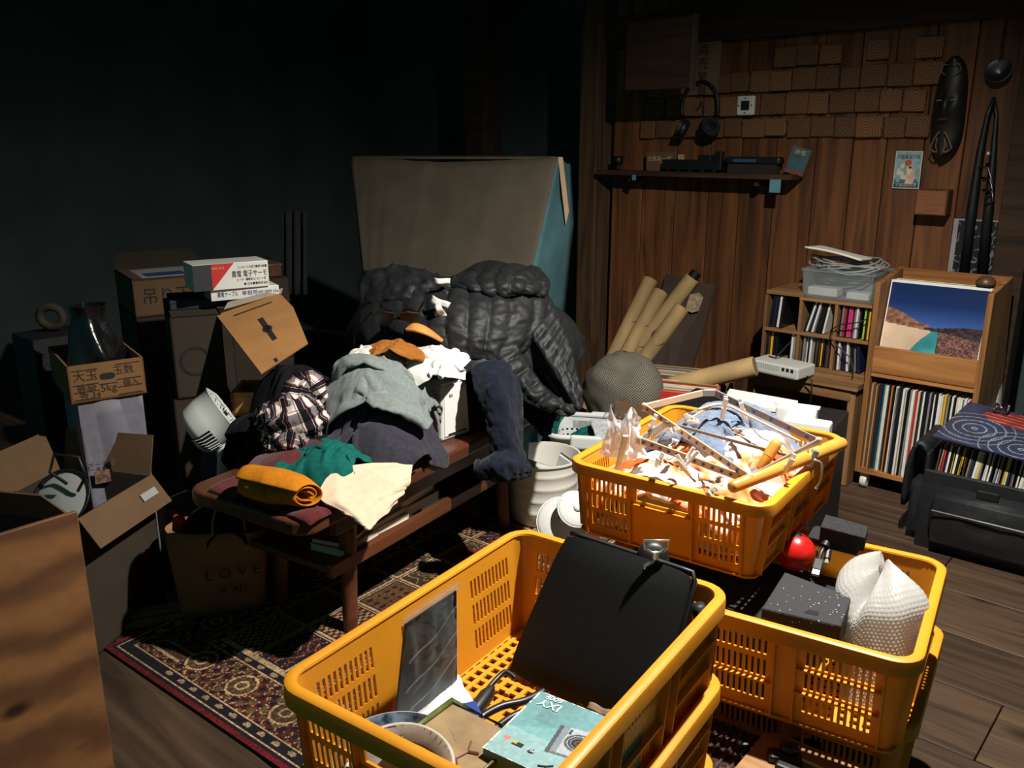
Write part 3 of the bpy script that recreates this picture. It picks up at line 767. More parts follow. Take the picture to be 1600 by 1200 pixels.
# dark things under the table
o_ = T('adapter_pile', 'tangle of black adapters and cord under the low shelf', 'adapters', (-1.10, 2.98, .0))
for k in range(3): part(o_, 'adapter', MB().box((random.uniform(-.05, .05), random.uniform(-.03, .08), .022 + k * .041), (.07, .05, .04), rot(0, 0, k)), M_black, bevel=.005)
part(o_, 'cord', MB().tube([(math.cos(t) * .06, .03 + .05 * math.sin(t), .15 + .01 * t) for t in np.linspace(0, 9, 40)], .004, 6), M_black, smooth=True)
# ---------------- records crate left of the shelf and flat things behind the laundry crate
bxs = T('record_box', 'low brown box holding a row of leaning records left of the disc shelf', 'box', (-1.60, 2.78, 0), math.radians(20))
part(bxs, 'box', open_box(.36, .5, .30, .008), mat('brown_card', (110, 84, 58), .8, .1, 10))
for i in range(26):
    k = random.choice(['tan', 'cream', 'brown', 'grey', 'teal', 'red', 'cream', 'tan', 'dark blue'])
    o = bpy.data.objects.new('record_sleeve', MB().box((0, 0, .157), (.305, .0055, .314)).mesh('record_sleeve', sp(names[k]))); COL.objects.link(o)
    yy = -.21 + i * .0150; l = Vector((random.uniform(-.006, .006), yy, .022)); l.rotate(Euler((0, 0, math.radians(20))))
    o.location = Vector((-1.60, 2.78, 0)) + l; o.rotation_euler = (-.16, 0, math.radians(20))
    tag(o, '%s record sleeve, %s from the front in the low brown box' % (k, ordn(i + 1)), 'record', 'records in the low brown box')
# low dark table that carries the laundry crate, with white flat boxes at its far side
M_case = mat('black_case_vinyl', (22, 22, 24), .55, .1, 60, bump=.2)
lt = T('equipment_case', 'black equipment case under the laundry crate', 'case', (-.845, 1.66, 0.001), math.radians(9))
part(lt, 'body', MB().box((0, 0, .246), (.34, .30, .492)), M_case, bevel=.008)
for x in (-.165, .165):
    for yv in (-.145, .145): part(lt, 'corner_guard', MB().box((x, yv, .246), (.016, .016, .494)), mat('dull_metal', (110, 110, 110), .4, .1, 10, metal=1), bevel=.002)
part(lt, 'latch', MB().box((.0, -.154, .3), (.05, .01, .05)), MATS['dull_metal'], bevel=.002)
sp_ = T('speaker_box', 'dark low box behind the laundry crate carrying white boxes', 'box', (-1.115, 2.38, 0.001), math.radians(9))
part(sp_, 'body', MB().box((0, 0, .198), (.50, .40, .396)), M_case, bevel=.006)
part(sp_, 'grille', MB().box((0, -.202, .198), (.44, .006, .34)), mat('speaker_cloth', (26, 26, 27), .9, .2, 200), bevel=.002)
def flat_at(pxs, z, th, name, label, m, cat='box', **kw):
    q = [G(x, y, z) for x, y in pxs]
    return single(name, label, cat, MB().slab(q, th), m, **kw)
flat_at([(1130, 640), (1246, 655), (1250, 632), (1140, 612)], .43, .03, 'record_sleeve', 'white record sleeve with a red striped edge lying behind the laundry', sp(names['white']), 'record', bevel=.001)
flat_at([(1134, 636), (1246, 651), (1248, 630), (1140, 610)], .446, .010, 'record_sleeve', 'pale sleeve lying on the red striped one behind the laundry', sp((196, 190, 180)), 'record', bevel=.001)
flat_at([(1128, 628), (1244, 642), (1247, 626), (1140, 607)], .462, .012, 'record_sleeve', 'topmost flat white sleeve behind the laundry crate', sp((230, 226, 220)), 'record', bevel=.001)
wbx = T('white_case', 'white plastic case with an orange label at the back of the laundry crate', 'case', tuple(P(1260, 676, 2.36)), math.radians(12))
part(wbx, 'body', MB().box((0, 0, .0), (.125, .05, .075)), M_white, bevel=.006)
part(wbx, 'label_print', MB().box((-.035, -.0256, .010), (.028, .001, .028)), mat('orange_label', (236, 150, 90), .6, .2, 60))
wb2 = T('white_case', 'second white plastic case just behind the one with the orange label', 'case', tuple(P(1244, 660, 2.42)), math.radians(12))
part(wb2, 'body', MB().box((0, .0, .01), (.11, .05, .075)), M_white, bevel=.006)
part(wb2, 'ridge', MB().box((0, .0, .050), (.12, .02, .008)), M_white, bevel=.002)
# ---------------- black trolley bag full of singles
TB = T('trolley_bag', 'black fabric trolley bag standing open with records inside', 'bag', (-.50, 2.80, 0), math.radians(2))
M_fab = mat('black_nylon', (24, 25, 28), .55, .15, 40, bump=.5, bscale=35, spec=.45)
def puffy(w, d, h, e=.018, n=10):
    mb = MB()
    for ax in range(6):
        pts = np.zeros((n, n, 3))
        for i in range(n):
            for j in range(n):
                u, v = -1 + 2 * i / (n - 1), -1 + 2 * j / (n - 1)
                p = {0: (u, -1, v), 1: (-u, 1, v), 2: (1, u, v), 3: (-1, -u, v), 4: (u, v, 1), 5: (u, -v, -1)}[ax]
                b = (1 - u * u) * (1 - v * v)
                k = {0: (0, -1, 0), 1: (0, 1, 0), 2: (1, 0, 0), 3: (-1, 0, 0), 4: (0, 0, 1), 5: (0, 0, 0)}[ax]
                ns = (vnoise(u * 3 + ax, v * 3, 3) - .5) * e * .9 * b
                pts[i, j] = [p[0] * w / 2 + k[0] * (e * b + ns), p[1] * d / 2 + k[1] * (e * b + ns), h / 2 + p[2] * h / 2 + k[2] * (e * b + ns)]
        mb.grid(pts)
    return mb
part(TB, 'body', puffy(.36, .27, .21), M_fab, smooth=True)
part(TB, 'front_pocket', puffy(.28, .05, .14, .014).xf(Matrix.Translation((.01, -.155, .045))), M_fab, smooth=True)
part(TB, 'side_pocket', puffy(.035, .20, .16, .010).xf(Matrix.Translation((-.20, 0, .03))), M_fab, smooth=True)
for x in (-.175, .175): part(TB, 'upper_side', MB().box((x, .0, .25), (.012, .26, .10)), M_fab, bevel=.005)
part(TB, 'upper_back', MB().box((0, .128, .25), (.36, .012, .10)), M_fab, bevel=.005)
part(TB, 'upper_front', MB().box((0, -.128, .225), (.36, .012, .05)), M_fab, bevel=.005)
part(TB, 'zip', MB().tube([(-.13, -.198, .15), (0, -.202, .152), (.13, -.198, .15)], .003, 6), MATS['dull_metal'])
part(TB, 'buckle', MB().box((0, -.138, .21), (.06, .01, .025)), M_black, bevel=.003)
for x in (-.16, .16): part(TB, 'wheel', MB().lathe([(.005, -.012), (.028, -.012), (.03, 0), (.028, .012), (.005, .012)], 16, (x, .13, .03), M=rot(0, math.pi / 2, 0).to_4x4(), cap0=True, cap1=True), M_black)
part(TB, 'flap', MB().grid(np.array([[(-.18 - .055 * math.sin(t), -.11 + .22 * v, .285 + .05 * math.sin(2.2 * t) - .10 * (1 - math.cos(t))) for v in np.linspace(0, 1, 5)] for t in np.linspace(0, 1.9, 10)])), M_fab, smooth=True, solid=.012)
x = -.165
i = 0
while x < .165:
    k = random.choice(['white', 'cream', 'grey', 'black', 'white', 'tan', 'dark blue', 'yellow', 'brown', 'cream'])
    if i == 3: k = 'red'
    th = random.uniform(.004, .008)
    o = bpy.data.objects.new('single_record', MB().box((0, 0, .09), (th * .85, .178, .178)).mesh('single_record', sp(names[k]))); COL.objects.link(o)
    l = Vector((x + th / 2, .0, .206)); l.rotate(TB.rotation_euler); o.location = TB.location + l - Vector((0, 0, .06)); o.rotation_euler = (0, random.uniform(.05, .12), TB.rotation_euler[2])
    tag(o, '%s edged small record, %s from the left in the trolley bag' % (k, ordn(i + 1)), 'record', 'small records in the trolley bag'); x += th; i += 1
def ring_art(u, v):
    c = np.zeros(u.shape + (3,)) + C(50, 56, 78); n = vnoise(u * 8, v * 8, 4)
    for cx, cy in ((.25, .4), (.72, .2)):
        r = np.hypot((u - cx) * 1.0, v - cy); k = (np.sin(r * 75) > .86) & (r < .36); c[k] = C(128, 136, 150)
    rd = ((u - .62) / .42) ** 2 + ((v - .80) / .17) ** 2 < 1; c[rd] = C(142, 48, 48)
    s = rd & (np.sin(v * 90 + u * 6) > .7); c[s] = C(180, 110, 90)
    return c * (.85 + .3 * n)[..., None]
q = [V3(-.67, 2.68, .350), V3(-.36, 2.665, .335), V3(-.34, 2.97, .372), V3(-.65, 2.985, .392)]
rs = T('album_sleeve', 'dark blue album sleeve with ring pattern and red oval lying on the trolley bag', 'record', tuple(q[0]))
part(rs, 'sleeve', MB().slab(q, .004), sp((40, 44, 62)), world=True)
part(rs, 'cover_print', paint_quad([p + V3(0, 0, .0006) for p in q], 90, 90, ring_art), attr_mat('matt_print', .45, .4), world=True)
single('keys', 'small bunch of keys lying at the back of the ring patterned sleeve', 'keys', MB().tube([(-.55 + .02 * math.cos(t), 2.95 + .02 * math.sin(t), .398 + .01 * math.sin(3 * t)) for t in np.linspace(0, 11, 30)], .004, 6), MATS['dull_metal'])
# grey pole right of the case
pb_ = P(1555, 700, 2.95); pt_ = P(1565, 452, 3.15)
d_ = (pt_ - pb_) / (pt_[2] - pb_[2]); p0 = pb_ - d_ * pb_[2]
pl = T('metal_pole', 'grey weathered metal pole leaning beside the record case', 'pole', tuple(p0))
part(pl, 'tube', MB().tube([p0, pt_], .0145, 14), mat('galvanised_metal', (126, 128, 128), .55, .3, 40, metal=.3), world=True, smooth=False, auto=40)
part(pl, 'end_cap', MB().tube([pt_ - d_ * .01, pt_ + d_ * .004], .0155, 14), M_grey, world=True)
# ---------------- cardboard tubes, board, lying tube
M_tube = mat('tube_card', (176, 146, 100), .75, .22, 9, stretch=(1, 1, .3), bump=.15, bscale=30)
tops = [(1017, 436), (1033, 455), (1082, 434), (1066, 480)]; bots = [(957, 560), (972, 566), (962, 590), (985, 592)]
labs = ['thin cardboard tube leaning furthest left on the board wall', 'cardboard tube second from left leaning on the wall, partly hidden', 'tallest cardboard tube with a dark plug leaning on the wall', 'cardboard tube leaning lowest, rightmost of the leaning four']
offs = [.05, .09, .07, .13]
for (a, b, l, of) in zip(tops, bots, labs, offs):
    pa = Wl(*a, of); pb2 = Wl(*b, of + .17); d = (pa - pb2); p0 = pb2 - d * (pb2[2] - .02) / d[2]
    t = T('cardboard_tube', l, 'tube', tuple(p0), group='cardboard tubes leaning on the boards')
    n = d / np.linalg.norm(d)
    part(t, 'tube', MB().tube([p0, pa - n * .03, pa, pa + n * .001], [.034, .034, .034, .031], 20), M_tube, world=True, auto=40)
    part(t, 'end_plug', MB().tube([pa - n * .004, pa + n * (.03 if l.startswith('tallest') else .004)], .024, 16), M_black if l.startswith('tallest') else mat('tube_end', (130, 104, 70), .8), world=True, auto=40)
    part(t, 'string', MB().tube([pb2 + n * .2 + .036 * np.array([math.cos(k), math.sin(k), .3 * math.sin(k)]) for k in np.linspace(0, 6.28, 16, endpoint=False)], .0018, 5, closed=True), M_black, world=True)
a = P(1030, 608, 3.34); b = P(1180, 572, 3.16); n = (b - a) / np.linalg.norm(b - a)
t = T('cardboard_tube', 'thick cardboard tube lying slanted in front of the leaning tubes', 'tube', tuple(a - n * .03))
part(t, 'tube', MB().tube([a - n * .03, b - n * .002, b], [.037, .037, .035], 22), M_tube, world=True, auto=40)
part(t, 'end_plug', MB().tube([b - n * .01, b + n * .002], .032, 18), MATS['tube_end'], world=True)
q = [Wl(1000, 600, .32), Wl(1078, 585, .28), Wl(1118, 446, .03), Wl(1040, 428, .03)]
ex = lambda lo_, hi: lo_ + (lo_ - hi) * ((lo_[2] - .01) / (hi[2] - lo_[2]))
q[0], q[1] = ex(q[0], q[3]), ex(q[1], q[2])
bd = T('dark_board', 'dark brown board with a torn pale label leaning on the wall', 'board', tuple(q[0]))
part(bd, 'panel', MB().slab(q, .014), mat('dark_board_paint', (62, 48, 38), .7, .25, 7), world=True)
c = Wl(1092, 468, .062)
pts = []
lq = [c + V3(-.045, -.0, -.07), c + V3(.045, .0, -.065), c + V3(.05, .012, .06), c + V3(-.035, .012, .055)]
nb = np.cross(q[1] - q[0], q[3] - q[0]); nb /= np.linalg.norm(nb); nb = nb if np.dot(nb, FW) < 0 else -nb
part(bd, 'torn_label', MB().add([tuple(bilin(q, u, v) + nb * .016) for u, v in ((.60, .80), (.74, .79), (.86, .81), (.88, .90), (.78, .925), (.69, .91), (.61, .90))], [tuple(range(7))]), mat('old_label_paper', (150, 130, 100), .85, .4, 60), 'torn pale paper label', world=True)
# ================================================================== things hung on the boarded wall
sh0, sh1 = Wl(957, 268), Wl(1252, 274)
ws = T('wall_shelf', 'narrow dark wooden shelf fixed to the boarded wall', 'shelf', (-1.9, YW - .06, 1.06))
part(ws, 'board', MB().box((-1.905, YW - .062, 1.068), (.92, .12, .02)), M_beam, world=True, bevel=.002)
for x in (-2.2, -1.6): part(ws, 'bracket', MB().box((x, YW - .05, 1.045), (.02, .09, .03)), M_beam, world=True)
part(ws, 'blue_tag', MB().box((-1.505, YW - .124, 1.035), (.045, .002, .05)), mat('blue_paper', (90, 140, 150), .8), world=True)
part(ws, 'blue_tag', MB().box((-2.16, YW - .124, 1.05), (.02, .002, .022)), MATS['blue_paper'], world=True)
zs = 1.0785
o = T('small_card', 'small brown lettered box leaning on the wall shelf', 'box', (-2.08, YW - .04, zs))
part(o, 'box', MB().box((0, 0, .04), (.13, .03, .08)), mat('brown_card2', (112, 78, 52), .8, .1, 20), bevel=.002)
text('古道具一式', .024, mat('cream_ink', (200, 180, 140), .8), o, frame(o.location + Vector((0, -.0155, .05)), (1, 0, 0), (0, 0, 1)), root=o)
part(o, 'crest', MB().lathe([(.001, 0), (.012, 0)], 14, M=(Matrix.Translation((.02, -.0156, .026)) @ rot(math.pi / 2, 0, 0).to_4x4())), MATS['cream_ink'])
o = T('goblet', 'small dark cup at the left end of the wall shelf', 'cup', (-2.29, YW - .06, zs))
part(o, 'bowl', MB().lathe([(.001, .02), (.02, .025), (.024, .06), (.021, .06), (.017, .028)], 16), M_black, smooth=True); part(o, 'foot', MB().lathe([(.02, 0), (.006, .006), (.005, .022)], 16, cap0=True), M_black)
o = T('toy_train', 'dark long model vehicle on the wall shelf', 'model', (-1.9, YW - .07, zs))
part(o, 'body', MB().box((0, 0, .03), (.28, .05, .04)), M_black, bevel=.004)
part(o, 'chimney', MB().box((.12, 0, .06), (.03, .03, .05)), M_black, bevel=.004); part(o, 'cabin', MB().box((.06, 0, .055), (.06, .045, .03)), M_black, bevel=.003)
for k in range(5):
    for s in (-.024, .024): part(o, 'wheel', MB().lathe([(.001, -.003), (.011, -.003), (.011, .003), (.001, .003)], 12, (-.11 + k * .055, s, .011), M=rot(math.pi / 2, 0, 0).to_4x4()), M_black)
o = T('card_tag', 'small pale tag standing at the shelf between the brown box and model', 'card', (-1.985, YW - .03, zs))
part(o, 'card', MB().box((0, 0, .045), (.03, .003, .05)), mat('tag_paper', (170, 150, 120), .8)); part(o, 'stand', MB().box((0, 0, .011), (.02, .016, .022)), M_black)
o = T('shoe_brush', 'dark brush like object lying on the wall shelf near the book', 'brush', (-1.63, YW - .065, zs))
part(o, 'back', MB().box((0, 0, .05), (.24, .05, .03)), M_black, bevel=.01); part(o, 'bristles', MB().box((0, 0, .018), (.21, .04, .036)), MATS['bristle_black'])
part(o, 'blue_band', MB().box((-.03, -.0262, .05), (.1, .001, .012)), mat('band_blue', (40, 80, 120), .5))
o = T('picture_book', 'thin blue green booklet leaning at the right end of the wall shelf', 'book', (-1.47, YW - .05, zs)); o.rotation_euler = (-.12, .25, 0)
part(o, 'cover', MB().box((0, 0, .052), (.075, .004, .104)), mat('booklet_cover', (62, 92, 96), .5, .3, 20)); part(o, 'pages', MB().box((.001, .004, .052), (.072, .004, .1)), M_paper)
text('妖怪', .022, MATS['cream_ink'], o, mloc(o) @ frame((0, -.0024, .084), (1, 0, 0), (0, 0, 1)), root=o)
part(o, 'red_band', MB().box((0, -.0024, .008), (.073, .001, .010)), mat('band_red', (150, 60, 40), .5))
# headphones on a peg
c = Wl(1095, 168, .03)
hp = T('headphones', 'black over ear headphones hanging on the tiled wall', 'headphones', tuple(c))
part(hp, 'headband', MB().tube([(.085 * math.cos(t), -.01, .10 * math.sin(t)) for t in np.linspace(-.35, math.pi + .35, 26)], .008, 8), M_black, smooth=True)
for s in (-1, 1):
    cpt = part(hp, 'ear_cup', MB().lathe([(.001, -.02), (.03, -.02), (.04, -.008), (.04, .01), (.028, .02), (.001, .02)], 20, (s * .06, -.035, -.085), M=rot(.5, s * 1.1, 0).to_4x4()), M_black, smooth=True)
    part(hp, 'ear_pad', MB().lathe([(.022, .016), (.042, .012), (.042, .024), (.022, .024)], 20, (s * .06, -.035, -.085), M=rot(.5, s * 1.1, 0).to_4x4()), M_fab, parent=cpt)
part(hp, 'peg', MB().tube([(0, .03, .094), (0, -.03, .094)], .005, 8), M_beam)
# square white switch plate / clock
c = Wl(1166, 165, .03)
o = T('wall_clock', 'small white square framed gauge on the wooden tiles', 'clock', tuple(c))
part(o, 'frame', MB().box((0, 0, 0), (.075, .02, .075)), mat('gauge_white', (206, 206, 196), .5), bevel=.006); part(o, 'face', MB().box((0, -.0108, 0), (.036, .001, .036)), M_black)
for x, z in ((0, .028), (0, -.028), (.028, 0), (-.028, 0)): part(o, 'mark', MB().box((x, -.0108, z), (.007, .001, .004)), M_black)
# paper strip with brush writing
a, b = Wl(1100, 62, .04), Wl(1103, 148, .04)
o = T('paper_strip', 'vertical paper strip with brush writing on the wall left of the tiles', 'notice', (a[0], YW - .035, b[2]))
hgt = a[2] - b[2]
part(o, 'paper', MB().box((0, 0, hgt / 2), (.155, .002, hgt)), mat('aged_paper', (104, 86, 62), .85, .2, 8))
for k, ch in enumerate('商売繁昌人'): text(ch, .05, mat('brush_ink', (24, 20, 18), .8), o, frame((a[0], YW - .0365, a[2] - .04 - k * .055), (1, 0, 0), (0, 0, 1)), root=o)
# dark hanging board at the very top
o = T('hanging_sign', 'dark hanging board high at the left end of the boarded wall', 'board', tuple(Wl(1030, 85, .3)))
part(o, 'board', MB().box((0, 0, 0), (.30, .02, .26)), M_beam, bevel=.003); part(o, 'edge_strip', MB().box((.155, 0, 0), (.012, .026, .27)), mat('strip_wood', (70, 56, 44), .7))
part(o, 'cord', MB().tube([(-.1, 0, .13), (0, 0, .35), (.1, 0, .13)], .003, 5), M_black)
# old printed card
def card_art(u, v):
    c = np.zeros(u.shape + (3,)) + C(150, 176, 178); n = vnoise(u * 7, v * 10, 8)
    c[(v < .09)] = C(28, 58, 92); c[(v < .25) & (v > .09) & (n > .45)] = C(70, 110, 124)
    body = (np.abs(u - .55 - .1 * np.sin(v * 5)) < .14 + .08 * (.5 - np.abs(v - .35))) & (v > .1) & (v < .52); c[body] = C(226, 190, 166)
    hd = np.hypot((u - .56) * 1.0, (v - .53) * 1.5) < .13; c[hd] = C(232, 198, 172)
    sun = np.hypot(u - .50, (v - .70) * 1.55) < .14; c[sun] = C(206, 92, 52)
    arm = (np.abs((v - .44) - (u - .6) * .35) < .025) & (u > .55) & (u < .85); c[arm] = C(230, 196, 170)
    hr = np.hypot((u - .60), (v - .57) * 1.5) < .06; c[hr] = C(60, 44, 44)
    bg = (np.hypot((u - .4), (v - .45) * 1.5) < .34) & ~body & ~hd & ~sun & ~hr & (n > .5); c[bg] = C(206, 200, 186)
    return c * (.9 + .2 * n)[..., None]
q = [Wl(1394, 294, .006), Wl(1431, 296, .006), Wl(1438, 236, .006), Wl(1401, 235, .006)]
x0, x1, z0, z1 = q[0][0], q[1][0], q[0][2], q[2][2]
o = T('printed_card', 'old pale blue printed card with a figure and red sun pinned to the wall', 'poster', ((x0 + x1) / 2, YW - .004, z0))
x1 = x0 + .094; 
part(o, 'card', MB().box(((x0 + x1) / 2, YW - .006, (z0 + z1) / 2), (x1 - x0, .003, z1 - z0)), mat('card_white', (190, 190, 180), .7), world=True)
qq = [V3(x0 + .004, YW - .008, z0 + .004), V3(x1 - .004, YW - .008, z0 + .004), V3(x1 - .004, YW - .008, z1 - .004), V3(x0 + .004, YW - .008, z1 - .004)]
part(o, 'print', paint_quad(qq, 44, 66, card_art), MATS['matt_print'], world=True)
M_navy = mat('navy_ink', (28, 40, 62), .7)
text('内服薬保六袋', .018, M_navy, o, frame(((x0 + x1) / 2, YW - .0085, z1 - .022), (1, 0, 0), (0, 0, 1)), root=o, w=.080)
text('本舗謹製所薬', .013, MATS['cream_ink'], o, frame(((x0 + x1) / 2, YW - .0085, z0 + .012), (1, 0, 0), (0, 0, 1)), root=o, w=.074)
# small wooden box
c = Wl(1459, 316, .04)
o = T('wooden_box', 'small square wooden box fixed to the wall below the printed card', 'box', tuple(c))
part(o, 'box', MB().box((0, 0, 0), (.105, .07, .09)), M_board, bevel=.003); part(o, 'front_panel', MB().box((0, -.0365, 0), (.097, .004, .082)), mat('reddish_wood', (132, 80, 46), .55, .2, 20, stretch=(1, 1, 6)), bevel=.001)
# carved mask
c = Wl(1484, 168, .04)
mk = T('carved_mask', 'long dark carved wooden mask hanging on the wall', 'mask', tuple(c))
M_mask = mat('mask_black_wood', (26, 20, 17), .5, .3, 30)
n1, n2 = 19, 27; pts = np.zeros((n1, n2, 3))
for i in range(n1):
    for j in range(n2):
        u = -1 + 2 * i / (n1 - 1); v = -1 + 2 * j / (n2 - 1)
        wv = .050 * math.sqrt(max(.02, 1 - abs(v) ** 3.2)) * (1 - .08 * v)
        face = math.exp(-((v - .05) / .33) ** 2)
        dz = .05 * math.sqrt(max(0, 1 - u * u)) * (.6 + .5 * face) + .018 * math.exp(-(u / .16) ** 2) * math.exp(-((v + .0) / .16) ** 2)
        dz -= .012 * math.exp(-((abs(u) - .42) / .16) ** 2) * math.exp(-((v - .12) / .05) ** 2)
        pts[i, j] = (u * wv, -dz, v * .165)
part(mk, 'face', MB().grid(pts), M_mask, smooth=True, solid=.006)
M_carve = mat('carved_pale_line', (120, 96, 72), .7)
for s in (-1, 1):
    part(mk, 'carving', MB().tube([(s * 0.0082, -0.0560, -0.0800), (s * 0.0204, -0.0540, -0.1000), (s * 0.0354, -0.0440, -0.1360), (s * 0.0204, -0.0460, -0.1480), (s * 0.0095, -0.0500, -0.1480)], .0025, 5), M_carve)
    part(mk, 'carving', MB().tube([(s * 0.0122, -0.0580, -0.1000), (s * 0.0150, -0.0540, -0.1280), (s * 0.0109, -0.0500, -0.1440)], .002, 5), M_carve)
    part(mk, 'carving', MB().tube([(s * 0.0136, -0.0540, 0.1040), (s * 0.0340, -0.0460, 0.1200), (s * 0.0238, -0.0460, 0.1400), (s * 0.0082, -0.0500, 0.1360)], .002, 5), M_carve)
    part(mk, 'eye_slit', MB().box((s * 0.0204, -0.0510, 0.0224), (.022, .004, .004)), M_carve)
part(mk, 'mouth', MB().box((0, -.064, -.04), (.03, .004, .006)), M_black)
# long strap / bow with a shiny knob and the print behind it
o = T('leather_strap', 'long black leather strap with a bright stud hanging at the wall end', 'strap', tuple(Wl(1545, 300, .05)))
p = lambda x, y, f=.05: Wl(x, y, f)
part(o, 'strap', MB().tube([p(1506, 425), p(1518, 330), p(1531, 240), p(1543, 180), p(1553, 152)], [.017, .017, .013, .008, .005], 8), M_black, world=True, smooth=True)
part(o, 'strap', MB().tube([p(1553, 152), p(1557, 180), p(1552, 240), p(1545, 320), p(1534, 430)], [.005, .007, .011, .016, .018], 8), M_black, world=True, smooth=True)
part(o, 'stud', MB().lathe([(.001, .008), (.006, .006), (.008, 0), (.006, -.006), (.001, -.008)], 12, tuple(p(1544, 240, .085))), M_chrome, world=True, smooth=True)
for k in range(3): part(o, 'charm', MB().tube([p(1530 + 6 * k, 262 + 20 * k, .07), p(1544 + 3 * k, 262 + 18 * k, .08), p(1552, 290 + 12 * k, .07), p(1540, 300 + 10 * k, .07)], .004, 6), MATS['dull_metal'], world=True, smooth=True)
def etch(u, v):
    n = vnoise(u * 9, v * 12, 21); c = np.zeros(u.shape + (3,)) + C(26, 28, 30); k = np.abs(n - .5) < .05; c[k] = C(110, 112, 112); return c
q = [Wl(1480, 440, .02), Wl(1545, 444, .02), Wl(1552, 347, .02), Wl(1486, 346, .02)]
o = T('etched_print', 'dark print with pale line drawing on the wall above the record case', 'picture', ((q[0][0] + q[1][0]) / 2, YW - .02, q[0][2]))
x0, x1, z0, z1 = q[0][0], q[1][0] + .01, q[0][2] - .05, q[2][2]
part(o, 'board', MB().box(((x0 + x1) / 2, YW - .012, (z0 + z1) / 2), (x1 - x0 + .012, .006, z1 - z0 + .01)), mat('print_mount', (150, 146, 150), .7), world=True)
part(o, 'print', paint_quad([V3(x0 + .01, YW - .0156, z0), V3(x1 - .01, YW - .0156, z0), V3(x1 - .01, YW - .0156, z1), V3(x0 + .01, YW - .0156, z1)], 50, 70, etch), MATS['matt_print'], world=True)
o = T('hanging_ladle', 'faint round ladle hanging high at the right end of the wall', 'ladle', tuple(Wl(1560, 110, .04)))
part(o, 'bowl', MB().lathe([(.001, -.03), (.03, -.024), (.042, 0), (.039, 0), (.028, -.02), (.001, -.026)], 18, M=rot(1.2, 0, 0).to_4x4()), MATS['dull_metal'], smooth=True)
part(o, 'handle', MB().tube([(0, .0, .03), (0, .01, .2)], .005, 8), M_beam)
# ================================================================== rug
RGO = V3(-1.985, .745, 0); RGA = math.radians(3.2)
RU = V3(math.cos(RGA), math.sin(RGA), 0); RV = V3(-math.sin(RGA), math.cos(RGA), 0)
RW, RL = 1.35, 1.66
def rug_fn(u, v):
    x = u * RW; y = v * RL
    d = np.minimum(np.minimum(x, RW - x), np.minimum(y, RL - y))
    n1 = vnoise(x * 190, y * 190, 1); n2 = vnoise(x * 60, y * 60, 2); n3 = vnoise(x * 12, y * 12, 5)
    red = C(78, 30, 28); navy = C(28, 26, 34); cream = C(168, 140, 104); olive = C(84, 70, 44); brown = C(74, 48, 36)
    c = np.zeros(x.shape + (3,)) + red
    # wide border of vines and rosettes
    along = np.where((x < .2) | (x > RW - .2), y, x)
    mot = (np.sin(x * 150) * np.sin(y * 150) + 1.1 * (n1 - .5) + .8 * (n2 - .5))
    c[(d < .2) & (mot > .45)] = olive; c[(d < .2) & (mot < -.5)] = navy; c[(d < .2) & (np.abs(mot - .1) < .10)] = cream * .9
    ph = (along % .16) - .08; pd = d - .115; rr = np.hypot(ph, pd)
    c[(rr < .040)] = brown; c[(np.abs(rr - .036) < .003)] = cream; c[(rr < .028) & (np.cos(8 * np.arctan2(pd, ph)) > .1)] = olive; c[np.abs(rr - .014) < .003] = cream
    for a, b, k in ((0, .014, C(96, 26, 26)), (.014, .022, navy), (.022, .026, cream), (.026, .05, navy), (.05, .054, cream), (.172, .176, cream), (.176, .196, navy), (.196, .202, cream)):
        c[(d >= a) & (d < b)] = k
    for lo, ce in ((.026, .038), (.176, .186)):
        g = (d > lo) & (d < lo + .022) & (np.hypot((along % .05) - .025, (d - ce) * 1.6) < .011); c[g] = cream * .85
    # inner field: a grid of garden panels in cream double frames
    f = d >= .202; px_, py_ = .118, .162
    fx = (x - .202) / px_; fy = (y - .202) / py_; ix = np.floor(fx).astype(int); iy = np.floor(fy).astype(int)
    lx = (fx - ix) * px_; ly = (fy - iy) * py_
    e = np.minimum(np.minimum(lx, px_ - lx), np.minimum(ly, py_ - ly))
    kind = (ix * 2 + iy * 3) % 5
    bg = np.stack([C(70, 32, 30), C(60, 46, 32), C(34, 28, 36), C(92, 66, 44), C(64, 52, 36)])[kind]
    cc = bg.copy()
    cx, cy = lx - px_ / 2, ly - py_ / 2
    k0 = (kind == 0) & (np.sin(lx * 330) * np.sin(ly * 250) > .15); cc[k0] = cream * .85
    k1 = (kind == 1) & (np.abs(np.sin(np.hypot(cx, cy * .8) * 130 + 1.4 * np.sin(6 * np.arctan2(cy, cx))) ) < .28); cc[k1] = cream * .75
    k2 = (kind == 2) & (np.abs(np.sin(lx * 120 + 2 * np.sin(ly * 60))) < .22); cc[k2] = C(150, 112, 84)
    k2b = (kind == 2) & (n1 > .72); cc[k2b] = C(110, 40, 36)
    k3 = (kind == 3) & (np.sin(lx * 260) + np.sin(ly * 200 + 3 * n2) > .9); cc[k3] = C(54, 24, 26)
    k4 = (kind == 4) & (np.hypot(cx * 1.1, cy * .75) < .03 + .014 * np.cos(5 * np.arctan2(cy, cx))); cc[k4] = C(112, 42, 36)
    k4b = (kind == 4) & (n1 > .66) & ~k4; cc[k4b] = cream * .8
    cc[(e < .012) & (e > .008)] = navy; cc[e <= .008] = cream; cc[e < .0022] = brown
    c[f] = cc[f]
    return c * (.72 + .5 * vnoise(x * 320, y * 320, 9))[..., None] * (.85 + .3 * n3)[..., None]
rq = [RGO, RGO + RU * RW, RGO + RU * RW + RV * RL, RGO + RV * RL]
rg = T('rug', 'dark red oriental rug of small framed panels lying under the bench', 'rug', tuple(RGO), RGA)
M_rug = attr_mat('rug_pile', .95, .15, bump=.7, grain=.3)
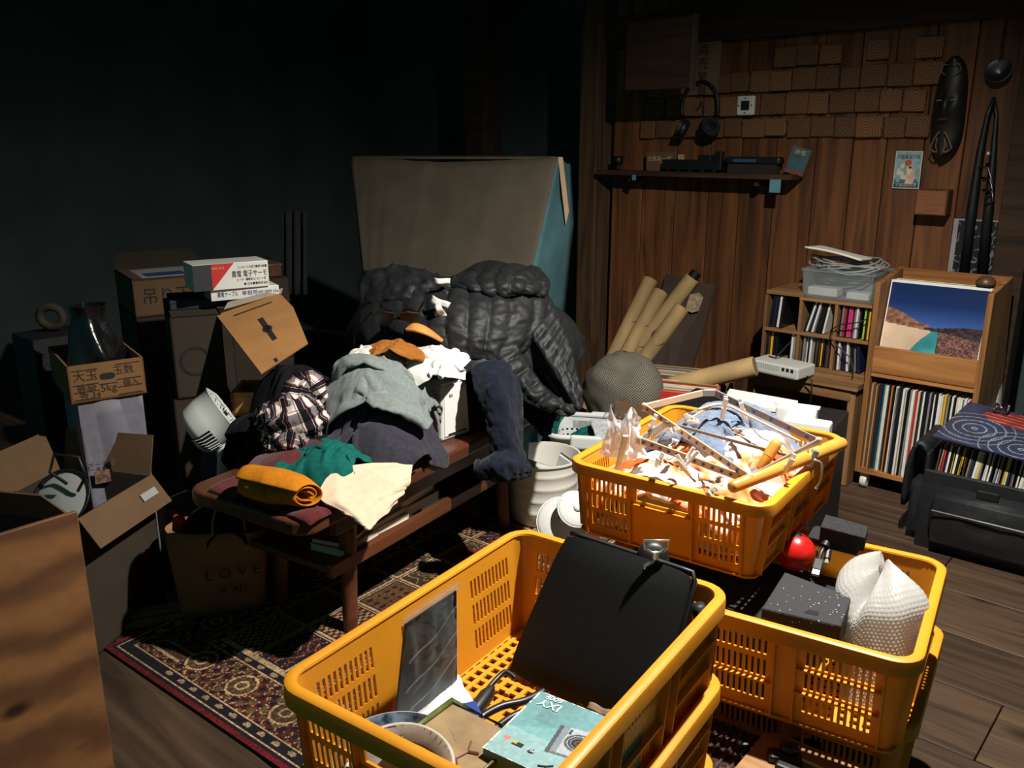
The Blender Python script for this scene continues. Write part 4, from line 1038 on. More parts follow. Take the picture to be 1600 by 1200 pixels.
part(rg, 'pile', paint_quad([p + V3(0, 0, .0062) for p in rq], 330, 400, rug_fn), M_rug, world=True)
part(rg, 'backing', MB().slab([p + V3(0, 0, .006) for p in rq], .005), mat('rug_edge', (84, 28, 26), .95, .2, 60), world=True)
# ================================================================== bench
BA = V3(-1.48, 1.06, 0); bu = V3(-.153, .988, 0); bv = V3(-.988, -.153, 0); BRZ = math.atan2(bu[1], bu[0])
Bp = lambda s, t, z: BA + bu * s + bv * t + V3(0, 0, z)
M_bench = wood('bench_wood', (70, 38, 24), (112, 64, 40), 'x', 2.2, .38, knots=False, gloss=.5)
bn = T('bench', 'long brown wooden bench with a lower shelf under the heap of clothes', 'bench', tuple(Bp(.44, .2, 0)), BRZ)
cr = lambda s, t: (s - .44, t - .2)       # local x along the bench, local y to its back
pl_ = []
for cx, cy, a0 in ((.92, .05, -90), (.92, .35, 0), (-.02, .35, 90), (-.02, .05, 180)):
    for k in range(6):
        t = math.radians(a0 + 18 * k); pl_.append(cr(cx + .05 * math.cos(t), cy + .05 * math.sin(t)))
part(bn, 'top', MB().prism(pl_, .366, .402), M_bench, bevel=.008, seg=3)
part(bn, 'front_rail', MB().box((0.02, cr(0, .055)[1], .335), (.78, .02, .055)), M_bench, bevel=.003)
part(bn, 'shelf', MB().box((.02, cr(0, .22)[1], .203), (.76, .29, .018)), M_bench, bevel=.003)
part(bn, 'shelf_lip', MB().box((.02, cr(0, .083)[1], .201), (.76, .02, .036)), M_bench, bevel=.003)
for s in (.17, .85):
    for t in (.10, .33):
        x, y = cr(s, t); part(bn, 'leg', MB().tube([(x + (.02 if s > .5 else -.02), y + (-.01 if t < .2 else .01), 0.008), (x, y, .37)], [.018, .026], 16), M_bench, auto=40)
# books on the shelf
bk = [(.205, .02, .150, .105, .018, (206, 196, 176), 'cream paperback at the near end of the bench shelf', .1), (.205, .025, .14, .10, .014, (150, 40, 34), 'thin red spined book lying on the cream paperback', .2),
      (.33, .03, .15, .11, .018, (222, 214, 198), 'bottom white book of the second pile on the bench shelf', -.05), (.33, .03, .148, .108, .016, (196, 186, 168), 'middle pale book of the second pile on the bench shelf', .03), (.325, .035, .15, .105, .02, (206, 190, 160), 'top book of the second pile on the bench shelf', .1),
      (.47, .04, .16, .12, .03, (34, 142, 146), 'teal covered book under the orange one on the bench shelf', 0), (.46, .045, .155, .12, .022, (226, 128, 44), 'orange covered book lying on the teal one', .08), (.455, .06, .19, .14, .012, (216, 208, 194), 'white magazine lying on the orange book', .12), (.45, .07, .19, .14, .012, (226, 222, 212), 'second white magazine over the orange book', .2), (.44, .07, .18, .13, .014, (186, 180, 168), 'topmost grey white magazine of the tall pile on the bench shelf', .26)]
zc = {}
for s, t, w_b, d_b, th, col, lab, a in bk:
    key = round(s, 0) if False else (0 if s < .3 else 1 if s < .4 else 2)
    z = zc.get(key, .2135); zc[key] = z + th + .0006
    o = T('book', lab, 'book', tuple(Bp(s, t + .125, z)), BRZ + a, group='books on the bench shelf')
    mcv = sp(col, .5)
    part(o, 'pages', MB().box((0, 0, th / 2), (w_b - .004, d_b - .004, th - .003)), M_paper)
    part(o, 'cover', MB().box((0, 0, th - .0008), (w_b, d_b, .0016)).box((0, 0, .0008), (w_b, d_b, .0016)).box((w_b / 2 - .0008, 0, th / 2), (.0016, d_b, th)) if True else None, mcv)
# white upright device on the bench
dv = T('air_cleaner', 'small white upright appliance standing on the bench beside the clothes', 'appliance', tuple(Bp(.585, .10, .4025)), BRZ - .15)
prof = [(-.058, -.04), (.058, -.04), (.058, .04), (-.058, .04)]
part(dv, 'body', MB().hexa([(x * 1.0, y, 0) for x, y in prof], [(x * .86, y * .9, .155) for x, y in prof]), M_white, bevel=.010, seg=3)
part(dv, 'front_panel', MB().hexa([(-.048, -.043, .012), (.048, -.043, .012), (.048, -.038, .012), (-.048, -.038, .012)], [(-.043, -.0388, .142), (.043, -.0388, .142), (.043, -.034, .142), (-.043, -.034, .142)]), mat('panel_white', (232, 232, 228), .3, .03, 8), bevel=.003)
part(dv, 'button', MB().box((-.02, -.041, .128), (.012, .003, .006)), M_grey); part(dv, 'base_slot', MB().box((.0, -.0445, .018), (.07, .002, .003)), M_black)
part(dv, 'lid', MB().box((0, 0, .158), (.09, .06, .006)), M_white, bevel=.002)
# ================================================================== clothes: colliders shared by all that lies on the bench
B_top = ('box', Bp(.45, .2, .384), (.50, .2, .02), BRZ)
B_low = ('box', Bp(.45, .22, .205), (.38, .15, .02), BRZ)
B_leg = ('box', Bp(.5, .2, .2), (.42, .14, .19), BRZ)
FLOORC = ('z', 0.008)
M_char = mat('charcoal_jersey', (52, 50, 60), .95, .18, 90, bump=.35, bscale=400, spec=.1, sheen=.15)
M_gry = mat('grey_flannel', (122, 130, 128), .95, .14, 120, bump=.35, bscale=500, spec=.1, sheen=.15)
M_maroon = mat('maroon_knit', (88, 34, 36), .95, .2, 90, bump=.4, bscale=350, spec=.1, sheen=.15)
M_mus = mat('mustard_cotton', (190, 116, 26), .95, .12, 90, bump=.35, bscale=400, spec=.1)
M_teal = mat('teal_cotton', (20, 92, 86), .95, .15, 90, bump=.35, bscale=400, spec=.1)
M_cream = mat('cream_cotton', (214, 190, 164), .95, .06, 60, bump=.25, bscale=400, spec=.1)
M_navyc = mat('navy_cotton', (23, 28, 41), .95, .2, 90, bump=.4, bscale=400, spec=.1, sheen=.1)
M_dkc = mat('black_cotton', (24, 25, 28), .95, .2, 90, bump=.4, bscale=400, spec=.1)
M_whc = mat('white_cotton', (220, 218, 212), .9, .05, 60, bump=.25, bscale=400, spec=.1)
M_brc = mat('brown_cotton', (150, 94, 40), .9, .15, 60, bump=.3, bscale=300, spec=.1)
E_char = ('ell', Bp(.30, .09, .40), (.13, .10, .125))
E_mar = ('ell', Bp(.15, .20, .40), (.14, .15, .075))
E_gry = ('ell', Bp(.40, .19, .42), (.14, .14, .20))
E_back = ('ell', Bp(.38, .46, .36), (.26, .12, .22))
E_left = ('ell', Bp(.20, .40, .36), (.13, .11, .15))
cloth_thing('dark_garment', 'black crumpled garment at the back of the bench heap', 'garment', M_dkc, (46, 46, .56, .48, Bp(.36, .40, .72), bu, bv, [B_top, E_mar, E_back, E_left, E_gry, ('z', .30)]), dict(steps=80, squash=.72, wave=.06, seed=3, fric=.95), puff=crease(.02, 5, 5, 3))
cloth_thing('maroon_sweater', 'maroon knitted sweater lying folded at the near end of the bench', 'garment', M_maroon, (40, 34, .40, .36, Bp(.13, .16, .56), bu, bv, [B_top, E_mar, E_left]), dict(steps=70, squash=.84, wave=.04, seed=5, fric=.95), solid=.008, puff=crease(.014, 4, 4, 5))
cloth_thing('charcoal_shirt', 'charcoal jersey top bundled on the bench under the grey shirt', 'garment', M_char, (50, 44, .40, .36, Bp(.30, .10, .66), bu, bv, [B_top, E_char, E_mar, E_gry]), dict(steps=75, squash=.76, wave=.06, seed=8, fric=.95), solid=.008, puff=crease(.018, 4, 6, 8))
E_char2 = ('ell', Bp(.31, .12, .42), (.145, .14, .14))
gs = T('grey_shirt', 'grey flannel shirt thrown over the top of the clothes heap', 'garment', tuple(Bp(.40, .14, .58)), BRZ)
cloth_thing('body', None, None, M_gry, (56, 50, .46, .41, Bp(.42, .18, .76), bu + bv * .35, bv - bu * .35, [B_top, ('ell', Bp(.31, .10, .43), (.15, .125, .15)), ('ell', Bp(.40, .19, .44), (.155, .155, .21)), E_back, E_left]), dict(steps=80, squash=(.78, .80), wave=.06, seed=12, fric=.96, wfreq=4), root=gs, solid=.007, puff=crease(.022, 5, 4, 12))
E_gry2 = ('ell', Bp(.40, .19, .43), (.155, .155, .215))
cloth_thing('sleeve', None, None, M_gry, (40, 26, .28, .15, Bp(.45, .12, .76), bu * .9 - bv * .3, bv * .9 + bu * .3, [B_top, E_gry2, E_char2]), dict(steps=70, squash=(.74, .7), wave=.05, seed=14, fric=.95, wfreq=4), root=gs, solid=.007, puff=crease(.016, 5, 3, 14))
cloth_thing('collar', None, None, M_gry, (30, 18, .22, .10, Bp(.36, .20, .76), bu * .5 - bv, bv * .5 + bu, [E_gry2, ('ell', Bp(.36, .20, .60), (.09, .05, .06))]), dict(steps=50, squash=.85, wave=.03, seed=16, fric=.95), root=gs, solid=.008, puff=crease(.010, 4, 3, 16))
# cream garment over the front edge, rolls of mustard and teal
NP = lambda rows: [[P(*q) for q in r] for r in rows]
p = net(NP([[(520, 738, 2.00), (560, 728, 2.03), (600, 724, 2.07), (644, 730, 2.09)], [(498, 768, 1.955), (545, 756, 1.985), (600, 746, 2.02), (642, 744, 2.06)], [(506, 786, 1.93), (548, 780, 1.945), (596, 766, 1.985), (640, 756, 2.03)], [(530, 796, 1.92), (560, 802, 1.925), (594, 788, 1.96), (630, 768, 2.02)], [(552, 806, 1.915), (574, 829, 1.905), (590, 814, 1.94), (618, 784, 2.0)]]), 44, 44)
mb = MB().grid(crease(.012, 2.2, 3.2, 15, 2)(p)); single('cream_trousers', 'cream cotton garment hanging over the front edge of the bench', 'garment', mb, M_cream, smooth=True, solid=.007, subd=1)
def roll(name, label, m, a, b, r, turns=2.3, seed=0, group=None):
    a = np.array(a, float); b = np.array(b, float); d = b - a; L = np.linalg.norm(d); d /= L
    k = np.cross(d, (0, 0, 1)); k /= np.linalg.norm(k); up = np.cross(k, d)
    n, mm = 14, 70; pts = np.zeros((n, mm, 3))
    for i in range(n):
        for j in range(mm):
            s = i / (n - 1); t = j / (mm - 1); ang = t * turns * 2 * math.pi
            rr = r * (.22 + .78 * t) * (1 + .16 * (vnoise(s * 4 + 3, t * 9, seed) - .5) * 2)
            rr *= (1 - .25 * (2 * abs(s - .5)) ** 4)
            off = d * (.012 * math.sin(ang * 1.0 + seed) + .016 * (vnoise(t * 6, 1, seed + 3) - .5)) * (1 if s > .5 else -1)
            p = a + d * (s * L) + k * rr * math.cos(ang) * 1.08 + up * rr * math.sin(ang) * .86 + off
            pts[i, j] = p
    return single(name, label, 'garment', MB().grid(pts), m, smooth=True, subd=1, solid=.005, group=group)
roll('rolled_shirt', 'mustard cotton shirt rolled up at the near corner of the bench', M_mus, Bp(-.02, .03, .448), Bp(-.04, .22, .45), .046, 2.4, 2)
roll('rolled_shirt', 'small mustard roll peeping out of the teal cloth on the bench', M_mus, Bp(.11, .05, .455), Bp(.17, .15, .46), .026, 1.8, 6)
cloth_thing('teal_shirt', 'dark teal shirt crumpled between the mustard rolls and maroon sweater', 'garment', M_teal, (36, 30, .34, .24, Bp(.15, .11, .58), bu, bv, [B_top, ('ell', Bp(.14, .10, .42), (.10, .08, .07)), E_mar]), dict(steps=80, squash=.66, wave=.05, seed=22, wfreq=5, fric=.95), puff=crease(.018, 4, 4, 22))
roll('fabric_strap', 'cream fabric strap knotted on the end of the cream garment', M_cream, Bp(.25, .0, .432), Bp(.30, .05, .43), .014, 1.4, 3)
# plaid shirt
def plaid():
    m, nt, b = _nt('plaid_cotton'); N = nt.nodes; L = nt.links
    uv = N.new('ShaderNodeUVMap'); uv.uv_map = 'UVMap'; se = N.new('ShaderNodeSeparateXYZ'); L.new(uv.outputs[0], se.inputs[0])
    def band(sock, f, ramp):
        mu = N.new('ShaderNodeMath'); mu.operation = 'MULTIPLY'; mu.inputs[1].default_value = f; L.new(sock, mu.inputs[0])
        fr = N.new('ShaderNodeMath'); fr.operation = 'FRACT'; L.new(mu.outputs[0], fr.inputs[0])
        rp = N.new('ShaderNodeValToRGB'); rp.color_ramp.interpolation = 'CONSTANT'
        els = rp.color_ramp.elements
        els[0].position = ramp[0][0]; els[0].color = lin(ramp[0][1]); els[1].position = ramp[1][0]; els[1].color = lin(ramp[1][1])
        for p, c in ramp[2:]: e = els.new(p); e.color = lin(c)
        L.new(fr.outputs[0], rp.inputs[0]); return rp.outputs[0]
    w_, k_, r_ = (232, 226, 222), (40, 32, 42), (150, 84, 80)
    rp = [(0, w_), (.36, r_), (.40, w_), (.46, k_), (.78, w_), (.80, k_), (.9, (120, 70, 74))]
    a = band(se.outputs[0], 5.0, rp); c = band(se.outputs[1], 4.0, rp)
    mx = N.new('ShaderNodeMix'); mx.data_type = 'RGBA'; mx.blend_type = 'MULTIPLY'; mx.inputs['Factor'].default_value = .8
    L.new(a, mx.inputs['A']); L.new(c, mx.inputs['B']); L.new(mx.outputs['Result'], b.inputs['Base Color'])
    b.inputs['Roughness'].default_value = .9; b.inputs['Specular IOR Level'].default_value = .1; return m
def bundle(path, rad, n, m, cr, seed, uvs=(1.6, 1.2), squash=1.0):
    c = curvy(path, n); r = np.interp(np.linspace(0, 1, n), np.linspace(0, 1, len(rad)), rad); pts = np.zeros((n, m + 1, 3)); u = None
    for i in range(n):
        d = c[min(i + 1, n - 1)] - c[max(i - 1, 0)]; d /= np.linalg.norm(d)
        if u is None: u = np.cross(d, (0, 0, 1.0)); 
        u = u - d * np.dot(u, d); u /= np.linalg.norm(u); k = np.cross(d, u)
        for j in range(m + 1):
            t = 2 * math.pi * j / m; q = 1 + cr * (float(ridged(np.array(i / n * 5 + 2 * math.cos(t)), np.array(2.4 * math.sin(t) + i / n * 2), seed, 3)) - .45) * 2
            pts[i, j] = c[i] + r[i] * q * (u * math.cos(t) + k * math.sin(t) * squash)
    mb = MB().grid(pts); U, W_ = np.meshgrid(np.linspace(0, uvs[0], n), np.linspace(0, uvs[1], m + 1), indexing='ij'); mb.uv = np.c_[U.ravel(), W_.ravel()]; return mb
M_plaid = plaid()
ps = T('plaid_shirt', 'plaid shirt in white, black and dusty red crumpled at the left of the heap', 'garment', tuple(P(452, 690, 2.22)))
part(ps, 'body', bundle([P(404, 648, 2.24), P(440, 664, 2.20), P(470, 660, 2.18), P(505, 640, 2.22)], [.016, .062, .066, .02], 46, 46, .42, 4), M_plaid, world=True, smooth=True, weld=True)
part(ps, 'sleeve', bundle([P(470, 655, 2.20), P(468, 622, 2.22), P(482, 604, 2.24), P(498, 622, 2.24), P(512, 632, 2.24)], [.036, .044, .036, .026, .012], 46, 36, .38, 9, (1.2, .8)), M_plaid, world=True, smooth=True, weld=True)
part(ps, 'sleeve', bundle([P(452, 668, 2.18), P(438, 690, 2.15), P(424, 710, 2.14)], [.044, .036, .020], 34, 34, .4, 12, (.8, .8)), M_plaid, world=True, smooth=True, weld=True)
part(ps, 'cuff', bundle([P(430, 700, 2.12), P(448, 690, 2.11), P(466, 692, 2.12), P(478, 680, 2.14)], [.010, .022, .020, .010], 30, 24, .4, 15, (.8, .5)), M_plaid, world=True, smooth=True, weld=True)
# white cloth, brown cloth and straw hat near the top
wc = P(665, 560, 2.32)
E_top = ('ell', wc + V3(-.0, .03, -.09), (.15, .12, .10))
cloth_thing('white_cloth', 'white cotton cloth bunched behind the grey shirt', 'garment', M_whc, (36, 36, .36, .30, wc + V3(0, 0, .12), HR, HF, [E_top, E_gry, E_char2]), dict(steps=70, squash=.5, wave=.06, seed=41, wfreq=5, fric=.95), puff=crease(.018, 4, 4, 41))
bc = P(612, 545, 2.30)
cloth_thing('brown_cloth', 'golden brown cloth tucked behind the collar of the grey shirt', 'garment', M_brc, (26, 26, .22, .16, bc + V3(0, 0, .06), HR, HF, [('ell', bc + V3(0, 0, -.05), (.1, .08, .06)), E_gry]), dict(steps=60, squash=.65, wave=.04, seed=44, fric=.95), puff=crease(.012, 4, 3, 44))
wc2 = P(578, 548, 2.3)
cloth_thing('white_sock', 'small white cloth left of the golden brown cloth', 'garment', M_whc, (22, 22, .18, .12, wc2 + V3(0, 0, .05), HR, HF, [('ell', wc2 + V3(0, 0, -.05), (.07, .06, .05)), E_gry]), dict(steps=60, squash=.6, wave=.04, seed=46, fric=.95), puff=crease(.012, 4, 4, 46))
ht = T('cap', 'dark cap with a tan curved visor lying against the black jacket', 'cap', tuple(P(636, 512, 2.42)), r=(math.radians(10), math.radians(16), math.radians(62)))
M_straw = mat('tan_visor', (206, 138, 70), .6, .15, 30, bump=.2, bscale=160)
part(ht, 'crown', MB().lathe([(.066, .0), (.064, .015), (.052, .030), (.028, .040), (.001, .042)], 30), M_dkc, smooth=True)
p = net(NP([[(630, 516, 2.42), (646, 507, 2.42), (666, 512, 2.42), (692, 532, 2.42)], [(632, 512, 2.38), (648, 507, 2.36), (668, 514, 2.36), (692, 532, 2.38)], [(634, 516, 2.35), (650, 518, 2.33), (670, 524, 2.33), (691, 534, 2.36)]]), 14, 30)
part(ht, 'visor', MB().grid(p), M_straw, world=True, smooth=True, solid=.006)
gl = T('sunglasses', 'thin black sunglasses resting above the straw hat', 'glasses', tuple(P(620, 495, 2.36)), r=(.2, 0, .7))
for s in (-1, 1):
    part(gl, 'lens', MB().lathe([(.001, .001), (.026, .001), (.026, -.001), (.001, -.001)], 20, (s * .034, 0, 0), M=rot(math.pi / 2, 0, 0).to_4x4()), mat('dark_lens', (6, 6, 7), .25, 0.1, 10))
    part(gl, 'temple', MB().tube([(s * .062, 0, .008), (s * .066, .06, .012), (s * .062, .13, 0)], .002, 6), M_black)
part(gl, 'frame', MB().tube([(-.062, 0, .01), (-.03, -.003, .016), (0, -.004, .01), (.03, -.003, .016), (.062, 0, .01)], .0025, 6), M_black)
# ================================================================== black padded jacket over the far end
jc = P(715, 520, 2.62)
Rr = HR * 1.0; Ff = HF
JE = [('ell', P(640, 505, 2.66) + V3(0, 0, -.06), (.15, .17, .22)), ('ell', P(770, 500, 2.68) + V3(0, 0, -.06), (.19, .17, .23)), ('ell', P(715, 570, 2.62), (.26, .20, .16)), ('ell', P(845, 545, 2.60), (.10, .13, .12)), ('z', .36)]
M_puf = mat('black_nylon_quilt', (25, 26, 28), .58, .15, 30, bump=.35, bscale=60, spec=.36)
def quilt(pts, n=9, amp=.014, axis=0):
    pts = crease(.024, 6, 7, n + 70, 3)(pts); nrm = normals(pts); nx, ny = pts.shape[:2]
    t = np.linspace(0, n, nx)[:, None] if axis == 0 else np.linspace(0, n, ny)[None, :]
    b = np.abs(np.sin(math.pi * t)) ** .6 * amp
    sg = np.sign((nrm[..., 2]).mean()) or 1
    u, v = np.meshgrid(np.linspace(0, 1, nx), np.linspace(0, 1, ny), indexing='ij')
    wr = (vnoise(u * 26, v * 60, 7) - .5) * amp * .5
    return pts + nrm * sg * (b + wr)[..., None]
jk = T('padded_jacket', 'black quilted padded jacket with white labels heaped at the back of the bench', 'jacket', tuple(jc + V3(0, 0, -.3)))
NP = lambda rows: [[P(*q) for q in r] for r in rows]
def baffles(p, n, amp, axis=0, slant=0.0, cr=.015, seed=1, fu=9, fv=9):
    nx, ny = p.shape[:2]; u, v = np.meshgrid(np.linspace(0, 1, nx), np.linspace(0, 1, ny), indexing='ij'); nr = normals(p)
    sg = np.where((nr @ -FW).mean() > 0, 1, -1); t = (u if axis == 0 else v) * n + slant * (v if axis == 0 else u)
    b = np.abs(np.sin(math.pi * t)) ** .55 * amp; e = np.minimum(1, np.minimum(np.minimum(u, 1 - u), np.minimum(v, 1 - v)) * 12)
    w_ = (ridged(u * fu, v * fv, seed, 3) - .4) * cr
    return p + nr * (sg * (b + w_) * e)[..., None]
def jpatch(name, rows, rn, rm, label=None, mt=None, parent=None, **kw):
    p = net(NP(rows), rn, rm); p = baffles(p, **kw)
    return part(jk, name, MB().grid(p), mt or M_puf, label, world=True, smooth=True, solid=.006, parent=parent)
cloth_thing('body', None, None, M_puf, (60, 46, .86, .62, jc + V3(0, 0, .34), Rr, Ff, JE), dict(steps=70, squash=(.92, .92), wave=.03, seed=51, bend=.5), puff=crease(.016, 9, 7, 51), root=jk, solid=.006)
jpatch('front_panel', [[(580, 446, 2.60), (640, 448, 2.54), (715, 452, 2.50), (790, 455, 2.50), (850, 446, 2.56)], [(572, 480, 2.56), (640, 482, 2.47), (715, 488, 2.42), (790, 490, 2.44), (858, 482, 2.52)], [(586, 512, 2.54), (645, 520, 2.45), (715, 528, 2.39), (780, 534, 2.41), (846, 520, 2.49)], [(640, 540, 2.53), (680, 552, 2.45), (722, 560, 2.40), (770, 568, 2.41), (800, 566, 2.47)]], 60, 84, n=9, amp=.011, axis=0, cr=.011, seed=3, fu=12, fv=7)
jpatch('shoulder', [[(566, 428, 2.66), (620, 418, 2.62), (680, 432, 2.58), (740, 440, 2.56)], [(560, 452, 2.60), (620, 440, 2.54), (690, 452, 2.50), (745, 458, 2.52)], [(566, 486, 2.58), (610, 474, 2.50), (680, 474, 2.47), (740, 474, 2.50)]], 34, 56, n=4, amp=.008, axis=0, cr=.022, seed=8, fu=8, fv=4)
jpatch('collar', [[(700, 444, 2.62), (740, 424, 2.62), (800, 414, 2.62), (846, 424, 2.62)], [(690, 448, 2.54), (740, 438, 2.52), (800, 426, 2.52), (858, 440, 2.56)], [(728, 452, 2.48), (765, 452, 2.46), (812, 446, 2.47), (856, 456, 2.53)], [(752, 462, 2.48), (785, 464, 2.47), (822, 458, 2.48), (848, 466, 2.53)]], 34, 60, n=6, amp=.009, axis=0, slant=2.4, cr=.012, seed=11)
jpatch('open_front', [[(846, 446, 2.58), (872, 490, 2.52), (894, 555, 2.45), (908, 636, 2.38)], [(820, 470, 2.51), (852, 516, 2.47), (884, 580, 2.41), (906, 640, 2.36)], [(806, 492, 2.47), (836, 535, 2.45), (872, 592, 2.40), (903, 641, 2.365)]], 30, 64, n=12, amp=.006, axis=0, cr=.011, seed=17, fu=12, fv=3)
jpatch('lining', [[(808, 500, 2.50), (838, 540, 2.50), (874, 594, 2.45), (903, 640, 2.38)], [(800, 520, 2.56), (826, 556, 2.54), (862, 606, 2.47), (900, 642, 2.38)], [(788, 528, 2.46), (812, 566, 2.44), (850, 614, 2.41), (898, 643, 2.37)]], 20, 44, 'smooth black lining inside the open jacket front', mat('black_satin_lining', (12, 13, 15), .45, .1, 20), n=1, amp=.0, axis=0, cr=.015, seed=19)
jpatch('hem_band', [[(796, 522, 2.45), (818, 562, 2.42), (854, 610, 2.40), (900, 643, 2.37)], [(772, 530, 2.43), (798, 574, 2.39), (838, 620, 2.37), (898, 646, 2.355)], [(764, 552, 2.44), (786, 590, 2.40), (826, 628, 2.38), (888, 650, 2.36)]], 24, 64, n=7, amp=.008, axis=1 if False else 0, cr=.015, seed=23, fu=14, fv=3)
def ribbon(px0, D, L, w, ang, lift):
    o = P(*px0, D); pts = np.zeros((10, 4, 3))
    for i in range(10):
        for j in range(4):
            s = i / 9
            pts[i, j] = o + HR * ((s * L) * math.cos(ang) - (j / 3 - .5) * w * math.sin(ang)) + np.array([0, 0, 1.0]) * (-(s * L) * math.sin(ang) * .9 - (j / 3 - .5) * w * math.cos(ang)) - HF * (.012 * math.sin(s * 5) + lift)
    return MB().grid(pts)
part(jk, 'care_label', ribbon((678, 438), 2.44, .045, .016, .1, .0), M_whc, 'white sewn label at the jacket neck', world=True, smooth=True, solid=.001)
part(jk, 'care_label', ribbon((674, 466), 2.40, .055, .020, .5, .0), M_whc, 'white sewn label', world=True, smooth=True, solid=.001)
part(jk, 'care_label', ribbon((684, 474), 2.40, .045, .018, 1.2, .01), M_whc, 'white sewn label', world=True, smooth=True, solid=.001)
# navy trousers hanging from the heap to the bin
nt_ = T('navy_trousers', 'navy trousers hanging from the heap over the bench front toward the white bin', 'garment', tuple(P(790, 700, 2.3)))
NAV_ = [B_top, ('ell', Bp(.60, .10, .52), (.09, .10, .10)), JE[2], ('box', Bp(.5, .2, .3), (.42, .15, .1), BRZ), ('z', .335)]
p = net(NP([[(736, 574, 2.37), (775, 566, 2.36), (815, 580, 2.42)], [(742, 606, 2.33), (778, 596, 2.30), (815, 614, 2.38)], [(756, 640, 2.31), (788, 636, 2.28), (814, 654, 2.35)], [(764, 680, 2.30), (794, 682, 2.27), (814, 698, 2.33)], [(766, 712, 2.30), (800, 720, 2.27), (828, 734, 2.33)]]), 46, 34)
part(nt_, 'leg', MB().grid(crease(.012, 5, 9, 61)(p)), M_navyc, world=True, smooth=True, solid=.010)
p = net(NP([[(744, 722, 2.29), (790, 706, 2.27), (822, 726, 2.31)], [(742, 736, 2.26), (786, 724, 2.23), (830, 733, 2.29)], [(752, 748, 2.27), (790, 752, 2.25), (826, 742, 2.30)]]), 20, 40)
part(nt_, 'hem', MB().grid(crease(.016, 7, 3, 64)(p)), M_navyc, world=True, smooth=True, solid=.010)
p = net(NP([[(800, 616, 2.52), (835, 608, 2.5), (874, 616, 2.5)], [(812, 640, 2.50), (842, 638, 2.48), (870, 644, 2.48)], [(832, 662, 2.49), (850, 666, 2.47), (864, 664, 2.48)], [(845, 676, 2.49), (852, 682, 2.47), (859, 677, 2.48)]]), 24, 24)
single('navy_sweater', 'navy knit hem hanging below the black jacket beside the bench end', 'garment', MB().grid(crease(.008, 3, 4, 66)(p)), M_navyc, smooth=True, solid=.008)
# ================================================================== white bin, laundry basket, mesh bag
BC = V3(-1.665, 2.055, 0)
bi = T('waste_bin', 'white round ridged plastic bin standing past the end of the bench', 'bin', tuple(BC + V3(0, 0, .007)))
prof = [(.001, .0), (.098, .0), (.104, .006)]
for z in (.055, .105, .155, .205): prof += [(.104 + .05 * z, z - .005), (.1062 + .05 * z, z - .001), (.1050 + .05 * z, z + .008), (.104 + .05 * z, z + .012)]
prof += [(.119, .247), (.124, .249), (.124, .255), (.117, .255), (.114, .24), (.100, .01), (.001, .008)]
part(bi, 'body', MB().lathe(prof, 48), mat('bin_white', (226, 222, 212), .4, .04, 6), auto=50)
M_film = film('crumpled_film', (240, 243, 245), .10, .5, .5, 24)
def crumple(c, r, seed, n=26, flat=.7, amp=.5, up=0):
    c = np.array(c, float); pts = np.zeros((n, n, 3)); 
    u, v = np.meshgrid(np.linspace(-1, 1, n), np.linspace(-1, 1, n), indexing='ij')
    rr = np.hypot(u, v)
    h = (1 - np.clip(rr, 0, 1) ** 2) * flat + amp * (np.abs(vnoise(u * 3 + 5, v * 3, seed) - .5) * 2 - .35) + .35 * amp * (np.abs(vnoise(u * 8, v * 8, seed + 1) - .5) * 2)
    dx = .25 * (vnoise(u * 4, v * 4, seed + 2) - .5); dy = .25 * (vnoise(u * 4, v * 4, seed + 3) - .5)
    pts[..., 0] = c[0] + (u + dx) * r; pts[..., 1] = c[1] + (v + dy) * r; pts[..., 2] = c[2] + h * r + up * r * np.clip(1 - rr * 1.5, 0, 1)
    return pts, rr < 1.02
def crumple_thing(name, label, cat, m, c, r, seed, root=None, **kw):
    pts, ok = crumple(c, r, seed, **kw); mb = MB().grid(pts, ok)
    if root is not None: return part(root, name, mb, m, world=True, subd=1, smooth=True)
    return single(name, label, cat, mb, m, subd=1, smooth=True)
crumple_thing('plastic_wrapper', 'clear crumpled wrapper inside the white bin', 'wrapper', M_film, BC + V3(.0, -.01, .125), .085, 3, flat=.3)
o = T('snack_packet', 'pale printed packet thrown in the white bin', 'packet', tuple(BC + V3(.01, -.03, .172)), r=(.5, .15, .3))
pk = [[(-.06 + .12 * i / 9, -.035 + .07 * j / 6, .012 * math.sin(math.pi * i / 9) * math.sin(math.pi * j / 6)) for j in range(7)] for i in range(10)]
part(o, 'wrapper', MB().grid(np.array(pk)), mat('packet_print', (206, 210, 208), .35, .1, 30), smooth=True, solid=.004)
part(o, 'printed_mark', MB().box((-.03, -.01, .0125), (.03, .012, .002)), mat('packet_ink', (200, 160, 40), .5, .5, 60, mix2=(30, 30, 40)))
o = T('paper_cup', 'crushed grey white carton sticking up at the right of the bin', 'carton', tuple(BC + V3(.06, .03, .165)), r=(.3, .4, .2))
part(o, 'carton', MB().hexa([(-.025, -.02, -.02), (.025, -.02, -.02), (.025, .02, -.02), (-.025, .02, -.02)], [(-.03, -.006, .07), (.03, -.004, .066), (.03, .006, .06), (-.03, .008, .07)]), M_white, bevel=.003); part(o, 'fold', MB().box((0, 0, .072), (.058, .004, .014)), M_grey)
bi.scale = (1, 1, .85)
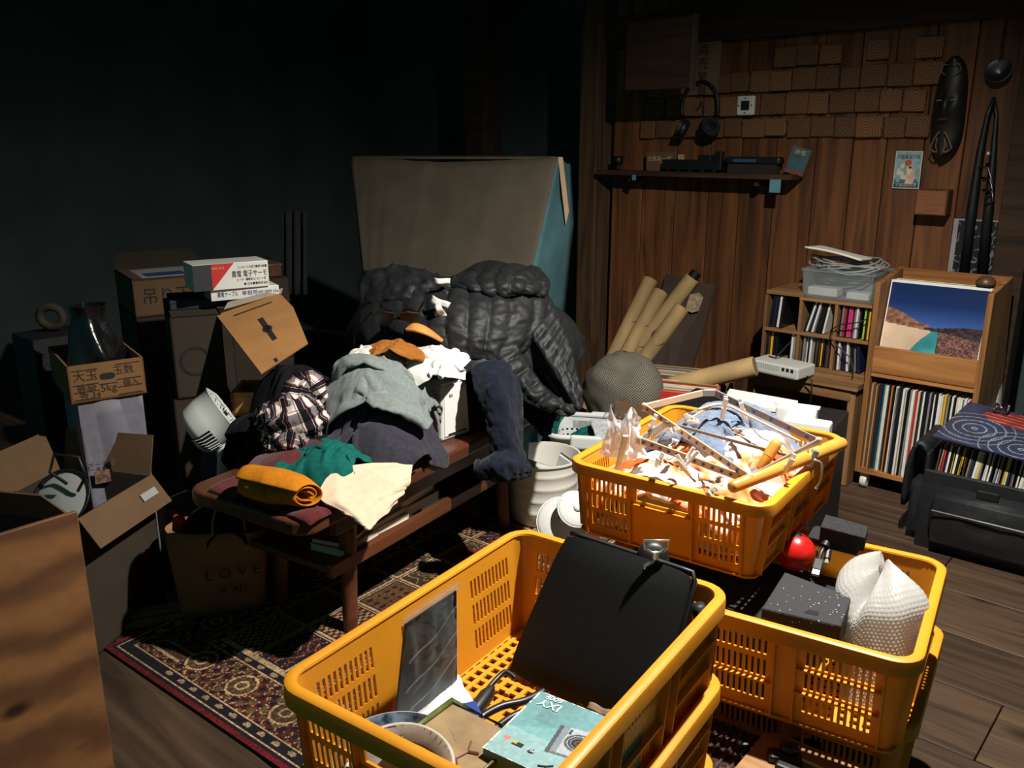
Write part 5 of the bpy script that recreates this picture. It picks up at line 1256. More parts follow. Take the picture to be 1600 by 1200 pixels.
# two white lids leaning in front of the bin
def lid(label, c, r, rr_):
    t = T('pan_lid', label, 'lid', tuple(c), r=rr_)
    part(t, 'dome', MB().lathe([(.001, r * .28), (r * .5, r * .24), (r * .9, r * .08), (r, .0), (r * 1.0, -.005), (r * .97, -.004), (r * .88, .06 * r), (r * .48, .2 * r), (.001, .24 * r)], 40), mat('lid_enamel', (226, 224, 220), .25, .03, 6), smooth=True)
    part(t, 'knob', MB().lathe([(.006, r * .26), (.006, r * .30), (.013, r * .34), (.013, r * .38), (.001, r * .40)], 20), MATS['lid_enamel'], smooth=True)
    part(t, 'rim', MB().tube([(r * math.cos(a), r * math.sin(a), -.003) for a in np.linspace(0, 2 * math.pi, 40, endpoint=False)], .003, 6, closed=True), M_chrome)
    return t
lid('white enamel pan lid leaning against the front of the bin', G(878, 815, .10), .075, (math.radians(52), math.radians(10), math.radians(35)))
lid('smaller white lid overlapping the larger one beside the laundry crate', G(900, 795, .16), .055, (math.radians(40), math.radians(28), math.radians(30)))
single('crumpled_tissue', 'crumpled white and black printed wrapper on the rug left of the bin', 'wrapper', MB().grid(*crumple(G(790, 770, .01) + V3(0, 0, .0), .05, 8, 16, amp=1.0)), mat('printed_wrapper', (206, 204, 196), .6, .7, 30), smooth=True, subd=1)
# laundry basket
LBr = P(936, 668, 3.05); BH = LBr[2]; LB = V3(LBr[0], LBr[1], 0.0)
ba = T('laundry_basket', 'white square holed laundry basket behind the bin with teal cloth inside', 'basket', tuple(LB + V3(0, 0, .001)), math.radians(30))
M_bask = mat('basket_white', (214, 218, 214), .45, .04, 8)
def rrect(a, b, r, n=5):
    out = []
    for cx, cy, a0 in ((a - r, b - r, 0), (-a + r, b - r, 90), (-a + r, -b + r, 180), (a - r, -b + r, 270)):
        for k in range(n): t = math.radians(a0 + 90 * k / (n - 1)); out.append((cx + r * math.cos(t), cy + r * math.sin(t)))
    return out
def loop_pts(a, b, r, per):               # evenly spaced points on a rounded rectangle
    p = np.array(rrect(a, b, r, 8) + [rrect(a, b, r, 8)[0]]); L = np.r_[0, np.cumsum(np.linalg.norm(np.diff(p, axis=0), axis=1))]
    s = np.linspace(0, L[-1], per, endpoint=False); return np.c_[np.interp(s, L, p[:, 0]), np.interp(s, L, p[:, 1])]
nper, nlev = 112, 17
def lv(z): f = z / BH; return loop_pts(.135 + .03 * f, .105 + .025 * f, .045, nper)
vs, fs = [], []
zs_ = [0.0]
for k in range(8): zs_ += [.025 + k * .0245, .025 + k * .0245 + .0125]
zs_ += [BH - .05, BH]
for dd in (0, 1):
    for z in zs_:
        pp = lv(z) * (1 - .018 * dd)
        vs += [(x, y, z) for x, y in pp]
m_ = len(zs_); base = m_ * nper
def sol(i, j): return not (j % 2 == 1 and j < 16 and i % 2 == 1)
for j in range(m_ - 1):
    for i in range(nper):
        if not sol(i, j): continue
        a_, b_, c_, d_ = j * nper + i, j * nper + (i + 1) % nper, (j + 1) * nper + (i + 1) % nper, (j + 1) * nper + i
        fs += [(a_, b_, c_, d_), (base + d_, base + c_, base + b_, base + a_)]
        if not sol((i + 1) % nper, j): fs.append((b_, base + b_, base + c_, c_))
        if not sol((i - 1) % nper, j): fs.append((d_, base + d_, base + a_, a_))
        if j and not sol(i, j - 1): fs.append((a_, base + a_, base + b_, b_))
        if j < m_ - 2 and not sol(i, j + 1): fs.append((c_, base + c_, base + d_, d_))
part(ba, 'wall', MB().add(vs, fs), M_bask)
part(ba, 'floor', MB().prism([tuple(p) for p in lv(0.0)], 0.0, .006), M_bask)
part(ba, 'rim', MB().tube([(x * 1.02, y * 1.02, BH) for x, y in lv(BH)], .010, 8, closed=True), M_bask, smooth=True)
for s in (-1, 1): part(ba, 'handle', MB().box((s * .02, -.138 if s < 0 else .138, BH - .012), (.13, .022, .05)), M_bask, bevel=.01, seg=3)
tt = T('teal_towel', 'teal towel bunched in the laundry basket and spilling over its left side', 'towel', tuple(LB + V3(0, 0, BH - .05)))
cloth_thing('inner_fold', None, None, M_teal, (40, 32, .30, .24, LB + V3(0, 0, BH + .06), V3(math.cos(.52), math.sin(.52), 0), V3(-math.sin(.52), math.cos(.52), 0), [('ell', LB + V3(0, .02, BH - .13), (.15, .12, .11)), ('in', LB, (.125, .095, BH + .3), math.radians(30))]), dict(steps=70, squash=.75, wave=.05, seed=71, fric=.95), root=tt, solid=.006, puff=crease(.016, 4, 4, 71))
p = net(NP([[(846, 636, 3.08), (866, 634, 3.06), (890, 642, 3.04)], [(842, 656, 3.07), (860, 652, 3.04), (878, 656, 3.02)], [(838, 684, 3.08), (854, 680, 3.05), (868, 684, 3.04)], [(836, 712, 3.09), (852, 708, 3.07), (866, 712, 3.06)]]), 26, 20)
part(tt, 'hanging_corner', MB().grid(crease(.010, 3, 4, 72)(p)), M_teal, world=True, smooth=True, solid=.006)
cloth_thing('grey_towel', 'grey white towel draped over the right rim of the laundry basket', 'towel', mat('grey_terry', (190, 192, 196), .95, .08, 60, bump=.5, bscale=250), (36, 30, .24, .20, LB + V3(.11, -.0, BH + .12), HR, HF, [('ell', LB + V3(.02, 0, BH - .09), (.14, .11, .10)), ('box', LB + V3(0, 0, BH / 2), (.17, .135, BH / 2 + .008), math.radians(30))]), dict(steps=80, squash=.85, wave=.04, seed=73), solid=.008, puff=crease(.016, 5, 4, 73))
# rolled wire mesh / netted bubble bag
mc = P(975, 612, 3.26); mcz = mc[2] - .01; mc[2] = .0
ms = T('mesh_roll', 'grey see through netting bundled into a ball in front of the tubes', 'netting', tuple(mc))
n1, n2 = 40, 22; pts = np.zeros((n1 + 1, n2, 3))
for i in range(n1 + 1):
    for j in range(n2):
        a = 2 * math.pi * i / n1; b = math.pi * (.02 + .78 * j / (n2 - 1)); 
        k = 1 + math.sin(b) * .08 * math.sin(3 * a + 2 * b) + math.sin(b) * .16 * (vnoise(2.5 * math.cos(a) + 5, 2.5 * math.sin(a) + 4 * b, 9) - .5)
        pts[i, j] = (.163 * k * math.sin(b) * math.cos(a), .13 * k * math.sin(b) * math.sin(a), mcz + .165 * k * math.cos(b))
netm = MB().grid(pts)
def net_mat():
    m, nt, b = _nt('wire_netting'); N = nt.nodes; L = nt.links
    tc = N.new('ShaderNodeUVMap'); tc.uv_map = 'UVMap'
    outs = []
    for ang in (math.radians(45), math.radians(-45)):
        mp = N.new('ShaderNodeMapping'); mp.inputs['Rotation'].default_value = (0, 0, ang); L.new(tc.outputs[0], mp.inputs[0])
        wv = N.new('ShaderNodeTexWave'); wv.inputs['Scale'].default_value = 13; L.new(mp.outputs[0], wv.inputs[0])
        gt = N.new('ShaderNodeMath'); gt.operation = 'GREATER_THAN'; gt.inputs[1].default_value = .72; L.new(wv.outputs['Fac'], gt.inputs[0]); outs.append(gt.outputs[0])
    mx = N.new('ShaderNodeMath'); mx.operation = 'MAXIMUM'; L.new(outs[0], mx.inputs[0]); L.new(outs[1], mx.inputs[1])
    cm = N.new('ShaderNodeMix'); cm.data_type = 'RGBA'; cm.inputs['A'].default_value = lin((42, 41, 37)); cm.inputs['B'].default_value = lin((126, 120, 108)); L.new(mx.outputs[0], cm.inputs['Factor']); L.new(cm.outputs['Result'], b.inputs['Base Color'])
    al_ = N.new('ShaderNodeMath'); al_.operation = 'MULTIPLY_ADD'; al_.inputs[1].default_value = .25; al_.inputs[2].default_value = .72; L.new(mx.outputs[0], al_.inputs[0]); L.new(al_.outputs[0], b.inputs['Alpha']); b.inputs['Roughness'].default_value = .7; b.inputs['Specular IOR Level'].default_value = .3; return m
u, v = np.meshgrid(np.linspace(0, 3, n1 + 1), np.linspace(0, 1.4, n2), indexing='ij'); netm.uv = np.c_[u.ravel(), v.ravel()]
part(ms, 'net', netm, net_mat(), smooth=True, subd=1, weld=True)
crumple_thing('inner_film', None, None, film('dull_film', (150, 152, 150), .85, .12, .8, 30), mc + V3(.08, -.10, mcz - .08), .08, 12, root=ms, flat=1.2, amp=.6)
part(ms, 'bundle', MB().lathe([(.001, 0.0), (.08, .01), (.10, .10), (.09, mcz), (.05, mcz + .08), (.001, mcz + .1)], 20), mat('dark_bundle', (62, 58, 52), .8, .3, 20, bump=.8, bscale=30), smooth=True)
# ================================================================== left side: cartons, bags, plywood
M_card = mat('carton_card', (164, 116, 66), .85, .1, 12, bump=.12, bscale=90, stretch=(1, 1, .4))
M_card_shade = mat('carton_card_shaded', (54, 43, 32), .85, .12, 12, bump=.12, bscale=90)  # same card darkened: the shade on these walls is put into the colour
M_card_dim = mat('carton_card_dimmed', (96, 71, 46), .85, .1, 12)  # card dimmed in its base colour to stand in for weaker light
M_ink = mat('black_ink', (26, 24, 24), .8)
def carton(t, o, x, y, h, th=.005, open_top=False, m=None, skip=()):
    """walls and floor of a card box: origin corner o, edge vectors x and y, height h; each wall a part"""
    m = m or M_card; o = np.array(o, float); x = np.array(x, float); y = np.array(y, float); z = V3(0, 0, h)
    W = {'front': [o, o + x, o + x + z, o + z], 'right': [o + x, o + x + y, o + x + y + z, o + x + z], 'back': [o + x + y, o + y, o + y + z, o + x + y + z], 'left': [o + y, o, o + z, o + y + z]}
    for k, q in W.items():
        if k not in skip: part(t, 'wall', MB().slab(q, th), m, world=True)
    part(t, 'base', MB().slab([o + V3(0, 0, th), o + x + V3(0, 0, th), o + x + y + V3(0, 0, th), o + y + V3(0, 0, th)], th), m, world=True)
    if not open_top: part(t, 'top', MB().slab([o + z, o + x + z, o + x + y + z, o + y + z], th), m, world=True)
    return W
# plywood sheet at the near left
def ply_mat():
    m, nt, b = _nt('plywood_face'); N = nt.nodes; L = nt.links
    tc = N.new('ShaderNodeTexCoord'); mp = N.new('ShaderNodeMapping'); mp.inputs['Scale'].default_value = (1, .55, 1); L.new(tc.outputs['Object'], mp.inputs[0])
    wv = N.new('ShaderNodeTexWave'); wv.bands_direction = 'Z'; wv.inputs['Scale'].default_value = 3.2; wv.inputs['Distortion'].default_value = 7; wv.inputs['Detail'].default_value = 3; wv.inputs['Detail Scale'].default_value = 1.6; L.new(mp.outputs[0], wv.inputs[0])
    rp = N.new('ShaderNodeValToRGB'); rp.color_ramp.elements[0].color = lin((92, 58, 34)); rp.color_ramp.elements[1].color = lin((134, 90, 52)); L.new(wv.outputs['Fac'], rp.inputs[0])
    vo = N.new('ShaderNodeTexVoronoi'); vo.inputs['Scale'].default_value = 9; L.new(mp.outputs[0], vo.inputs['Vector'])
    r2 = N.new('ShaderNodeValToRGB'); r2.color_ramp.elements[0].position = .06; r2.color_ramp.elements[0].color = (.12, .1, .08, 1); r2.color_ramp.elements[1].position = .16; r2.color_ramp.elements[1].color = (1, 1, 1, 1); L.new(vo.outputs['Distance'], r2.inputs[0])
    nz = N.new('ShaderNodeTexNoise'); nz.inputs['Scale'].default_value = 70; L.new(mp.outputs[0], nz.inputs[0]); mr = N.new('ShaderNodeMapRange'); mr.inputs[3].default_value = .8; mr.inputs[4].default_value = 1.15; L.new(nz.outputs['Fac'], mr.inputs[0])
    mx = N.new('ShaderNodeMix'); mx.data_type = 'RGBA'; mx.blend_type = 'MULTIPLY'; mx.inputs['Factor'].default_value = 1; L.new(rp.outputs[0], mx.inputs['A']); L.new(r2.outputs[0], mx.inputs['B'])
    hs = N.new('ShaderNodeHueSaturation'); L.new(mr.outputs[0], hs.inputs['Value']); L.new(mx.outputs['Result'], hs.inputs['Color']); L.new(hs.outputs[0], b.inputs['Base Color']); b.inputs['Roughness'].default_value = .6; return m
M_ply = ply_mat()
M_plye = mat('plywood_edge', (120, 82, 48), .8, .3, 40, stretch=(30, 1, 1))
pq = G(120, 800, .6)
pw = T('plywood_sheet', 'upright plywood sheet standing at the near left edge of the picture', 'board', (pq[0], pq[1] - .4, 0))
px0, py1 = pq[0], pq[1]
part(pw, 'face', MB().box((px0 - .0045, py1 - .40, .301), (.009, .80, .600)), M_ply, world=True, bevel=.001, seg=1)
part(pw, 'core_edge', MB().box((px0 - .006, py1 + .0004, .301), (.011, .001, .598)), M_plye, world=True)
single('paper_bundle', 'bundle of thin pale and dark strips lying on the floor behind the plywood', 'strips', MB().bar(G(150, 985, .01), G(300, 955, .01), .04, .012).bar(G(150, 970, .025), G(290, 945, .025), .03, .010), mat('strip_pale', (110, 104, 84), .8, .4, 40, stretch=(1, 30, 1)))
# paper bag with lettering
lb = G(352, 968, .0); 
t = T('paper_bag', 'brown paper bag with faint LOVE lettering standing on the rug by the bench', 'bag', (lb[0], lb[1], .008), 0)
bx_ = V3(.50, .866, 0); by_ = V3(-.866, .50, 0)     # across and back
n = 26; hw = .125; pts = np.zeros((n + 1, 9, 3)); 
for i in range(n + 1):
    a = 2 * math.pi * i / n
    sx_ = math.copysign(abs(math.cos(a)) ** .5, math.cos(a)); sy_ = math.copysign(abs(math.sin(a)) ** .5, math.sin(a))
    for j in range(9):
        z = .235 * j / 8; k = .86 + .16 * j / 8; 
        pts[i, j] = lb + bx_ * (hw * k * sx_) + by_ * (.075 + .07 * k * sy_) + V3(0, 0, .008 + z * (1 + .04 * math.sin(2 * a)) + .004 * math.sin(3 * a + j))
M_kraft = mat('kraft_paper', (142, 104, 70), .85, .1, 20, bump=.3, bscale=25)
part(t, 'bag', MB().grid(pts), M_kraft, world=True, smooth=True, solid=.002)
part(t, 'base', MB().add([tuple(pts[i, 0]) for i in range(n)], [tuple(range(n))]), M_kraft, world=True)
M_lv = frame(lb - by_ * -.004 + bx_ * .03 + V3(0, 0, .135) - by_ * .0135, bx_, V3(0, 0, 1) - by_ * .05)
text('L O V E', .042, mat('faint_ink', (62, 46, 34), .8), t, M_lv, root=t)
M_lv2 = frame(lb + bx_ * .03 + V3(0, 0, .085) - by_ * .0065, bx_, V3(0, 0, 1) - by_ * .05)
text('IS  ALL', .026, MATS['faint_ink'], t, M_lv2, root=t)
for k in (-1, 1): part(t, 'handle', MB().tube([lb + bx_ * (.03 + .04 * math.cos(a)) + by_ * (.075 + .07 * k) + V3(0, 0, .24 + .09 * math.sin(a)) for a in np.linspace(0, math.pi, 14)], .003, 6), M_kraft, world=True, smooth=True)
cloth_thing('dark_scarf', 'dark cloth stuffed in the brown paper bag', 'cloth', M_dkc, (28, 28, .22, .2, lb + by_ * .08 + V3(0, 0, .34), bx_, by_, [('ell', lb + by_ * .08 + V3(0, 0, .20), (.10, .06, .07))]), dict(steps=50, squash=.7, wave=.04, seed=81, fric=.95), puff=crease(.016, 4, 4, 81))
single('red_packet', 'small red packet sticking out of the left side of the paper bag', 'packet', MB().box(lb - bx_ * .09 + by_ * .05 + V3(0, 0, .262), (.03, .015, .05), rot(.2, .3, .5)), mat('red_wrap', (170, 40, 26), .5, .2, 60), bevel=.004)
single('blue_bag', 'blue grey cloth bag top in the shadow behind the paper bag', 'bag', puffy(.24, .14, .30, .03).xf(Matrix.Translation(tuple(G(400, 850, .02) + by_ * .22)) @ rot(0, 0, .9).to_4x4()), mat('slate_cloth', (58, 66, 92), .9, .2, 20, bump=.4, bscale=60), smooth=True)
# ---------------- fan
FD = 2.42
fcn = P(327, 660, FD)
ax = np.array(-HR * .35 + HF * -.75 + V3(0, 0, .55)); ax /= np.linalg.norm(ax)   # the way the fan head faces away from us and up-left
Mf = Matrix.Translation(tuple(fcn)) @ Vector(tuple(HR * .66 + HF * .30 + V3(0, 0, .42))).to_track_quat('Z', 'Y').to_matrix().to_4x4()
ft = T('desk_fan', 'small white desk fan tipped back beside the plaid shirt', 'fan', tuple(fcn - V3(0, 0, .22)))
M_fanw = mat('fan_white', (206, 208, 204), .4, .04, 8)
part(ft, 'motor_shell', MB().lathe([(.001, -.060), (.040, -.058), (.060, -.050), (.070, -.036), (.076, .0), (.080, .046), (.084, .050), (.080, .052), (.072, .0), (.064, -.036), (.001, -.05)], 40, M=Mf), M_fanw, world=True, smooth=True)
Rz_ = Mf.to_3x3(); down = Vector((0, 0, -1)); ca = math.atan2(down.dot(Rz_ @ Vector((0, 1, 0))), down.dot(Rz_ @ Vector((1, 0, 0))))
vw = Vector(tuple(-FW)); cv = math.atan2(vw.dot(Rz_ @ Vector((0, 1, 0))), vw.dot(Rz_ @ Vector((1, 0, 0)))); am = (ca + cv) / 2 if abs(ca - cv) < math.pi else (ca + cv) / 2 + math.pi
q = []
for k in range(13):
    a_ = am - .62 + 1.24 * k / 12; q.append([tuple(Mf @ Vector((r * math.cos(a_), r * math.sin(a_), z))) for r, z in ((.044, -.0592), (.0625, -.0505), (.0722, -.037), (.0762, -.006))])
part(ft, 'intake_opening', MB().grid(np.array(q)), M_black, world=True, smooth=True)
for k in range(8):
    a_ = am - .52 + 1.04 * k / 7
    part(ft, 'grille_wire', MB().tube([tuple(Mf @ Vector((r * math.cos(a_), r * math.sin(a_), z))) for r, z in ((.044, -.062), (.064, -.0525), (.074, -.037), (.078, -.006))], .0016, 6), M_fanw, world=True)
for k in range(18):
    a_ = 2 * math.pi * k / 18
    part(ft, 'front_grille_wire', MB().tube([tuple(Mf @ Vector((r * math.cos(a_), r * math.sin(a_), z))) for r, z in ((.018, .060), (.055, .060), (.081, .050))], .0014, 5), M_fanw, world=True)
part(ft, 'grille_hub', MB().lathe([(.001, .064), (.020, .063), (.022, .056)], 20, M=Mf), M_fanw, world=True, smooth=True)
for k in range(4):
    a = k * math.pi / 2
    q = [Mf @ Vector(p) for p in ((.012 * math.cos(a), .012 * math.sin(a), .0), (.07 * math.cos(a - .3), .07 * math.sin(a - .3), .008), (.07 * math.cos(a + .45), .07 * math.sin(a + .45), .022), (.014 * math.cos(a + .9), .014 * math.sin(a + .9), .014))]
    part(ft, 'blade', MB().slab(q, .0015), mat('blade_grey', (120, 130, 134), .4), world=True)
nk = P(346, 690, FD)
part(ft, 'neck', MB().tube([nk + V3(0, 0, .055), nk, nk - V3(0, 0, .05), fcn + V3(.03, 0, -.2)], [.014, .017, .016, .014], 14), M_fanw, world=True, smooth=True)
part(ft, 'base', MB().lathe([(.001, .024), (.04, .022), (.07, .012), (.075, 0), (.001, 0)], 28, tuple(fcn + V3(.03, 0, -.222))), M_fanw, world=True, smooth=True)
fs = fcn + V3(.03, 0, -.222)
t = T('plain_carton', 'plain brown carton in deep shade that carries the small fan', 'carton', (fs[0], fs[1], 0))
o0 = V3(fs[0] - .12, fs[1] - .14, .001); carton(t, o0, V3(.26, .06, 0), V3(-.06, .26, 0), fs[2] - .002, m=M_card_shade)
# ---------------- carton with the open patterned flap and the boxes on top of it
CD_ = 2.62
zt = P(345, 490, CD_)[2]
A0 = P(264, 492, CD_ - .06); A1 = P(345, 490, CD_); A0[2] = A1[2] = zt
ex = A1 - A0; wx = np.linalg.norm(ex); exn = ex / wx; ey = V3(-exn[1], exn[0], 0) * .36
zb = P(357, 625, CD_)[2]; h = zt - zb
ct = T('flap_carton', 'brown carton with its slotted lid flap hanging open to the right', 'carton', (A0[0], A0[1], zb))
W = carton(ct, (A0[0], A0[1], zb), ex, ey, h, m=M_card_shade)
B1 = W['right'][3]; B2 = W['right'][2]
# flap hinged on the top right edge
fl_ = [P(338, 492, CD_), P(408, 583, CD_ - .26), P(487, 556, CD_ - .10), P(437, 458, CD_ + .12)]
flq = [fl_[0], fl_[1], P(484, 557, CD_ - .10), P(460, 492, CD_ + .06), fl_[3]]
nn = np.cross(fl_[1] - fl_[0], fl_[3] - fl_[0]); nn /= np.linalg.norm(nn)
def poly_slab(poly, nn, th): return MB().add([tuple(p) for p in poly] + [tuple(p - nn * th) for p in poly], [tuple(range(len(poly))), tuple(range(len(poly), 2 * len(poly)))[::-1]] + [(i, len(poly) + i, len(poly) + (i + 1) % len(poly), (i + 1) % len(poly)) for i in range(len(poly))])
pr_ = lambda p: p - nn * np.dot(p - fl_[0], nn)
flq = [pr_(p) for p in flq]
fp = part(ct, 'flap', poly_slab(flq, nn, .004), M_card, world=True)
def on_flap(u, v): return bilin([pr_(p) for p in fl_], u, v) + nn * .0012
if np.dot(nn, -FW) < 0: pass
sgn = 1 if np.dot(nn, -(flq[0] - CP)) > 0 else -1
off = nn * (.0008 * sgn if sgn > 0 else -.0048)
fl4 = [pr_(p) for p in fl_]
sl = lambda u, v: bilin(fl4, u, v) + off
part(ct, 'slot', MB().add([tuple(sl(*p)) for p in ((.30, .47), (.70, .47), (.70, .56), (.30, .56))], [(0, 1, 2, 3)]), M_ink, world=True, parent=fp)
part(ct, 'slot', MB().add([tuple(sl(.50 + .055 * math.cos(a), .515 + .085 * math.sin(a))) for a in np.linspace(0, 6.283, 14, endpoint=False)], [tuple(range(14))]), M_ink, world=True, parent=fp)
part(ct, 'slot', MB().add([tuple(sl(*p)) for p in ((.10, .20), (.12, .20), (.12, .82), (.10, .82))], [(0, 1, 2, 3)]), M_ink, world=True, parent=fp)
part(ct, 'slot', MB().add([tuple(sl(*p)) for p in ((.93, .30), (.985, .30), (.985, .36), (.93, .36))], [(0, 1, 2, 3)]), M_ink, world=True, parent=fp)
part(ct, 'lid_edge', MB().slab([P(350, 483, CD_ + .0), P(440, 458, CD_ + .13), P(442, 450, CD_ + .14), P(356, 472, CD_ + .02)], .004), mat('card_grey', (150, 136, 120), .8, .1, 20), world=True)
Mring = frame(A0 + ex * .42 + V3(0, 0, -h * .55) + np.cross(exn, (0, 0, 1)) * .001, exn, (0, 0, 1))
part(ct, 'printed_ring', MB().add([tuple(Mring @ Vector((r * math.cos(a), r * math.sin(a), .001))) for a in np.linspace(0, 6.283, 24, endpoint=False) for r in (.038, .046)], [(2 * i, 2 * i + 1, (2 * i + 3) % 48, (2 * i + 2) % 48) for i in range(24)]), M_ink, world=True)
# thin dark box and the two white boxes
t = T('dark_box', 'flat dark blue box lying on the carton below the white boxes', 'box', tuple(P(300, 478, CD_ + .05)))
dz = zt + .0015; dc = P(318, 475, CD_ + .1); dc[2] = dz
rz_ = math.atan2(exn[1], exn[0])
t.location = Vector(tuple(dc)); t.rotation_euler = (0, 0, rz_)
part(t, 'box', MB().box((.02, .06, .014), (.24, .17, .028)), mat('dark_blue_card', (34, 42, 58), .6, .2, 20), bevel=.002); part(t, 'lid_seam', MB().box((.02, -.0255, .020), (.236, .002, .002)), M_black)
def lettered_box(name, label, px_l, px_r, ztop, zbot, D0, D1, depth, m):
    a = P(*px_l, D0); b = P(*px_r, D1); a[2] = b[2] = zbot
    x = b - a; L = np.linalg.norm(x); x /= L; y = V3(-x[1], x[0], 0)
    t = T(name, label, 'box', tuple(a), math.atan2(x[1], x[0]))
    part(t, 'box', MB().box((L / 2, depth / 2, (ztop - zbot) / 2), (L, depth, ztop - zbot)), m, bevel=.0015)
    return t, a, x, y, L
zr = dz + .0295
t, a, x, y, L = lettered_box('cable_box', 'long white box with blue lettering between the carton and the red and white box', (330, 466), (436, 452), zr + .034, zr, CD_ + .02, CD_ + .12, .10, M_white)
Mx = lambda s, z: frame(a + x * s + V3(0, 0, z) - y * .0008, x, (0, 0, 1))
M_blue = mat('blue_ink', (40, 60, 120), .7)
text('農電ケーブル', .017, M_blue, t, Mx(L * .24, .017), root=t, w=.062); text('単相用', .016, M_blue, t, Mx(L * .56, .017), root=t, w=.046); text('100V 500W 62m', .014, M_blue, t, Mx(L * .83, .017), root=t, w=.064)
part(t, 'end_label', MB().box((-.0006, .05, .017), (.001, .09, .03)), M_grey)
zq = zr + .0355
t, a, x, y, L = lettered_box('thermostat_box', 'white box with a red corner and black Japanese lettering topmost on the flap carton', (303, 448), (421, 442), zq + .080, zq, CD_ - .03, CD_ + .09, .12, M_white)
Mx = lambda s, z: frame(a + x * s + V3(0, 0, z) - y * .0008, x, (0, 0, 1))
f = lambda s, z: tuple(a + x * (s * L) + V3(0, 0, z * .08) - y * .0006)
M_redp = mat('red_print', (196, 40, 34), .6, .05, 20)
part(t, 'red_corner', MB().add([f(.24, .02), f(.54, .995), f(.24, .995)], [(0, 1, 2)]), M_redp, world=True)
part(t, 'dark_end', MB().add([f(.0, .01), f(.24, .01), f(.24, .99), f(0, .99)], [(0, 1, 2, 3)]), mat('dark_end_print', (44, 48, 50), .7), world=True)
text('NC-610', .011, MATS['cream_ink'], t, Mx(L * .33, .066), root=t, w=.034)
text('農電 電子サーモ', .022, M_ink, t, Mx(L * .74, .043), root=t, w=.108)
text('コンセント方式で簡単な設置', .009, M_ink, t, Mx(L * .78, .064), root=t, w=.09); text('ヒータ・電照用コンセント式', .009, M_ink, t, Mx(L * .76, .026), root=t, w=.088); text('農 日本農電株式会社', .009, M_ink, t, Mx(L * .82, .012), root=t, w=.076)
# carton stack under it
t = T('plain_carton', 'dark plain carton standing on the floor under the open flap carton', 'carton', (A0[0], A0[1], 0))
carton(t, (A0[0] - .01, A0[1] - .01, .001), ex * 1.15, ey * 1.05, zb - .002, m=M_card_shade)
t = T('wooden_crate', 'small wooden box edge showing between the flap carton and plaid shirt', 'box', tuple(P(385, 640, 2.5)))
wq = P(362, 640, 2.52); wz = P(372, 615, 2.5)[2]
carton(t, (wq[0], wq[1], wz - .07), V3(.10, .10, 0), V3(-.1, .1, 0), .07, th=.010, open_top=True, m=M_pine)
t2 = T('plain_carton', 'shaded carton supporting the small wooden box by the plaid shirt', 'carton', (wq[0], wq[1], 0)); carton(t2, (wq[0] + .0, wq[1] + .01, .001), V3(.10, .10, 0), V3(-.1, .1, 0), wz - .073, m=M_card_shade)
# ---------------- hanging-fitting carton behind
HD = 3.0
a = P(205, 432, HD); b = P(330, 428, HD + .15); a[2] = b[2]; x = (b - a); L = np.linalg.norm(x); x /= L; y = V3(-x[1], x[0], 0)
hb_ = P(215, 500, HD)[2]
t = T('label_carton', 'brown carton with black lettering behind the flap carton, a white label on top', 'carton', (a[0], a[1], hb_))
W = carton(t, (a[0], a[1], hb_), x * (L + .06), y * .32, a[2] - hb_, m=M_card_dim)
text('吊り下げ', .062, M_ink, t, frame(a + x * .14 - y * .001 + V3(0, 0, -.066), x, (0, 0, 1)), root=t, w=.22)
text('パイプ', .03, M_ink, t, frame(a + x * .14 - y * .001 + V3(0, 0, -.125), x, (0, 0, 1)), root=t)
e3 = V3(0, 0, .0012)
part(t, 'white_label', MB().slab([a + x * .04 + y * .03 + e3, a + x * .28 + y * .03 + e3, a + x * .28 + y * .26 + e3, a + x * .04 + y * .26 + e3], .001), mat('label_grey', (160, 162, 160), .7, .2, 60), world=True)
part(t, 'blue_block', MB().slab([a + x * .06 + y * .05 + e3 * 1.6, a + x * .2 + y * .05 + e3 * 1.6, a + x * .2 + y * .14 + e3 * 1.6, a + x * .06 + y * .14 + e3 * 1.6], .0006), mat('label_blue', (48, 72, 120), .7, .1, 40), world=True)
part(t, 'raised_flap', MB().slab([a + y * .32, a + x * (L + .06) + y * .32, a + x * (L + .03) + y * .42 + V3(0, 0, .05), a + x * .03 + y * .42 + V3(0, 0, .05)], .004), M_card_shade, world=True)
t = T('plain_carton', 'tall shaded carton at the back under the lettered carton', 'carton', (a[0], a[1], 0)); carton(t, (a[0], a[1], .001), x * (L + .06), y * .32, hb_ - .002, m=M_card_shade)
t = T('patterned_box', 'dark red patterned flat box behind the thermostat box', 'box', tuple(a + x * (L + .09) + V3(0, 0, 0)), math.atan2(x[1], x[0]))
part(t, 'box', MB().box((.10, .2, -.02), (.2, .24, .04)), mat('old_red_print', (84, 48, 42), .8, .5, 40), bevel=.002); part(t, 'lid', MB().box((.10, .2, .004), (.205, .245, .008)), mat('old_red_print2', (104, 66, 54), .8, .5, 40))
t = T('plain_carton', 'shaded carton under the dark red patterned box', 'carton', tuple(a + x * (L + .07))); carton(t, tuple(V3(*(a + x * (L + .07))[:2], .001) + y * .06), x * .24, y * .28, a[2] - .043, m=M_card_shade)
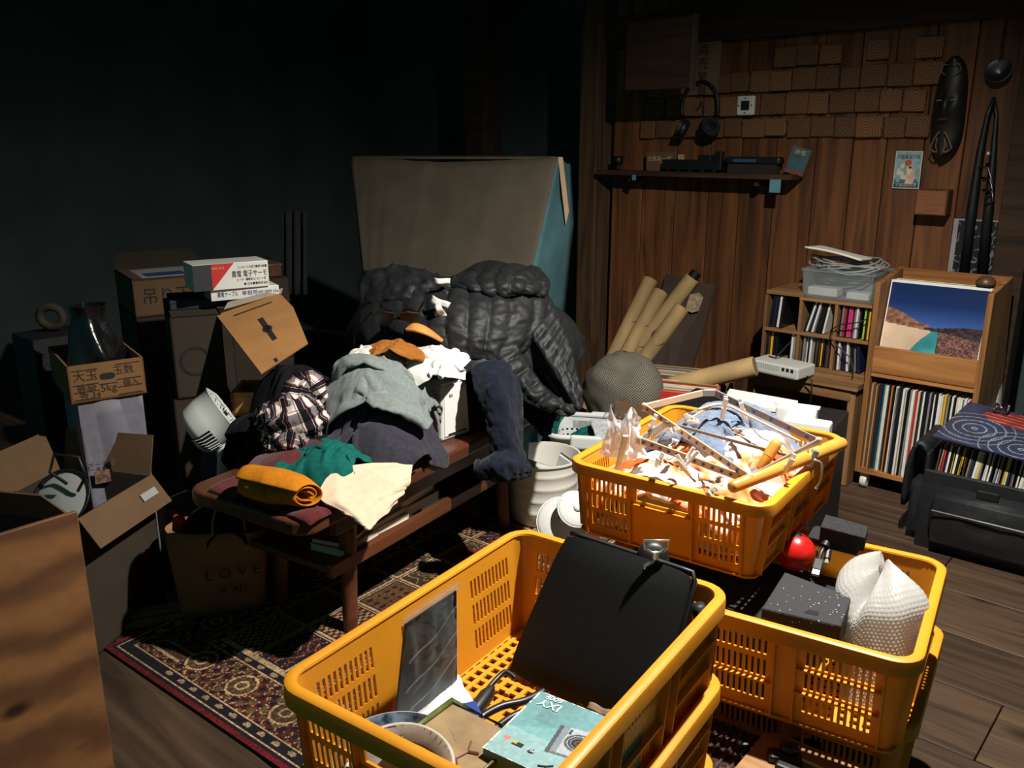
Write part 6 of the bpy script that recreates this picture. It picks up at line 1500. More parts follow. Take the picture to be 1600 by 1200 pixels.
# ---------------- 5 kg produce carton with a black bag, white bag below, open carton
FDp = 2.2
a = P(112, 632, FDp); b = P(229, 607, FDp + .10); ztp = P(107, 572, FDp)[2]; a[2] = b[2] = P(112, 632, FDp)[2] + .0
x = b - a; L = np.linalg.norm(x); x /= L; y = V3(-x[1], x[0], 0); h = ztp - a[2] + .004
pc_ = T('produce_carton', 'open five kilo produce carton with printed grid and hand hole holding a black bag', 'carton', tuple(a))
W = carton(pc_, a, x * L, y * .28, h, open_top=True, m=mat('produce_card', (122, 86, 50), .85, .1, 12))
M_inkb = mat('brown_black_ink', (48, 34, 24), .8)
Mx = lambda s, z: frame(a + x * (s * L) + V3(0, 0, z * h) - y * .0008, x, (0, 0, 1))
f = lambda s, z: a + x * (s * L) + V3(0, 0, z * h) - y * .0006
for s0, s1, z0, z1 in ((.05, .38, .08, .86), (.62, .95, .08, .9)):
    for pq_ in (((s0, z0), (s1, z0)), ((s0, z1), (s1, z1)), ((s0, z0), (s0, z1)), ((s1, z0), (s1, z1)), ((s0, (z0 + z1) / 2), (s1, (z0 + z1) / 2)), ((s0, z0 + .2), (s1, z0 + .2))):
        part(pc_, 'grid_line', MB().bar(f(*pq_[0]), f(*pq_[1]), .0018, .0018), M_inkb, world=True)
part(pc_, 'grid_line', MB().bar(f(.38, .42), f(.62, .42), .0018, .0018), M_inkb, world=True)
part(pc_, 'hand_hole', MB().add([tuple(f(.5 + .10 * math.copysign(abs(math.cos(t_)) ** .5, math.cos(t_)), .62 + .09 * math.copysign(abs(math.sin(t_)) ** .7, math.sin(t_)))) for t_ in np.linspace(0, 6.283, 20, endpoint=False)], [tuple(range(20))]), M_ink, world=True)
text('5kg', .028, M_inkb, pc_, Mx(.5, .30), root=pc_); text('大玉', .03, M_inkb, pc_, Mx(.22, .68), root=pc_); text('等級', .024, M_inkb, pc_, Mx(.22, .36), root=pc_); text('秀 34', .022, M_inkb, pc_, Mx(.25, .16), root=pc_); text('玉数', .026, M_inkb, pc_, Mx(.72, .72), root=pc_); text('個入', .02, M_inkb, pc_, Mx(.8, .36), root=pc_)
bc_ = a + x * (L * .5) + y * .14
n1, n2 = 30, 16; pts = np.zeros((n1 + 1, n2, 3))
for i in range(n1 + 1):
    for j in range(n2):
        t_ = 2 * math.pi * i / n1; v_ = j / (n2 - 1)
        r = (.085 * (1 - .72 * v_ ** 1.6) + .02 * max(0, v_ - .85) / .15) * (1 + .12 * math.sin(5 * t_ + 6 * v_) + .16 * (vnoise(2 * math.cos(t_) + 4, 2 * math.sin(t_) + 5 * v_, 6) - .5))
        pts[i, j] = bc_ + x * r * math.cos(t_) + y * r * math.sin(t_) + V3(0, 0, .012 + .215 * v_)
single('black_bag', 'black shiny plastic bag gathered in the open produce carton', 'bag', MB().grid(pts), mat('bin_bag', (16, 17, 19), .22, .1, 20, bump=.7, bscale=30, spec=.6), smooth=True, subd=1)
# white printed bag below
a2 = P(112, 735, FDp - .04); b2 = P(212, 700, FDp + .06); zt2 = a[2] - .004
a2[2] = b2[2] = .001; x2 = x; y2 = y
a2 = np.array([*(a + x * .015 + y * .01)[:2], .001])
t = T('white_printed_bag', 'white creased printed bag standing under the produce carton', 'bag', tuple(a2))
n = 16; pts = np.zeros((n, n, 3))
hh_ = zt2 - .001
for i in range(n):
    for j in range(n):
        u, v = i / (n - 1), j / (n - 1)
        pts[i, j] = a2 + x2 * (u * L * .86) - y2 * (.006 * math.sin(9 * u + 4 * v) + .012 * (1 - v)) + V3(0, 0, v * hh_)
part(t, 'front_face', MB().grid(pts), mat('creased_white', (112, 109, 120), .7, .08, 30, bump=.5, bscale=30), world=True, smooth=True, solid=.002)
part(t, 'body', MB().slab([a2 + V3(0, 0, hh_), a2 + x2 * L * .86 + V3(0, 0, hh_), a2 + x2 * L * .86 + y2 * .22 + V3(0, 0, hh_), a2 + y2 * .22 + V3(0, 0, hh_)], hh_), MATS['creased_white'], world=True)
for k in range(3): 
    s = .2 + .27 * k; part(t, 'printed_picture', MB().box(tuple(a2 + x2 * (s * L * .86) - y2 * .021 + V3(0, 0, hh_ - .20 + .028 * k)), (.038, .003, .034), rot(0, 0, math.atan2(x2[1], x2[0]))), mat('picture_ink_%d' % k, [(120, 84, 70), (70, 60, 60), (58, 66, 62)][k], .7, .6, 90), world=True)
text('ボーネルンド'[:5], .016, M_ink, t, frame(a2 + x2 * (.22 * L) - y2 * .022 + V3(0, 0, hh_ - .165), x2, (0, 0, 1)), root=t)
# open carton in front
OD = 2.0
a = P(62, 815, OD - .1); a[2] = P(62, 812, OD - .1)[2]
o1 = G(120, 812, .36); o2 = G(236, 742, .36)
x = o2 - o1; L = np.linalg.norm(x); x /= L; y = V3(-x[1], x[0], 0)
t = T('open_carton', 'open brown carton with raised flaps holding a black lamp, behind the plywood', 'carton', (o1[0], o1[1], 0))
M_card_dim = mat('carton_card_dimmed', (96, 71, 46), .85, .1, 12)
W = carton(t, (o1[0], o1[1], .001), x * L, y * .26, .358, open_top=True, m=M_card_shade)  # walls take the darkened card, shade from the heap painted in
tp = V3(0, 0, .36); O = np.array([o1[0], o1[1], 0])
part(t, 'flap', MB().slab([O + tp + y * .26, O + y * .26 + x * L + tp, O + x * L + y * .30 + tp + V3(0, 0, .10), O + y * .30 + tp + V3(0, 0, .10)], .004), M_card_dim, world=True)
part(t, 'flap', MB().slab([O + tp, O + y * .26 + tp, O + y * .24 - x * .07 + tp + V3(0, 0, .09), O + y * .02 - x * .07 + tp + V3(0, 0, .09)], .004), M_card_dim, world=True)
part(t, 'flap', MB().slab([O + x * L + tp, O + x * L + y * .26 + tp, O + x * (L + .03) + y * .26 + tp + V3(0, 0, .10), O + x * (L + .03) + tp + V3(0, 0, .10)], .004), M_card_dim, world=True)
part(t, 'flap', MB().slab([O + tp, O + x * L + tp, O + x * L - y * .05 + tp + V3(0, 0, -.07), O - y * .05 + tp + V3(0, 0, -.07)], .004), M_card_dim, world=True)
part(t, 'tape', MB().box(tuple(O + x * L * .8 - y * .03 + tp + V3(0, 0, -.028)), (.06, .002, .02), rot(-.6, 0, math.atan2(x[1], x[0]))), M_grey, world=True)
lc = O + x * (L * .38) + y * .12 + V3(0, 0, .35)
lm = T('headlamp_dish', 'dark round reflector lamp with a cord lying in the open carton', 'lamp', tuple(lc), r=(math.radians(50), 0, math.radians(30)))
part(lm, 'shade', MB().lathe([(.02, -.05), (.03, -.045), (.058, -.01), (.078, .02), (.075, .02), (.055, -.008), (.001, -.04)], 28), M_black, smooth=True); part(lm, 'diffuser', MB().lathe([(.07, .012), (.04, .02), (.001, .022)], 28), M_grey, smooth=True)
part(lm, 'cord', MB().tube([(.05, .02, .03), (.08, .05, .06), (.06, .09, .08), (.0, .09, .09), (-.01, .05, .07), (.03, .03, .05)], .004, 6), M_black, smooth=True)
# ---------------- sheet-covered furniture at the back
M_sheet = mat('grey_linen', (74, 67, 57), .95, .1, 12, bump=.3, bscale=300, stretch=(1, 1, .3), spec=.1)
M_blue_s = mat('blue_green_sheet', (58, 86, 92), .95, .12, 12, bump=.3, bscale=200, spec=.1)
S = {'tl': P(548, 245, 3.3), 'tr': P(872, 246, 2.98), 'br': P(818, 480, 2.74), 'bl': P(572, 480, 3.06)}
zt_ = (S['tl'][2] + S['tr'][2]) / 2
n1, n2 = 60, 26; pts = np.zeros((n1, n2, 3))
dn = np.cross(S['tr'] - S['tl'], S['br'] - S['tr']); dn /= np.linalg.norm(dn)
if np.dot(dn, FW) > 0: dn = -dn
ext = lambda a_, b_: V3(b_[0] + (b_[0] - a_[0]) * .15, b_[1] + (b_[1] - a_[1]) * .15, .03)
Sb = {'bl': ext(S['tl'], S['bl']), 'br': ext(S['tr'], S['br'])}
for i in range(n1):
    for j in range(n2):
        u, v = i / (n1 - 1), j / (n2 - 1)
        p = bilin([S['tl'], S['tr'], S['br'], S['bl']], u, v / .6) if v < .6 else bilin([S['bl'], S['br'], Sb['br'], Sb['bl']], u, (v - .6) / .4)
        fold = .010 * (ridged(np.array(u * 6 + v * 1.1), np.array(v * .8), 4, 2) - .4) * (1 if 0 < i < n1 - 1 else 0)
        p = p + dn * fold - V3(0, 0, .018 * math.sin(math.pi * u) * (1 - v)); pts[i, j] = p
sh = T('sheeted_furniture', 'tall piece of furniture covered by a grey sheet with blue green end behind the jacket', 'furniture', tuple(Sb['bl']))
part(sh, 'front_sheet', MB().grid(pts), M_sheet, world=True, smooth=True, solid=.004)
bk0, bk1 = P(898, 270, 3.10), P(893, 350, 3.10)
e_ = V3(-.02, .30, 0)
rt = [S['tr'] , S['br'], Sb['br']]
back_top = S['tr'] + HF * .16 + HR * .055 - V3(0, 0, .03); back_mid = P(896, 352, 3.05); back_bot = Sb['br'] + HF * .35 + HR * .12
pts = np.zeros((8, 26, 3))
for i in range(8):
    for j in range(26):
        u, v = i / 7, j / 25
        A_ = (S['tr'] * (1 - v / .6) + S['br'] * v / .6) if v < .6 else (S['br'] * (1 - (v - .6) / .4) + Sb['br'] * (v - .6) / .4); B_ = (back_top * (1 - v * 2) + back_mid * v * 2) if v < .5 else (back_mid * (2 - 2 * v) + back_bot * (2 * v - 1))
        pts[i, j] = A_ * (1 - u) + B_ * u + dn * (.010 * math.sin(8 * u + 7 * v) * math.sin(math.pi * u))
part(sh, 'end_sheet', MB().grid(pts), M_blue_s, 'blue green sheet over the end', world=True, smooth=True, solid=.004)
part(sh, 'tan_binding', MB().slab([S['tr'] + V3(0, 0, .002), S['tr'] + HR * .016 + V3(0, 0, .001), P(889, 330, 2.99), P(884, 352, 2.985)][::-1], .004), mat('tan_tape', (150, 124, 96), .9, .1, 20), world=True)
top_b = [S['tl'], S['tr'], S['tr'] + HF * .3, S['tl'] + HF * .3]
part(sh, 'top_sheet', MB().slab(top_b, .006), M_sheet, world=True)
# dim things further left at the back, barely reached by the light
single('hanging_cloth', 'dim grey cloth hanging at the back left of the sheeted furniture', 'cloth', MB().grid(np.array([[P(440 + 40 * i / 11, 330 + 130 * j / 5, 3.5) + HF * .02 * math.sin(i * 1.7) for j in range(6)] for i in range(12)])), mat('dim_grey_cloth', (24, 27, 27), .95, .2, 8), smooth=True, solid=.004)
t = T('cord_reel', 'small brown coil at the far left beside the black bag', 'coil', tuple(P(80, 500, 2.6)))
part(t, 'reel', MB().tube([P(80, 495, 2.6) + HR * .035 * math.cos(k) + V3(0, 0, .03 * math.sin(k)) for k in np.linspace(0, 6.283, 20, endpoint=False)], .012, 8, closed=True), M_card_shade, world=True, smooth=True)
part(t, 'stand', MB().box(tuple(P(80, 530, 2.6) * 1.0 - V3(0, 0, P(80, 530, 2.6)[2] / 2 - .01)), (.16, .16, P(80, 530, 2.6)[2] + .02)), M_case, world=True)
# ================================================================== contents of the front crate
Fz = FZ + .0045
def crate_xy(u, v): # local crate coordinates of the front crate: u along its long side, v across
    c, s = math.cos(FR_), math.sin(FR_); return np.array([fc[0] + u * c - v * s, fc[1] + u * s + v * c])
# black document case leaning at the far right
q0 = V3(*crate_xy(.105, .10), Fz + .004); q1 = V3(*crate_xy(.105, -.145), Fz + .004)
tq0, tq1 = G(886, 832, .622), G(1085, 897, .612)
up_ = tq0 - q0
bq = [q0, q1, tq1 + (tq0 - tq1) * .0, tq0]
dc = T('document_case', 'large black zip case leaning in the front crate', 'bag', tuple(q0))
M_leath = mat('black_vinyl_case', (10, 10, 11), .65, .15, 60, bump=.06, bscale=200, spec=.3)
def cushion(q, th, n=12, puff=.008, rnd=.0):
    q = [np.array(p, float) for p in q]; nr = np.cross(q[1] - q[0], q[3] - q[0]); nr /= np.linalg.norm(nr)
    mb = MB(); F_ = np.zeros((n, n, 3)); B_ = np.zeros((n, n, 3))
    for i in range(n):
        for j in range(n):
            u, v = i / (n - 1), j / (n - 1)
            # round the corners of the outline
            uu, vv = 2 * u - 1, 2 * v - 1; k = 1 - rnd * (abs(uu) ** 5 * abs(vv) ** 5)
            p = bilin(q, .5 + uu * k / 2, .5 + vv * k / 2); b = (1 - uu ** 4) * (1 - vv ** 4)
            F_[i, j] = p + nr * (th / 2 * (.55 + .45 * (1 - max(abs(uu), abs(vv)) ** 8)) + puff * b); B_[i, j] = p - nr * (th / 2 * (.55 + .45 * (1 - max(abs(uu), abs(vv)) ** 8)) + puff * b)
    mb.grid(F_); mb.grid(B_[::-1])
    e = [F_[:, 0], F_[-1, :], F_[::-1, -1], F_[0, ::-1]]; g = [B_[:, 0], B_[-1, :], B_[::-1, -1], B_[0, ::-1]]
    for a_, b_ in zip(e, g): mb.grid(np.stack([b_, a_], 1))
    return mb, nr
sh_ = (tq0 - q0); nrm_ = np.cross(q1 - q0, tq0 - q0); nrm_ /= np.linalg.norm(nrm_)
mb, nr = cushion(bq, .016, puff=.003, rnd=.05); part(dc, 'front_cover', mb, M_leath, world=True, smooth=True)
off = -nr * .020 if np.dot(nr, FW) < 0 else nr * .020
mb, _ = cushion([p + off + (tq1 - tq0) * .0 for p in bq], .020, puff=.004, rnd=.08); part(dc, 'back_cover', mb, M_leath, world=True, smooth=True)
rim_ = [bilin(bq, u, 1.0) + off * .5 + V3(0, 0, .002) for u in np.linspace(.01, .97, 12)] + [bilin(bq, 1.0, v) + off * .5 for v in np.linspace(.95, .1, 10)]
part(dc, 'zip', MB().tube(rim_, .004, 6), M_black, world=True, smooth=True)
st = bilin(bq, .98, .80) + off * 1.2
part(dc, 'strap', MB().tube([st + HR * .012, st + HR * .028 - V3(0, 0, .05), st + HR * .024 - V3(0, 0, .12), st + HR * .01 - V3(0, 0, .17)], [.010, .015, .015, .010], 10), M_fab, world=True, smooth=True)
# carry strap with a bright clasp behind the case
cp = G(1021, 850, .634)
cl = T('strap_clasp', 'chrome snap hook on a black webbing loop behind the document case', 'clasp', tuple(cp))
part(cl, 'webbing', MB().lathe([(.001, .010), (.016, .010), (.024, .004), (.024, -.004), (.016, -.010), (.001, -.010)], 28, M=Matrix.Translation(tuple(cp - V3(0, 0, .022))) @ Vector(tuple(-HF * .9 + V3(0, 0, .4))).to_track_quat('Z', 'Y').to_matrix().to_4x4()), M_black, world=True, smooth=True)
part(cl, 'strap_end', MB().tube([cp - V3(0, 0, .03), cp + HF * .012 - V3(0, 0, .07), cp + HF * .015 - V3(0, 0, .13)], .010, 8), M_fab, world=True, smooth=True)
dk = lambda a, b: cp - HF * .022 + HR * a + V3(0, 0, b)
part(cl, 'dee_ring', MB().tube([dk(-.018, .016), dk(.018, .016), dk(.016, .004), dk(.006, -.003), dk(-.006, -.003), dk(-.016, .004)], .0022, 8, closed=True), M_chrome, world=True, smooth=True)
part(cl, 'swivel', MB().tube([dk(0, -.002), dk(0, -.012)], .0045, 10), M_chrome, world=True)
part(cl, 'hook', MB().tube([dk(0, -.010), dk(-.004, -.018), dk(-.014, -.024), dk(-.016, -.034), dk(-.006, -.042), dk(.008, -.040), dk(.012, -.032), dk(.006, -.026)], .0028, 8), M_chrome, world=True, smooth=True)
# clear zip bag with a dark sheet
zb0, zb1 = V3(*crate_xy(-.130, .128), Fz + .006), V3(*crate_xy(.022, .128), Fz + .006)
zt0, zt1 = G(628, 962, .612), G(714, 906, .612)
zbag = T('zip_bag', 'clear plastic bag with a dark sheet standing against the left wall of the front crate', 'bag', tuple(zb0))
n1, n2 = 26, 30; pts = np.zeros((n1, n2, 3))
for i in range(n1):
    for j in range(n2):
        u, v = i / (n1 - 1), j / (n2 - 1); p = bilin([zb0, zb1, zt1, zt0], u, v)
        e_ = math.sin(math.pi * u) ** .5 * math.sin(math.pi * v) ** .5
        pts[i, j] = p + V3(1, -.1, 0) * (.012 * e_ + .012 * (ridged(np.array(u * 4.), np.array(v * 4.), 3, 2) - .4) * e_)
M_clr = film('zip_bag_film', (180, 188, 192), .95, .12, .9, 40)
part(zbag, 'front_film', MB().grid(pts), M_clr, world=True, smooth=True)
part(zbag, 'dark_sheet', MB().slab([bilin([zb0, zb1, zt1, zt0], u, v) + V3(.004, 0, 0) for u, v in ((.05, .10), (.95, .10), (.95, .93), (.05, .93))], .003), mat('dark_photo_sheet', (17, 20, 22), .4, .5, 14), world=True)
part(zbag, 'zip_strip', MB().bar(bilin([zb0, zb1, zt1, zt0], 0, .97) + V3(.006, 0, 0), bilin([zb0, zb1, zt1, zt0], 1, .97) + V3(.006, 0, 0), .003, .006), M_clr, world=True)
gq = np.zeros((24, 10, 3))
for i in range(24):
    for j in range(10):
        u, v = i / 23, j / 9; p = zb0 * (1 - u) + zb1 * u
        gq[i, j] = p + V3(.07 * v, -.02 * v, .004 + .02 * (1 - v) ** 2 + .007 * abs(math.sin(v * 9 + 1.3 * math.sin(u * 7))) * (.4 + vnoise(u * 8, v * 3, 5)))
part(zbag, 'gusset', MB().grid(gq), mat('silver_film', (226, 228, 230), .2, .1, 40, bump=.5, bscale=60, spec=.8), 'crumpled silver white bottom edge', world=True, smooth=True, solid=.0008)
for k, s in enumerate((.3, .5, .72)): part(zbag, 'crease_line', MB().tube([bilin([zb0, zb1, zt1, zt0], u, s - .12 + .25 * u + .02 * math.sin(9 * u)) + V3(.012, 0, 0) for u in np.linspace(.1, .9, 12)], .0012, 5), M_clr, world=True)
# camera carton
ib = T('camera_box', 'pale teal camera box with a printed camera lying in the front crate', 'box', (0, 0, 0))
bq4 = [G(762, 1160, .490), G(1000, 1290, .490), G(956, 1150, .490), G(845, 1080, .490)]
o_ = G(845, 1080, .492); pA = G(762, 1160, .492); pB = G(948, 1143, .492)
ux_ = pA - o_; Lx = .135; ux_ /= np.linalg.norm(ux_); uy_ = pB - o_; uy_ -= ux_ * np.dot(uy_, ux_); Ly = .150; uy_ /= np.linalg.norm(uy_)
ib.location = Vector(tuple(o_ - V3(0, 0, .066)))
top = [o_, o_ + ux_ * Lx, o_ + ux_ * Lx + uy_ * Ly, o_ + uy_ * Ly]
part(ib, 'carton', MB().slab(top if np.cross(ux_, uy_)[2] > 0 else top[::-1], .064), mat('teal_box_side', (70, 104, 108), .5, .08, 20), world=True, bevel=.003)
def ixy(u, v): # u: from the far corner towards us along x, v: towards the right
    c = C(112, 160, 164) * np.ones(u.shape + (1,)); sw = (u + .55 * v)
    c = np.where((sw < .62)[..., None], c * .92, c); c = np.where(((v > .15) & (u < .42))[..., None], c * (.86 + .25 * v[..., None]), c)
    band = (u > .60); c = np.where(band[..., None], C(134, 170, 172) * 1.0, c)
    # pictured camera
    a = (u - .50) * .98 + (v - .62) * .17; b = (v - .60) - (u - .5) * .12
    body = (np.abs(a) < .20) & (np.abs(b) < .155); c[body] = C(164, 172, 180)
    sh_b = body & (b < -.10); c[sh_b] = C(122, 130, 138); sd = body & (a > .17); c[sd] = C(92, 98, 104)
    topp = (np.abs(a) < .20) & (b < -.155) & (b > -.19); c[topp] = C(70, 76, 82)
    r = np.hypot(a + .02, b - .03)
    for rad, col in ((.125, C(120, 126, 132)), (.115, C(56, 60, 66)), (.10, C(150, 156, 162)), (.088, C(40, 43, 48)), (.072, C(110, 116, 122)), (.062, C(26, 27, 31)), (.036, C(84, 60, 60)), (.018, C(18, 18, 20))):
        c[r < rad] = col
    lg = (np.abs(a + .14) < .035) & (np.abs(b + .08) < .012); c[lg] = C(60, 66, 72)
    # small marks near the left edge
    m1 = np.hypot(u - .76, v - .10) < .030; c[m1] = C(206, 120, 96)
    m2 = (np.abs(u - .79) < .028) & (np.abs(v - .22) < .048); c[m2] = C(38, 36, 36); m2b = m2 & (v < .21) & (u < .79); c[m2b] = C(214, 160, 50)
    m3 = np.hypot(u - .80, v - .355) < .032; c[m3] = C(30, 36, 44)
    fd = np.abs(v - (.12 - 0)) < .0; n = vnoise(u * 30, v * 30, 6)
    we = (np.minimum(np.minimum(u, 1 - u), np.minimum(v, 1 - v)) < .012) & (n > .4); c[we] = C(206, 206, 198)
    return c * (.94 + .1 * n)[..., None]
e1 = V3(0, 0, .0008)
part(ib, 'top_print', paint_quad([p + e1 for p in top], 120, 130, ixy), MATS['matt_print'], world=True)
M_wht = mat('white_ink', (226, 232, 232), .6)
def onbox(u, v, rx): return frame(o_ + ux_ * Lx * u + uy_ * Ly * v + V3(0, 0, .0018), rx, np.cross((0, 0, 1), rx))
text('IXY', .021, M_wht, ib, onbox(.15, .18, -uy_ * .92 + ux_ * .38 if False else -uy_), root=ib); text('600F', .0125, M_wht, ib, onbox(.05, .17, -uy_), root=ib)
text('イン', .022, M_ink, ib, onbox(.93, .62, uy_), root=ib); text('10x', .007, M_wht, ib, onbox(.80, .355, uy_), root=ib); text('光学', .012, mat('faint_blue_ink', (96, 140, 150), .6), ib, onbox(.15, .72, uy_), root=ib)
part(ib, 'torn_flap', MB().grid(np.array([[o_ + uy_ * (Ly * (.46 + .20 * i / 7)) - ux_ * (.001 + .009 * j / 3) + V3(0, 0, .001 + .004 * (j / 3) ** 2 + .0015 * math.sin(i)) for j in range(4)] for i in range(8)])), mat('torn_card', (120, 96, 76), .8, .3, 60), world=True, smooth=True, solid=.001)
# bowls and the green edged dish at the near end
bw = T('blue_rim_bowl', 'white bowl with a dark blue patterned rim, at the near end of the front crate', 'bowl', tuple(V3(*crate_xy(-.175, .07), Fz + .012)))
M_porc = mat('porcelain', (196, 194, 186), .3, .06, 10)
part(bw, 'bowl', MB().lathe([(.03, 0), (.034, 0), (.06, .02), (.078, .048), (.075, .049), (.057, .024), (.03, .008), (.001, .006)], 40), M_porc, smooth=True)
part(bw, 'patterned_rim', MB().lathe([(.0568, .0268), (.0742, .0500)], 40), mat('cobalt_pattern', (34, 62, 104), .3, .6, 70, mix2=(120, 140, 160)), 'dark blue patterned band', smooth=True)
part(bw, 'foot', MB().lathe([(.031, -.008), (.034, -.008), (.034, .001), (.03, .001)], 30), M_porc)
gd = T('square_dish', 'brown grey square dish with a green glazed edge lying in the front crate', 'dish', tuple(G(710, 1165, .485)), r=(math.radians(-8), math.radians(6), math.radians(10)))
M_dish = mat('speckled_brown_glaze', (136, 112, 78), .5, .3, 18, bump=.1, bscale=40)
da = [V3(-.055, -.075, 0), V3(.055, -.075, 0), V3(.055, .075, 0), V3(-.055, .075, 0)]
part(gd, 'plate', MB().hexa([p * .9 + V3(0, 0, -.014) for p in da], da), M_dish, bevel=.004, seg=3)
part(gd, 'glazed_rim', MB().tube([p + V3(0, 0, .002) for p in da], .0045, 8, closed=True), mat('green_glaze', (84, 90, 44), .35, .5, 40), 'olive green glazed rim', smooth=True)
part(gd, 'painted_sprig', MB().tube([(.012, .02, .0015), (.02, .0, .0015), (.016, -.02, .0015), (.028, -.035, .0015)], .0014, 5).tube([(.02, 0, .0015), (.032, .006, .0015)], .002, 5), mat('sprig_red', (120, 60, 34), .5))
part(gd, 'brush_mark', MB().tube([(-.01, -.05, .0015), (.01, -.035, .0015), (.02, -.05, .0015), (.005, -.062, .0015)], .0018, 5), M_ink)
sb = T('stone_bowl', 'worn grey brown bowl nested on the blue rimmed one in the front crate', 'bowl', tuple(V3(*crate_xy(-.205, .035), Fz + .058)), r=(math.radians(6), math.radians(8), 0))
M_ston = mat('worn_stoneware', (128, 116, 104), .7, .35, 14, bump=.3, bscale=60)
part(sb, 'bowl', MB().lathe([(.02, -.028), (.045, -.018), (.060, .008), (.064, .022), (.060, .023), (.050, .004), (.03, -.012), (.001, -.016)], 40), M_ston, smooth=True)
part(sb, 'rim', MB().lathe([(.0645, .021), (.062, .0245), (.0595, .0225)], 40), mat('pale_rim', (176, 168, 156), .5, .2, 30), 'paler worn rim', smooth=True)
# cables on the crate floor
M_cab = mat('black_cable', (22, 23, 25), .4, .1, 30)
for k, (l, pth, r) in enumerate([
    ('thick black cable curling from under the camera box in the front crate', [(700, 1175, .45), (740, 1130, .452), (780, 1105, .455), (820, 1095, .452), (850, 1080, .45)], .0055),
    ('black cable loop lowest beside the camera box', [(725, 1180, .446), (760, 1150, .448), (800, 1120, .448), (840, 1105, .447)], .005),
    ('black cable running up behind the plug in the front crate', [(735, 1105, .44), (755, 1085, .444), (775, 1062, .448), (790, 1050, .452), (805, 1060, .448)], .004),
    ('black cable loop crossing in front of the green edged dish', [(735, 1150, .462), (752, 1162, .462), (775, 1168, .460), (800, 1160, .456), (830, 1120, .45)], .0045)]):
    single('cable', l, 'cable', MB().tube(curvy([G(*p) for p in pth]), r, 8), M_cab, smooth=True)
pg = T('power_plug', 'moulded black plug lying on the crate lattice beside the cables', 'plug', tuple(G(752, 1098, .448)))
a_, b_ = G(741, 1112, .452), G(768, 1076, .456)
part(pg, 'body', MB().tube([a_, a_ + (b_ - a_) * .7, b_], [.0105, .0105, .006], 12), M_black, world=True, auto=40); part(pg, 'tip', MB().tube([a_, a_ - (b_ - a_) * .25], .007, 10), M_black, world=True)
vg = T('video_connector', 'blue video plug on the black cable in the front crate', 'connector', tuple(G(730, 1120, .452)), r=(0, 0, math.radians(150)))
part(vg, 'hood', MB().box((0, 0, .004), (.034, .034, .014)), mat('blue_plug', (34, 60, 132), .45, .1, 20), bevel=.002); part(vg, 'screw', MB().tube([(-.012, -.02, .004), (-.012, .024, .004)], .0035, 8), M_chrome); part(vg, 'shell', MB().box((.0, .022, .004), (.02, .012, .008)), M_chrome)
# ================================================================== contents of the right stack
def ryz(u, v, z=0): c, s = math.cos(math.radians(10)), math.sin(math.radians(10)); return V3(-.553 + u * c - v * s, 1.296 + u * s + v * c, z)
M_foam = mat('speckled_foam', (38, 38, 41), .9, .25, 200, bump=.6, bscale=350, spec=.3)
def glitter():
    m, nt, b = _nt('glitter_foam'); N = nt.nodes; L = nt.links
    tc = N.new('ShaderNodeTexCoord'); vo = N.new('ShaderNodeTexVoronoi'); vo.inputs['Scale'].default_value = 190; L.new(tc.outputs['Object'], vo.inputs['Vector'])
    lt_ = N.new('ShaderNodeMath'); lt_.operation = 'LESS_THAN'; lt_.inputs[1].default_value = .17; L.new(vo.outputs['Distance'], lt_.inputs[0])
    se = N.new('ShaderNodeSeparateColor'); L.new(vo.outputs['Color'], se.inputs[0]); gt = N.new('ShaderNodeMath'); gt.operation = 'GREATER_THAN'; gt.inputs[1].default_value = .62; L.new(se.outputs[0], gt.inputs[0])
    mu = N.new('ShaderNodeMath'); mu.operation = 'MULTIPLY'; L.new(lt_.outputs[0], mu.inputs[0]); L.new(gt.outputs[0], mu.inputs[1])
    hs = N.new('ShaderNodeMix'); hs.data_type = 'RGBA'; hs.inputs['A'].default_value = lin((190, 190, 200)); hs.inputs['Factor'].default_value = .4; L.new(vo.outputs['Color'], hs.inputs['B'])
    mx = N.new('ShaderNodeMix'); mx.data_type = 'RGBA'; mx.inputs['A'].default_value = lin((44, 44, 47)); L.new(mu.outputs[0], mx.inputs['Factor']); L.new(hs.outputs['Result'], mx.inputs['B'])
    L.new(mx.outputs['Result'], b.inputs['Base Color']); b.inputs['Roughness'].default_value = .9
    nz = N.new('ShaderNodeTexNoise'); nz.inputs['Scale'].default_value = 400; L.new(tc.outputs['Object'], nz.inputs['Vector']); bp = N.new('ShaderNodeBump'); bp.inputs['Strength'].default_value = .5; bp.inputs['Distance'].default_value = .003
    L.new(nz.outputs['Fac'], bp.inputs['Height']); L.new(bp.outputs[0], b.inputs['Normal']); return m
zf = .495
fq = [G(1190, 950, zf), G(1314, 978, zf), G(1331, 932, zf), G(1226, 893, zf)]
fo = T('foam_block', 'black glittering packing foam block at the front of the right crate', 'foam', tuple(fq[0] - V3(0, 0, .05)))
part(fo, 'block', MB().slab(fq, .05), glitter(), world=True, bevel=.003)
part(fo, 'slit', MB().add([tuple(G(*p, zf + .0006)) for p in ((1256, 957), (1278, 962), (1280, 956), (1262, 952))], [(0, 1, 2, 3)]), M_black, world=True)
c_ = G(1245, 900, .44)
f2 = T('foam_block', 'plain dark foam filling the right crate below the glittering block', 'foam', tuple(ryz(-.04, .0, RZ1 + .006)), math.radians(10))
part(f2, 'block', MB().box((-.02, .0, .053), (.32, .27, .104)), M_foam, bevel=.004); part(f2, 'cut_line', MB().box((.05, -.1355, .08), (.08, .001, .006)), M_black)
f3q = [G(1262, 838, .520), G(1340, 858, .520), G(1350, 838, .520), G(1272, 820, .520)]
f3 = T('foam_slab', 'flat black foam slab lying over the far rim of the right crate by the red ball', 'foam', tuple(f3q[0] - V3(0, 0, .014)))
